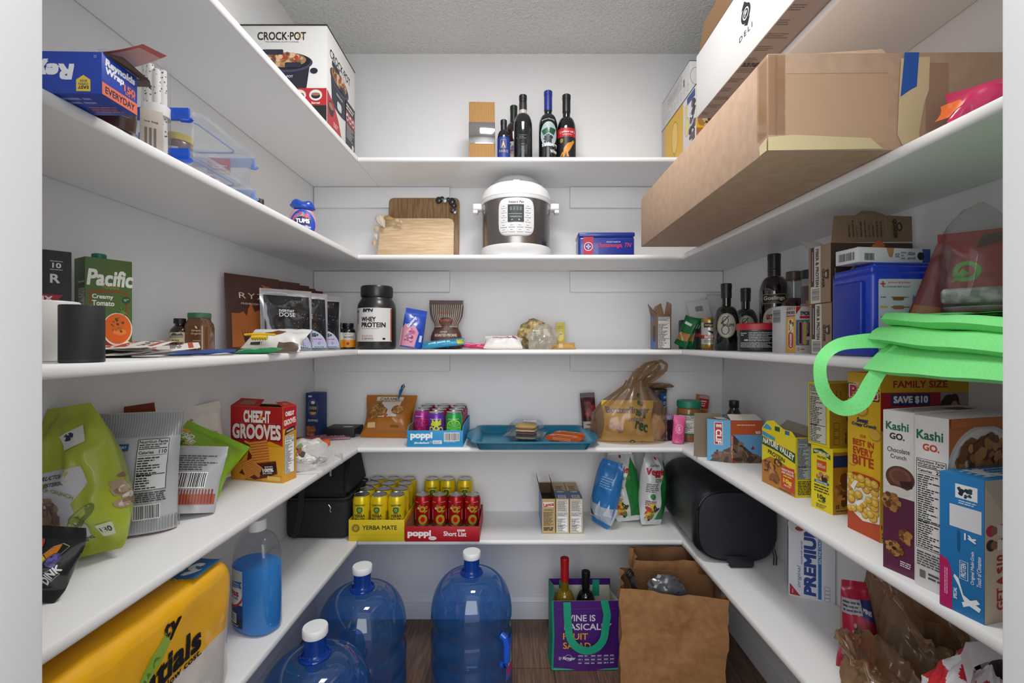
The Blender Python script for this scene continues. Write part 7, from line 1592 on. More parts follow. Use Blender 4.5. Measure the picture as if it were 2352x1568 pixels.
b = MB(); b.box((0, 0, 0), (.165, .055, .030), 'd2d2d4', bev=.0008); D = box_decs(b, .165, .055, .03); f = D['front']; f.rect(.146, .0005, .1645, .0295, '2f4f9c'); f.ell(.142, .015, .008, .008, '1c1c20', n=20); f.text('water', .120, .019, '4a5a8a', w=.018, h=.007, rot=math.pi); f.text('proof', .120, .010, '4a5a8a', w=.018, h=.007, rot=math.pi, bold=.03); f.text('20', .088, .015, '4a5a8a', w=.010, h=.008, rot=math.pi); f.lines(.095, .006, .108, .024, 3, '8a94b0'); f.poly([(.062, .0295), (.068, .012), (.076, .010), (.080, .0295)], 'b5845a'); f.barcode(.012, .004, .034, .018, bg=None); D['top'].lines(.02, .01, .14, .045, 4, '9aa2b8'); D['left'].barcode(.008, .006, .045, .022, bg=None)
solo(b, 'bandage_box', 'white bandage box lying on the blue first aid kit handle', 'box', (.690, .905, T3+.1884), R(8))
# wrapped party plates
t = thing('party_plate_pack', 'clear wrapped stack of party plates by the right door jamb', 'pack', (.836, .818, T3), R(-38))
cols = ['a8343c', 'c9cdc2', 'a82f38', '5aa0c4', 'a8c9a0', 'b53a40', 'd2d4d0']
for k in range(7):
    b = MB(); z = .010 + .012*k; b.lathe([(.032, z), (.036, z+.001), (.050, z+.008), (.051, z+.009), (.049, z+.0098), (.034, z+.003), (.001, z+.0028)], M(cols[k], rough=.5), seg=40); b.build('plate', t)
b = MB(); b.box((-.05, -.036, .098), (.05, .02, .125), Mpat('silver_foil_print', 'noise', '8a908c', 'd2d6d2', 60, rough=.3), bev=.006, seg=3); b.build('foil_pack', t)
b = MB(); P = Pouch(.10, .11, .022, seed=181, bend=lean(14, 0, 0, h=.1), wr=.003); P.mesh(b, M('a8383e', rough=.35), nu=20, nv=24); dd = P.dec(b); dd.ring(-.014, .03, .020, .018, .008, '6ab84a'); dd.poly([(-.035, .01), (-.01, .025), (-.02, .035)], '6ab84a'); dd.poly([(.0, .07), (.045, .085), (.045, .105), (.01, .1)], '5a3c38')
for v in b.bm.verts: v.co.z += .127
b.build('napkin_pack', t, weld=True, smooth=50)
b = MB(); bb = crumple((.056, .053, .135), 61, .10, 12, 4); b.merge(bb, Mthin('party_wrap', 'f4f4f4', gloss=.06, rough=.10, haze=.06), T=Matrix.Translation((0, 0, .137)))
for v in b.bm.verts: v.co.z = max(.001, v.co.z)
b.build('clear_wrap', t, smooth=30)
bag_thing('red_folder', 'dark red pointed bag leaning between the first aid kit and the party plates', 'bag', Pouch(.07, .205, .014, seed=184, bend=lean(2, 12, 0, h=.2), wr=.002, taper=.7), (.756, .856, T3), R(-40), M('6a2a2c', rough=.4), lambda d: d.rect(-.03, .0, .03, .09, '8a5a2c'))
# folded green tote
GRN = Mpat('green_nonwoven', 'noise', '7ce886', '84ec8e', 300, rough=.75, p=(.4, .6), bump=.3)
t = thing('folded_tote', 'bright green folded tote bag hanging over the right shelf edge', 'bag', (.715, .672, T3+.001), R(-4))
def layer(z, th, x0, x1, y0, y1, sd, nose=.02, tilt=0.0, droop=0.0):
    b = MB(); n = 26
    def fn(u, v, s):
        x = x0 + (x1-x0)*u; y = y0 + (y1-y0)*v
        e = math.sqrt(max(0, 1 - (1 - min(1, u/.10))**2)); w1 = noise.noise(Vector((x*14, y*12, sd)))*.008 + noise.noise(Vector((x*34, y*9, sd+5)))*.004
        return Vector((x, y + .010*math.sin(u*5+sd), max(z + th*.5 + s*th*.5*e + w1*(.4+.6*u) + tilt*(v-.5), .0004 if x > -.090 else -.06) - (droop*min(1, (-.090-x)/.03) if x < -.090 else 0)))
    b.sheet(lambda u, v: fn(u, v, 1), n, n, GRN); b.sheet(lambda u, v: fn(1-u, v, -1), n, n, GRN)
    b.sheet(lambda u, v: fn(u, 0, 2*v-1), n, 4, GRN); b.sheet(lambda u, v: fn(1-u, 1, 2*v-1), n, 4, GRN)
    return b.build('folded_panel', t, smooth=50)
layer(.000, .024, -.125, .11, -.165, .092, 3, droop=.030); layer(.022, .024, -.118, .10, -.168, .086, 7, tilt=.018, droop=.012); layer(.044, .022, -.104, .11, -.162, .088, 12, tilt=.022)
b = MB()
def tip(u, v): return Vector((-.085 + .17*u, .092 - .255*v, .066 + .010*v*(1-u) - .012*v*v + .004*noise.noise(Vector((u*6, v*9, 2)))))
b.sheet(tip, 14, 14, GRN); b.sheet(lambda u, v: tip(1-u, v) - Vector((0, 0, .003)), 14, 14, GRN); b.build('top_flap', t, smooth=50)
def ribbon(pts, wd, nm):
    b = MB(); n_ = len(pts)
    def P_(v):
        f = min(max(v, 0), 1)*(n_-1); i = min(int(f), n_-2); q = f - i; g = lambda j: Vector(pts[max(0, min(n_-1, j))])
        a, c, e, h = g(i-1), g(i), g(i+1), g(i+2)
        return .5*((2*c) + (e-a)*q + (2*a-5*c+4*e-h)*q*q + (-a+3*c-3*e+h)*q**3)
    def side(v):
        tn = (P_(v+.02)-P_(v-.02)).normalized(); s_ = tn.cross(Vector((.55, .83, 0)).normalized()); s_ = s_.normalized()
        tw_ = math.sin(v*math.pi*1.6)*.7; n2 = tn.cross(s_); return s_*math.cos(tw_) + n2*math.sin(tw_), n2
    for o_ in (0, 1):
        def rb(u, v):
            s_, n2 = side(v); return P_(v) + s_*((u if o_ == 0 else 1-u)-.5)*wd + n2*(.0012*o_)
        b.sheet(rb, 4, 60, GRN)
    return b.build(nm, t, smooth=60)
ribbon([(-.085, .085, .030), (-.118, .100, .030), (-.155, .113, .022), (-.178, .118, -.004), (-.180, .116, -.042), (-.170, .110, -.072), (-.152, .100, -.086), (-.134, .085, -.072), (-.122, .075, -.036), (-.112, .065, -.010), (-.092, .055, .018)], .026, 'carry_handle')

# ---------------------------------------------------------------- second shelf from the top, back run
WOODD = Mpat('dark_bamboo', 'noise', '80603f', '9f7d58', 5, rough=.55, vec=(30, 3, 2)); WOODL = Mpat('pale_maple', 'noise', 'c9aa82', 'd9c09c', 5, rough=.55, vec=(2, 3, 28))
def rr(w, h, r, lean_l=0.0):
    p = []
    for cx, cy, a0 in ((w-r, r, -90), (w-r, h-r, 0), (r, h-r, 90), (r, r, 180)):
        for k in range(7): p.append((cx + r*math.cos(R(a0+15*k)) + (lean_l*(cy/h) if cx < w/2 else 0), cy + r*math.sin(R(a0+15*k))))
    return p
UP = Matrix(((1, 0, 0, 0), (0, 0, -1, 0), (0, 1, 0, 0), (0, 0, 0, 1)))
t = thing('cutting_board', 'tall dark bamboo cutting board leaning on the back wall', 'cutting board', (-.522, 1.917, T2+.0005), 0)
b = MB(); b.prism(rr(.298, .290, .018), -.008, .006, WOODD, T=Matrix.Rotation(R(-4), 4, 'X') @ UP, bev=.002); o = b.build('board', t)
GEM = M('14171a', rough=.08, coat=.7); GEM2 = M('c9ccd0', rough=.15, metal=.6)
for x, z, r, m in ((.212, .278, .014, GEM), (.226, .284, .010, GEM), (.238, .276, .010, GEM2), (.252, .282, .008, GEM), (.268, .272, .016, GEM), (.276, .256, .012, GEM), (.272, .236, .013, M('3f3428', rough=.1, coat=.7)), (.281, .226, .008, GEM2)):
    b = MB(); b.ball((x, -.012 + .070*z, z), (r, r*.6, r*1.05), m, seg=14); b.build('glass_pebble', t)
t = thing('cutting_board', 'pale wooden cutting board with seashells, in front of the dark board', 'cutting board', (-.558, 1.868, T2+.0005), 0)
b = MB(); b.prism(rr(.318, .190, .020, .018), -.008, .007, WOODL, T=Matrix.Rotation(R(-6), 4, 'X') @ UP, bev=.003); b.build('board', t)
SH = M('cfc4b4', rough=.5, bump=.5, bscale=200); SH2 = M('a8834f', rough=.4); SH3 = M('c9a98a', rough=.45)
def shell(c, L, r, ax, m, rid=7, nm='seashell'):
    b = MB(); ax = Vector(ax).normalized(); u = ax.cross(Vector((0, 1, 0))).normalized(); w = u.cross(ax)
    b.sheet(lambda a, v: Vector(c) + ax*(v-.3)*L + (u*math.cos(6.283*a) + w*.7*math.sin(6.283*a))*r*(math.sin(math.pi*min(1, v*1.0+.08))**.8*(1-.75*v) + .02)*(1 + .10*math.sin(rid*6.283*a + v*6)), 36, 16, m, cl=True); b.build(nm, t, smooth=50)
shell((.020, -.014, .178), .062, .026, (.5, 0, -.85), SH, 9); shell((.052, -.016, .182), .050, .014, (1, 0, -.12), SH2, 3); shell((.088, -.014, .172), .026, .012, (1, 0, -.3), SH3, 4); shell((.104, -.014, .168), .022, .010, (.8, 0, -.6), SH3, 4)
shell((.006, -.012, .140), .034, .013, (-.3, 0, -1), SH3, 5); shell((.0, -.010, .112), .026, .011, (.4, 0, -1), SH, 5); shell((-.006, -.008, .085), .034, .010, (.1, 0, -1), SH3, 4)
# multicooker
STEEL = M('8f8c89', rough=.26, metal=1.0); PW_ = M('e6e6e6', rough=.35)
t = thing('multicooker', 'white and steel electric pressure cooker in the middle of the shelf', 'cooker', (.016, 1.802, T2), 0)
b = MB(); b.lathe([(.115, .0), (.122, .002), (.136, .024), (.137, .040), (.134, .043)], PW_, seg=72); b.build('base', t)
b = MB(); b.lathe([(.1335, .042), (.1335, .216)], STEEL, seg=72); b.build('steel_body', t)
b = MB(); b.lathe([(.136, .212), (.1385, .216), (.1385, .236), (.136, .244), (.129, .262), (.114, .277), (.105, .282), (.001, .285)], PW_, seg=72); b.lathe([(.1392, .224), (.140, .226), (.140, .231), (.1392, .233)], PW_, seg=72); b.build('lid', t)
b = MB(); b.lathe([(.103, .282)] + [(.103*math.cos(R(9*k)), .282 + .048*math.sin(R(9*k))) for k in range(1, 10)] + [(.001, .330)], Mthin('dome', 'eceef0', gloss=.05, rough=.06, haze=.30, hazecol='e8eaec'), seg=64); b.build('dome', t)
for s in (-1, 1):
    b = MB(); b.box((s*.150-.020, -.022, .196), (s*.150+.020, .022, .222), PW_, bev=.006, seg=3); b.box((s*.160-.010, -.018, .184), (s*.160+.010, .018, .200), PW_, bev=.004, seg=3); b.build('handle', t)
b = MB(); RP = .1335
def panel(u, v):
    a = 6.283*u; sc, of = ((1.0, .0), (.985, .006), (.94, .0085), (.6, .0088), (.0, .0088))[round(v*4)]
    X = math.copysign(abs(math.cos(a))**.42, math.cos(a))*.0665*sc; Z = .138 + math.copysign(abs(math.sin(a))**.42, math.sin(a))*.070*sc; g = X/RP
    return Vector(((RP+of)*math.sin(g), -(RP+of)*math.cos(g), Z))
b.sheet(panel, 64, 4, PW_, cl=True); p_ = b.build('control_panel', t, smooth=50, recalc=True)
b = MB(); d = cyl_dec(b, RP+.0092, du=.006)
d.ring(0, .138, .0, .0, .0, 'cfcfcf', n=4) if False else None
d.rrect(-.032, .118, .028, .182, .002, '2c3134'); d.rects([(-.024 + .012*k, .160, -.016 + .012*k, .174) for k in range(4)], '5f6a6a'); d.lines(-.028, .146, .024, .149, 1, 'b9c2c4'); d.lines(-.024, .134, .022, .140, 2, '9aa4a6'); d.text('+', .010, .126, 'd2d8da', w=.006, h=.006); d.text('-', -.016, .126, 'd2d8da', w=.005, h=.0015)
d.text('Instant Pot', .0, .1915, '3a3a3c', w=.056, h=.008, shear=.2)
for sd in (-.046, .043):
    for k in range(4): d.rrect(sd-.011, .118 + .017*k, sd+.011, .131 + .017*k, .003, 'b9b9ba'); d.rrect(sd-.0102, .1188 + .017*k, sd+.0102, .1302 + .017*k, .003, 'dedede'); d.lines(sd-.006, .1225 + .017*k, sd+.006, .1265 + .017*k, 1, '5a5a5c')
for r_ in range(2):
    for k in range(4): x = -.0465 + .030*k; d.rrect(x-.0125, .082 + .017*r_, x+.0125, .096 + .017*r_, .003, 'b9b9ba'); d.rrect(x-.0117, .0828 + .017*r_, x+.0117, .0952 + .017*r_, .003, 'dedede'); d.lines(x-.007, .087 + .017*r_, x+.007, .091 + .017*r_, 1, '5a5a5c')
o = b.build('display', p_); o.parent = p_
# blue tin
t = thing('cookie_tin', 'dark blue tin with red lettering right of the pressure cooker', 'tin', (.252, 1.722, T2), R(-1.5))
TIN = M('1c2f86', rough=.3, coat=.4); w_, d_, h_ = .211, .098, .094
b = MB(); b.box((0, 0, 0), (w_, d_, h_-.016), TIN, bev=.010, seg=4); D = box_decs(b, w_, d_, h_-.016); f = D['front']; f.rect(.018, .001, .056, .077, 'a8243a')
for v_ in (.006, .040, .074): f.ring(.037, v_, .016, .016, .002, 'd2ccd2', n=24) if v_ == .040 else None
f.ring(.037, .040, .0165, .0165, .0018, 'd2ccd2'); f.ell(.037, .040, .012, .012, '1c2f86'); f.rects([(.034, .031, .040, .049), (.028, .037, .046, .043)], 'c9b4c4'); f.text('PROUDLY BAKED IN', .131, .057, 'c9cbe0', w=.052, h=.004, bold=.02); f.text('Chattanooga, TN', .133, .043, 'c22c46', w=.132, h=.020, bold=.02, shear=.35)
D['left'].rect(.02, .012, .078, .066, 'b5b4bc'); b.build('tin_body', t)
b = MB(); b.box((-.0015, -.0015, h_-.018), (w_+.0015, d_+.0015, h_), TIN, bev=.006, seg=3); b.build('lid', t)

# ---------------------------------------------------------------- second shelf from the top, right run: long carton
KBX = Mpat('carton_board', 'noise', 'b0937a', 'b99c84', 40, rough=.75, p=(.35, .65))
t = thing('cardboard_box', 'long brown cardboard box overhanging the right shelf, taped at its corner', 'box', (.4285, .762, T2+.0005), R(-.6))
w_, d_, h_ = .452, .778, .163
b = MB(); b.box((0, 0, 0), (w_, d_, h_), KBX, bev=.002); D = box_decs(b, w_, d_, h_); f = D['front']
f.rect(.03, .012, .20, .128, 'b99a7c'); f.rect(.012, .0, .016, .16, 'a88b70'); f.lines(.03, .128, .20, .1295, 1, 'a1846a', rag=0, words=False); f.rect(.262, .03, .30, .145, 'a08068')
b.build('carton', t)
def tape(nm, F, pts, m, dx=None, lab=None):
    tape.n += 1; b = MB(); d = plane_dec(b, *F, o0=.0009 + .0002*tape.n); d.poly(pts, m); o = b.build(nm, t, smooth=0)
    if lab: o['label'] = lab
tape.n = 0; MASK = M('cdbd92', rough=.6); FR = ((0, 0, 0), (1, 0, 0), (0, 0, 1)); LF = ((0, d_, 0), (0, -1, 0), (0, 0, 1))
CLT = Mthin('packing_tape', 'ece0d0', gloss=.06, rough=.12, haze=.25, hazecol='c0a68c')
tape('masking_tape', FR, [(.0, .0), (.19, .002), (.17, .020), (.04, .026), (.0, .022)], MASK)
tape('masking_tape', FR, [(.220, .152), (.268, .155), (.266, .10), (.258, .075), (.250, .03), (.252, .0), (.226, .0), (.214, .025), (.216, .07)], MASK)
tape('blue_tape', FR, [(.226, .162), (.250, .162), (.246, .105), (.236, .100), (.219, .088)], M('1f55a8', rough=.5), lab='strip of bright blue painter tape')
tape('packing_tape', FR, [(.0, .026), (.028, .026), (.028, .160), (.0, .160)], CLT)
tape('masking_tape', LF, [(d_-.022, .0), (d_, .0), (d_, .022), (d_-.024, .016)], MASK)
tape('packing_tape', LF, [(d_-.03, .026), (d_, .026), (d_, .160), (d_-.03, .160)], CLT)
flap(t, [(.07, .004, h_+.0005), (.20, .004, h_+.0005), (.205, .02, h_+.018), (.13, .03, h_+.012)], KBX, '6a5644', 'top_flap'); flap(t, [(.24, .003, h_+.0006), (.45, .003, h_+.0006), (.45, .06, h_+.006), (.245, .05, h_+.006)], KBX, '8a735e', 'top_flap')
flap(t, [(.055, .012, h_+.001), (.21, .012, h_+.001), (.205, .10, h_+.030), (.20, .11, h_+.030)], '7a6450', '6a5442', 'top_flap')
bag_thing('snack_bag', 'hot pink snack bag with an orange stripe beside the right door jamb', 'bag', Pouch(.12, .115, .05, seed=191, bend=lean(46, 0, 0, h=.12), wr=.006, topf=.7), (.692, .636, T2), R(-42), M('c21a5a', rough=.3, coat=.3), lambda d: (d.poly([(-.075, .02), (-.045, .03), (-.06, .075), (-.07, .07)], 'd8682a'), d.rect(.03, .03, .06, .05, 'd8d2d4'), d.lines(-.02, .05, .03, .054, 1, 'e8a8c4')))

# ---------------------------------------------------------------- second shelf from the top, left run
t = thing('foil_box', 'blue and orange foil wrap box sticking out over the left shelf edge', 'box', (-.828, .580, T2+.0008), R(1.5))
w_, d_, h_ = .298, .058, .0545
FB = '1a3fa8'; b = MB(); b.box((0, 0, 0), (w_, d_, h_), FB, bev=.0008); D = box_decs(b, w_, d_, h_)
r = D['right']; r.rect(.0005, .0005, d_-.0005, .0165, 'dd7050'); r.text('EVERYDAY', .029, .0085, '1c1c4a', w=.047, h=.0085, bold=.03); r.text('Reynolds', .029, .0435, 'e8ecf2', w=.047, h=.0115, bold=.06, shear=.1); r.text('Wrap', .020, .033, 'e8ecf2', w=.028, h=.0105, bold=.06, shear=.1); r.text('150', .044, .0275, 'dd7050', w=.018, h=.0085, bold=.05); r.text('SQ FT', .045, .0205, 'dd7050', w=.017, h=.004, bold=.03)
f = D['front']; f.text('Reynolds', .203, .031, 'e8ecf2', w=.118, h=.024, rot=math.pi, bold=.06, shear=.15); f.poly([(.266, .003), (.284, .003), (.284, .018), (.275, .024), (.266, .018)], 'e2c84a'); f.text('EASY', .275, .008, '2a2a3a', w=.013, h=.004, rot=math.pi, bold=.04); f.text('OPEN', .275, .0125, '5a5a6a', w=.012, h=.003, rot=math.pi); f.text('BOX', .275, .0165, '5a5a6a', w=.009, h=.003, rot=math.pi); f.ring(.290, .048, .0016, .0016, .0003, 'e8ecf2')
bo = D['bottom']; bo.lines(.235, .03, .275, .05, 2, '8a9ad0'); bo.lines(.25, .008, .29, .026, 3, 'b5606a')
b.build('carton', t)
flap(t, [(w_, .001, h_), (w_, d_, h_), (w_+.012, d_+.010, h_-.012), (w_+.014, d_+.004, h_-.002), (w_+.010, .022, h_+.006)], '5a4a40', '5a4a40', 'end_flap')
flap(t, [(.03, d_, h_), (w_-.003, d_, h_), (w_-.004, d_+.030, h_+.004), (.03, d_+.030, h_+.004)], FB, '5a4a40', 'lid_flap')
b = MB(); PINK = M('d8a8a0', rough=.4); b.sheet(lambda u, v: Vector((.252 + .075*u, .010 + .045*v + .02*u, h_+.004 + .026*u*(.4+.6*u) + .012*v*u)), 10, 8, lambda u, v: 'c9605a' if v < .18 or u > .93 else PINK); b.build('paper_strip', t, smooth=60)
def art_st(d): d.text('SPRING TREE', 0, .046, 'e2dcd8', w=.066, h=.010, bold=.03); d.text('Maple Syrup', 0, .032, 'e2dcd8', w=.056, h=.009, shear=.3); d.lines(-.034, .039, .034, .0396, 1, 'd2c9c4', rag=0, words=False); d.lines(-.03, .02, .03, .0206, 1, 'd2c9c4', rag=0, words=False); d.clump(.004, .056, .012, .006, 14, ['e2dcd8'], .002, seed=2)
b = MB(); b.lathe([(.026, 0), (.032, .003), (.034, .02), (.034, .055), (.028, .07), (.012, .082)], M('3f241e', rough=.25, coat=.3), seg=40, sy=.6); art_st(Dec(b, lambda u, v, q: Vector((.0345*math.sin(u/.0345), -.0207*math.cos(u/.0345) - q, v)), du=.004, o0=.001)); b.box((-.010, -.010, .08), (.010, .010, .098), M('1f1a18', rough=.4), bev=.003)
solo(b, 'syrup_bottle', 'dark brown syrup bottle with white lettering under the foil box corner', 'bottle', (-.612, .690, T2), R(30))
b = MB(); b.box((0, 0, 0), (.030, .006, .066), 'b9aca0', bev=.0008); D = box_decs(b, .03, .006, .066); D['front'].text('ice bag', .015, .046, '3a3430', w=.018, h=.004, bold=.02); D['front'].rects([(.006 + .006*k, .004, .0095 + .006*k, .036) for k in range(3)], '6a5f55')
solo(b, 'paper_card', 'small tan card standing between the syrup bottle and the dotted straws', 'card', (-.612, .748, T2), R(34))
DOT = Mpat('dotted_paper', 'voronoi', '2a2a2c', 'e4e2e0', 170, rough=.6, p=(.22, .27))
for (x, y, n, h0, lb) in ((-.690, .790, 6, .172, 'bundle of black dotted white straws behind the foil box, shorter one'), (-.655, .838, 7, .186, 'bundle of black dotted white straws next to the clear container')):
    t = thing('straw_pack', lb, 'straws', (x, y, T2), R(20)); rnd = random.Random(n)
    for k in range(n):
        a = 6.283*k/(n-1); q = 0 if k == n-1 else .0125; tx, ty = rnd.uniform(-.004, .004), rnd.uniform(-.004, .004)
        b = MB(); b.tube([(q*math.cos(a), q*math.sin(a), .001), (q*math.cos(a)+tx, q*math.sin(a)+ty, h0 - .010*rnd.random())], .0058, DOT, seg=14); b.build('straw', t)
    b = MB(); b.lathe([(.0205, .002), (.0212, .004), (.0218, h0*.6), (.0215, h0+.004)], Mthin('straw_wrap', 'f6f6f6', gloss=.05, rough=.1, haze=.04), seg=28); b.build('clear_wrap', t)
    b = MB(); b.lathe([(.0222, h0*.50), (.0224, h0*.51), (.0224, h0*.59), (.0222, h0*.60)], M('d2d0ce', rough=.5), seg=28); b.build('paper_band', t)
CT2 = Mthin('food_box_plastic', 'f2f4f6', gloss=.03, rough=.10, haze=.18, hazecol='f0f2f4'); LT = M('1a4fc0', rough=.3, coat=.2); LT2 = M('7a94cc', rough=.35)
def fbox(label, z, h):
    t = thing('food_container', label, 'container', (-.706, .962, z), R(2))
    def rrs(x, y, r, zz): return [Vector(p) for p in rrect_path(-x, -y, x, y, r, zz)]
    b = MB(); rings = [rrs(.095, .092, .02, .001), rrs(.103, .100, .022, .006), rrs(.108, .105, .024, h-.012), rrs(.112, .109, .024, h-.010)]
    V_ = [[b.bm.verts.new(p) for p in r_] for r_ in rings]; i_ = b.mi(CT2); n_ = len(V_[0])
    for a, c in zip(V_, V_[1:]):
        for k in range(n_): b.bm.faces.new((a[k], a[(k+1) % n_], c[(k+1) % n_], c[k])).material_index = i_
    b.bm.faces.new(V_[0][::-1]).material_index = i_; b.build('tub', t, smooth=50)
    b = MB(); rings = [rrs(.114, .111, .025, h-.010), rrs(.115, .112, .025, h-.002), rrs(.111, .108, .024, h), rrs(.088, .085, .02, h), rrs(.084, .081, .02, h-.004)]
    V_ = [[b.bm.verts.new(p) for p in r_] for r_ in rings]; i_ = b.mi(CT2)
    for a, c in zip(V_, V_[1:]):
        for k in range(n_): b.bm.faces.new((a[k], a[(k+1) % n_], c[(k+1) % n_], c[k])).material_index = i_
    b.bm.faces.new(V_[-1]).material_index = i_; lid = b.build('lid', t, smooth=50)
    b = MB(); b.tube([Vector(p) for p in rrect_path(-.080, -.077, .080, .077, .02, h-.003)], .0022, LT2, seg=6, closed=True); b.build('seal', lid)
    for s, c in ((-1, LT), (1, LT2)):
        b = MB(); b.box((-.045, s*.116-.003, h-.022), (.100, s*.116+.003, h+.001), c, bev=.002); b.tube([(.085, s*.116, h-.022), (.100, s*.117, h-.024), (.106, s*.117, h-.020)], .0035, c, seg=8); b.build('latch', t)
    return t
fbox('shallow clear food container with blue latches, underneath another', T2+.0005, .040)
fbox('deep clear food container with blue latches, stacked on the shallow one', T2+.0415, .074)
t = thing('spice_jar', 'brown jar with a yellow lid inside the deep clear container', 'jar', (-.668, .910, T2+.0488), 0)
b = MB(); b.lathe([(.022, 0), (.025, .002), (.025, .024), (.023, .028)], M('5a3a2a', rough=.2, coat=.4), seg=32); d = cyl_dec(b, .0252, du=.004); d.rect(-.016, .002, .016, .013, 'c9c4b4'); b.build('jar_body', t)
b = MB(); b.lathe([(.0255, .028), (.026, .029), (.026, .040), (.0245, .042), (.001, .0422)], M('cfae28', rough=.4), seg=32); b.build('lid', t)
b = MB(); b.box((0, 0, 0), (.045, .004, .034), '9a2a4a', bev=.0006); D = box_decs(b, .045, .004, .034); D['front'].lines(.01, .01, .04, .02, 2, 'd8b8c2'); D['front'].rect(.0, .0, .045, .006, 'c9a85a')
solo(b, 'tea_packet', 'magenta packet standing inside the deep clear container', 'packet', (-.665, .992, T2+.0488), R(12))
b = MB(); b.box((0, 0, 0), (.055, .006, .050), '3a8ab8', bev=.003); D = box_decs(b, .055, .006, .05); D['front'].ell(.018, .026, .016, .018, 'b5383a'); D['front'].ring(.018, .026, .008, .009, .001, 'e2c9c4')
solo(b, 'snack_packet', 'teal packet with a red circle inside the deep clear container', 'packet', (-.745, .905, T2+.0488), R(14))
b = MB(); b.merge(crumple((.045, .05, .010), 77, .3), M('b9a2c4', rough=.4)); solo(b, 'snack_packet', 'pale purple packet inside the shallow clear container', 'packet', (-.660, .945, T2+.0165), smooth=35)
t = thing('dropper_bottle', 'tiny bottle with a black cap alone behind the clear containers', 'bottle', (-.6925, 1.250, T2), 0)
b = MB(); b.lathe([(.012, 0), (.014, .002), (.014, .045), (.009, .052)], M('c9c6c2', rough=.3), seg=24); b.build('body', t)
b = MB(); b.lathe([(.0092, .052), (.0100, .053), (.0100, .070), (.009, .0715), (.001, .0716)], M('26262a', rough=.5), seg=24); b.build('cap', t)
t = thing('antacid_bottle', 'blue antacid bottle with a winged cap near the left back corner', 'bottle', (-.655, 1.425, T2), R(16))
b = MB(); AB = M('1748b4', rough=.25, coat=.4); b.lathe([(.030, 0), (.036, .003), (.042, .03), (.0405, .062), (.033, .084), (.030, .089)], M('c79aa6', rough=.3), seg=44, sy=.68); b.build('body', t)
b = MB(); d = Dec(b, lambda u, v, q: (lambda r: Vector((r*math.sin(u/.042)*1.03, -r*.70*math.cos(u/.042) - q, v)))(.0435 - .010*abs((v-.034)/.05)**2), du=.004, dv=.006, o0=.001)
d.ell(.004, .046, .040, .044, '1748b4', n=40); d.ell(.004, .020, .026, .014, '2a8ac2', n=30); d.ell(.0, .056, .027, .022, 'b5607a', n=30); d.clump(.0, .066, .020, .010, 18, ['d87a5a', 'c94a7a', 'e2a060', '5a9ac2'], .006, seed=3); d.ell(.004, .052, .024, .014, '16245e', n=30); d.text('TUMS', .004, .052, 'eceef4', w=.038, h=.012, bold=.07); d.text('Chewy Bites', .006, .034, 'e2e8f4', w=.042, h=.009, bold=.03, rot=-.05); d.clump(.0, .014, .018, .006, 8, ['d88ab0', '8a5ab0', 'e2b0c4'], .005, seed=4); b.build('label', t)
b = MB(); bb = bmesh.new(); bmesh.ops.create_uvsphere(bb, u_segments=28, v_segments=14, radius=1)
for v in bb.verts: v.co = Vector((v.co.x*.035*(1.12 if v.co.z < 0 else 1), v.co.y*.024, v.co.z*.018 + .004*math.cos(v.co.x*5)*-1*(1 if v.co.z > 0 else 0)))
b.merge(bb, AB, T=Matrix.Translation((0, 0, .105)) @ Matrix.Rotation(R(6), 4, 'Y')); b.build('cap', t, smooth=60)

# ---------------------------------------------------------------- top shelf
t = thing('gift_box', 'ribbed brown gift box with a mirrored silver band on the top shelf', 'box', (-.164, 1.735, T1), R(2))
b = MB(); RIB = Mpat('ribbed_kraft', 'stripe', '9c7440', 'b98f58', 70, rough=.7, bump=.6); b.box((0, 0, 0), (.098, .085, .238), RIB, bev=.002); b.build('carton', t)
b = MB(); b.box((-.0012, -.0012, .078), (.0992, .0862, .160), M('c9c9cc', rough=.06, metal=1.0), bev=.001); b.build('silver_band', t)
def art_par(d): d.rect(-.034, .004, .034, .105, '1d3a86'); d.frame(-.012, .062, .010, .094, .0012, 'b5905a'); d.poly([(-.009, .064), (-.001, .092), (.007, .064), (.003, .064), (-.001, .074), (-.005, .064)], 'c9a46a'); d.text('PARIS', .0, .050, 'b5905a', w=.036, h=.009, bold=.03, space=1.2)
wine((at(1157, 1.76), 1.760, T1), 'short blue labelled bottle next to the ribbed gift box', .178, .0245, M('14181f', rough=.08, coat=.6), M('1c1e22', rough=.4), .050, art=art_par, shoulder=.60, rn=.0105)
wine((at(1180, 1.87), 1.872, T1), 'dark red bottle standing behind the embossed bottle', .290, .036, M('2a100e', rough=.08, coat=.6), M('17211c', rough=.4), .07, art=lambda d: (d.rect(-.05, .06, .05, .13, 'c9c4bc'), d.clump(-.02, .1, .02, .02, 14, ['8a5a7a', 'c98a6a', '4a5a8a'], .007, seed=3)), shoulder=.6)
t = wine((at(1201, 1.79), 1.780, T1), 'dark embossed wine bottle with a silver neck band', .284, .0365, M('171b1e', rough=.1, coat=.6), M('151517', rough=.4), .028, art=lambda d: (d.lines(-.016, .10, .016, .118, 3, '6a7276', fill=.35, rag=.5, seed=4), d.lines(-.008, .05, .008, .085, 4, '4f565a', fill=.3, rag=.6)), shoulder=.58)
b = MB(); b.lathe([(.0152, .205), (.0154, .206), (.0154, .224, M('2a2a2a', rough=.4)), (.0154, .252), (.0152, .254)], M('b9b6b0', rough=.35), seg=32); b.build('neck_band', t)
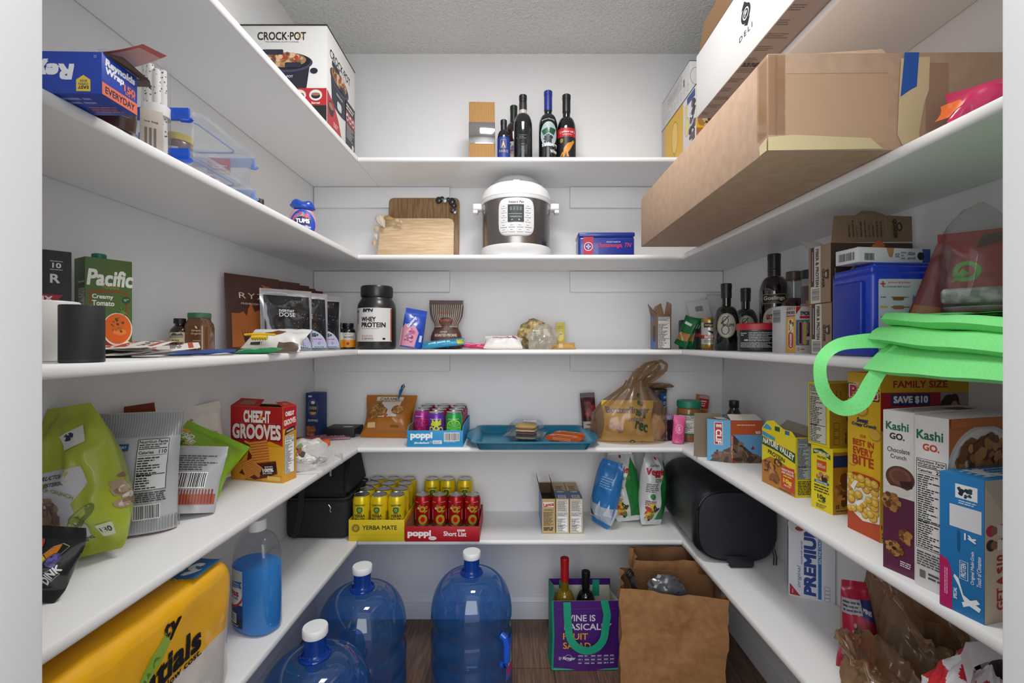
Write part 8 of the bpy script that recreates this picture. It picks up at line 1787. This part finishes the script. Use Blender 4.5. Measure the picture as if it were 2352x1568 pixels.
def art_bb(d): d.ell(0, .125, .034, .046, '9fb2b4', n=36); d.ring(0, .125, .035, .047, .0015, 'c9ccd2'); d.clump(-.004, .105, .018, .016, 30, ['22262f', '2f3440', '14171f'], .005, seed=3); d.poly([(-.03, .14), (-.005, .15), (.0, .13), (-.02, .12)], '1d5a40'); d.poly([(.03, .145), (.005, .15), (.0, .13), (.02, .12)], '1d4a38'); d.text('blackberry', .006, .082, 'dfe2e6', w=.066, h=.018, bold=.02); d.text('Wine', .020, .058, 'dfe2e6', w=.03, h=.014, bold=.02); d.text('Brown County', -.002, .178, 'c9ccd2', w=.05, h=.006, arch=.004)
wine((at(1259, 1.79), 1.792, T1), 'wine bottle with a blue neck and a green berry label', .306, .0365, M('101316', rough=.07, coat=.6), M('1f2f86', rough=.35), .078, art=art_bb, shoulder=.55, rn=.0148)
def art_yt(d): d.rect(-.06, .118, .06, .152, 'b3242c'); d.text('[ yellow tail ]', .0, .137, 'eadcd8', w=.062, h=.009, bold=.02); d.lines(-.02, .125, .02, .129, 1, 'e2c2be'); d.rect(-.06, .022, .06, .118, '15161a'); d.poly([(-.02, .04), (-.014, .075), (.0, .092), (.016, .098), (.024, .106), (.030, .098), (.022, .088), (.012, .070), (.002, .056), (.006, .040), (-.002, .040), (-.006, .06), (-.012, .04)], 'c9862c'); d.poly([(-.02, .06), (-.034, .036), (-.030, .034), (-.016, .056)], 'c9862c'); d.ell(-.024, .104, .007, .009, '8a7a3a'); d.lines(.0, .026, .03, .036, 2, '8a8a8a')
wine((at(1301, 1.80), 1.800, T1), 'wine bottle with a red banded black label at the right', .296, .0365, M('0f1113', rough=.07, coat=.6), M('1a1a1d', rough=.35), .070, art=art_yt, shoulder=.54, rn=.0148)
# slow cooker carton
w_, d_, h_ = .268, .250, .304
t = thing('appliance_box', 'white slow cooker box with a photo of a black pot on the top left shelf', 'box', (-.8425, 1.412, T1+.0005), 0)
b = MB(); b.box((0, 0, 0), (w_, d_, h_), 'd9d9d8', bev=.0012); D = box_decs(b, w_, d_, h_); f = D['front']
NV = '1e2030'
def pot(F, u, v, s, sx=1.0):
    F.poly([(u - .070*s*sx, v - .062*s), (u + .066*s*sx, v - .062*s), (u + .078*s*sx, v + .02*s), (u - .080*s*sx, v + .02*s)], NV); F.ell(u-.002*s*sx, v-.062*s, .068*s*sx, .014*s, NV)
    F.ell(u, v + .022*s, .086*s*sx, .030*s, '3a3f55', n=36); F.ell(u, v + .026*s, .080*s*sx, .027*s, '14151d', n=36); F.ell(u-.004*s, v + .030*s, .070*s*sx, .023*s, '9a7a5a', n=32); F.clump(u-.004*s, v + .032*s, .058*s*sx, .017*s, 70, ['b5855a', '8a5a38', 'c9a27a', '6a4028', 'a83a2a', 'd8b48a'], .007*s, seed=3)
    F.rrect(u - .070*s*sx, v + .046*s, u - .005*s*sx, v + .062*s, .004*s, '23263a'); F.rrect(u + .0*s, v + .006*s, u + .05*s*sx, v + .022*s, .004*s, '23263a'); F.ell(u + .090*s*sx, v - .004*s, .012*s*sx, .009*s, NV); F.rrect(u - .026*s*sx, v - .066*s, u + .014*s*sx, v - .040*s, .008*s, 'c9ccd0'); F.text('CROCK-POT', u-.004*s, v - .022*s, 'd8dae2', w=.058*s*sx, h=.007*s, bold=.02)
f.text('CROCK·POT', .128, .270, '201c18', w=.150, h=.024, bold=.025); f.text('THE ORIGINAL SLOW COOKER', .128, .252, '5a5654', w=.105, h=.004, bold=.01); f.ring(.186, .271, .009, .009, .002, 'c2a24a')
pot(f, .138, .166, 1.0); f.rect(.0005, .055, w_-.0005, .108, 'b0262e'); f.rect(.0005, .0005, w_-.0005, .055, '1e1e20')
for x in (.028, .078, .128, .178, .228): f.ell(x+.006, .086, .020, .017, 'd9d4d2', n=24); f.ell(x+.006, .084, .014, .009, '1e2030'); f.ell(x+.006, .089, .013, .005, '9a6a4a'); f.text('Serve!', x+.006, .062, 'f0e2e2', w=.026, h=.006, bold=.03)
f.lines(.01, .01, .24, .045, 4, 'c9c9c9', fill=.3)
r = D['right']; r.text('CROCK·POT', .112, .236, '201c18', w=.175, h=.026, bold=.025); r.lines(.06, .214, .17, .217, 1, '6a6664'); pot(r, .105, .155, 1.05, .9); r.poly([(.0005, .0005), (.0005, .105), (.05, .085), (.09, .05), (.12, .0005)], 'b0262e'); r.ell(.03, .06, .022, .024, '1e2030'); r.ell(.03, .068, .018, .010, '9a6a4a'); r.lines(.05, .012, .09, .03, 3, 'eed2d2', fill=.4); r.rect(.158, .0005, d_-.004, .160, '1e1e20'); r.lines(.162, .128, .238, .150, 2, 'd9d9d9', fill=.5); r.rect(.158, .085, d_-.004, .122, 'b0262e')
for x in (.172, .200, .228): r.ell(x, .104, .011, .013, 'd9d4d2', n=20); r.ell(x, .102, .008, .006, '1e2030')
r.lines(.164, .03, .236, .08, 8, 'c9c9c9', fill=.35); r.ell(.225, .016, .009, .010, 'd9d9d9')
b.build('carton', t)
b = MB(); b.tube([(0, 0, h_), (w_, 0, h_), (w_, d_, h_), (0, d_, h_)], .0026, M('1e1c1c', rough=.5), closed=True, seg=6); b.build('lid_edge', t)
# white deli carton and glassware cartons
t = thing('white_carton', 'long white cardboard carton with a black round emblem on the top right shelf', 'box', (.560, .640, T1+.0005), 0)
w_, d_, h_ = .33, .742, .187
b = MB(); b.box((0, 0, 0), (w_, d_, h_), 'd6d6d6', bev=.0015); b.poly([(.002, d_-.002, -.0003), (w_-.002, d_-.002, -.0003), (w_-.002, .002, -.0003), (.002, .002, -.0003)], M('a39690', rough=.7)); D = box_decs(b, w_, d_, h_); l = D['left']
l.ell(.292, .108, .022, .022, '1c1c1e', n=24); l.poly([(.270, .125), (.285, .142), (.300, .128)], '1c1c1e'); l.poly([(.284, .084), (.300, .074), (.312, .092)], '1c1c1e'); l.ring(.292, .108, .014, .014, .003, 'd6d6d6'); l.text('P', .292, .108, 'd6d6d6', w=.009, h=.013, bold=.04); l.text('DELI', .292, .062, '1c1c1e', w=.060, h=.012, bold=.01, space=1.5)
bo = D['bottom']; bo.o = .0009
for k in range(16): bo.lines(.004, .02 + .043*k, .030 + .012*(k % 3), .040 + .043*k, 3, '6a5f5a', fill=.25, seed=k)
for k in range(3): bo.lines(.004, .26 + .006*k, .06, .265 + .006*k, 1, '3f3733', seed=k+40, fill=.7)
b.build('carton', t)
flap(t, [(0, d_-.02, h_), (0, .25, h_), (-.020, .28, h_+.040), (-.018, d_-.10, h_+.036)], '8a6a4c', '8a6a4c', 'top_flap')
w_, d_, h_ = .262, .353, .199
t = thing('glassware_box', 'yellow glassware carton with printed glasses, under a white one', 'box', (.6265, 1.548, T1+.0005), 0)
b = MB(); b.box((0, 0, 0), (w_, d_, h_), 'd2d0d2', bev=.001); D = box_decs(b, w_, d_, h_); l = D['left']; l.rect(.0005, .0005, .235, h_-.002, 'd8aa2c'); l.rect(.0005, .0005, .045, h_-.002, 'b9a48a'); l.ell(.15, .105, .034, .062, 'e2c060', n=28); l.ring(.15, .105, .034, .062, .003, '8a6a1c'); l.rects([(.148, .02, .152, .045)], '8a6a1c')
l.ell(.262, .15, .016, .024, 'd8c98a'); l.ell(.272, .09, .022, .034, 'd8cc94'); l.ring(.272, .09, .022, .034, .003, 'a8a080'); l.clump(.315, .06, .024, .04, 18, ['3f333a', '5a4a50', 'c9c4c8', '2a2226'], .014, seed=3); l.clump(.325, .13, .016, .03, 10, ['2a2a34', '5a5a66', 'd2d0d4'], .014, seed=5); l.rect(.275, .165, .345, .19, '2f4a86')
f = D['front']; f.rect(.0005, .0005, w_-.0005, h_-.0005, 'd8ae18'); f.clump(.03, .082, .022, .022, 34, ['7a5028', '5a3818', 'a8763c', 'c9b48a'], .009, seed=6); f.rects([(.012, .10, .0135, .165)], '8a6a1c'); f.rect(.0005, .0005, w_-.0005, .05, 'a8683a')
b.build('carton', t)
b = MB(); b.box((-.001, -.001, h_-.003), (w_, d_, h_), '2a2426'); b.build('lid_edge', t)
w_, d_, h_ = .258, .292, .114
b = MB(); b.box((0, 0, 0), (w_, d_, h_), 'cfcfcf', bev=.001); D = box_decs(b, w_, d_, h_); l = D['left']; l.rect(.06, .055, .22, .105, 'bcbcbe'); l.lines(.07, .07, .20, .09, 2, '8a8a8e', fill=.3)
for k in range(9): l.ring(.02 + .032*k, .028 + .008*(k % 2), .008, .014, .001, '8a8a90')
l.rect(.235, .05, .245, .075, '8a3a4a'); f = D['front']
for k in range(5): f.ring(.02 + .05*k, .06, .018, .03, .0015, '7a7a80')
b.box((.0, .0, h_-.002), (w_, d_, h_+.0005), '3a3a3c')
solo(b, 'glassware_box', 'white glassware carton with grey line drawings, stacked on the yellow one', 'box', (.6270, 1.606, T1+.2005), 0)
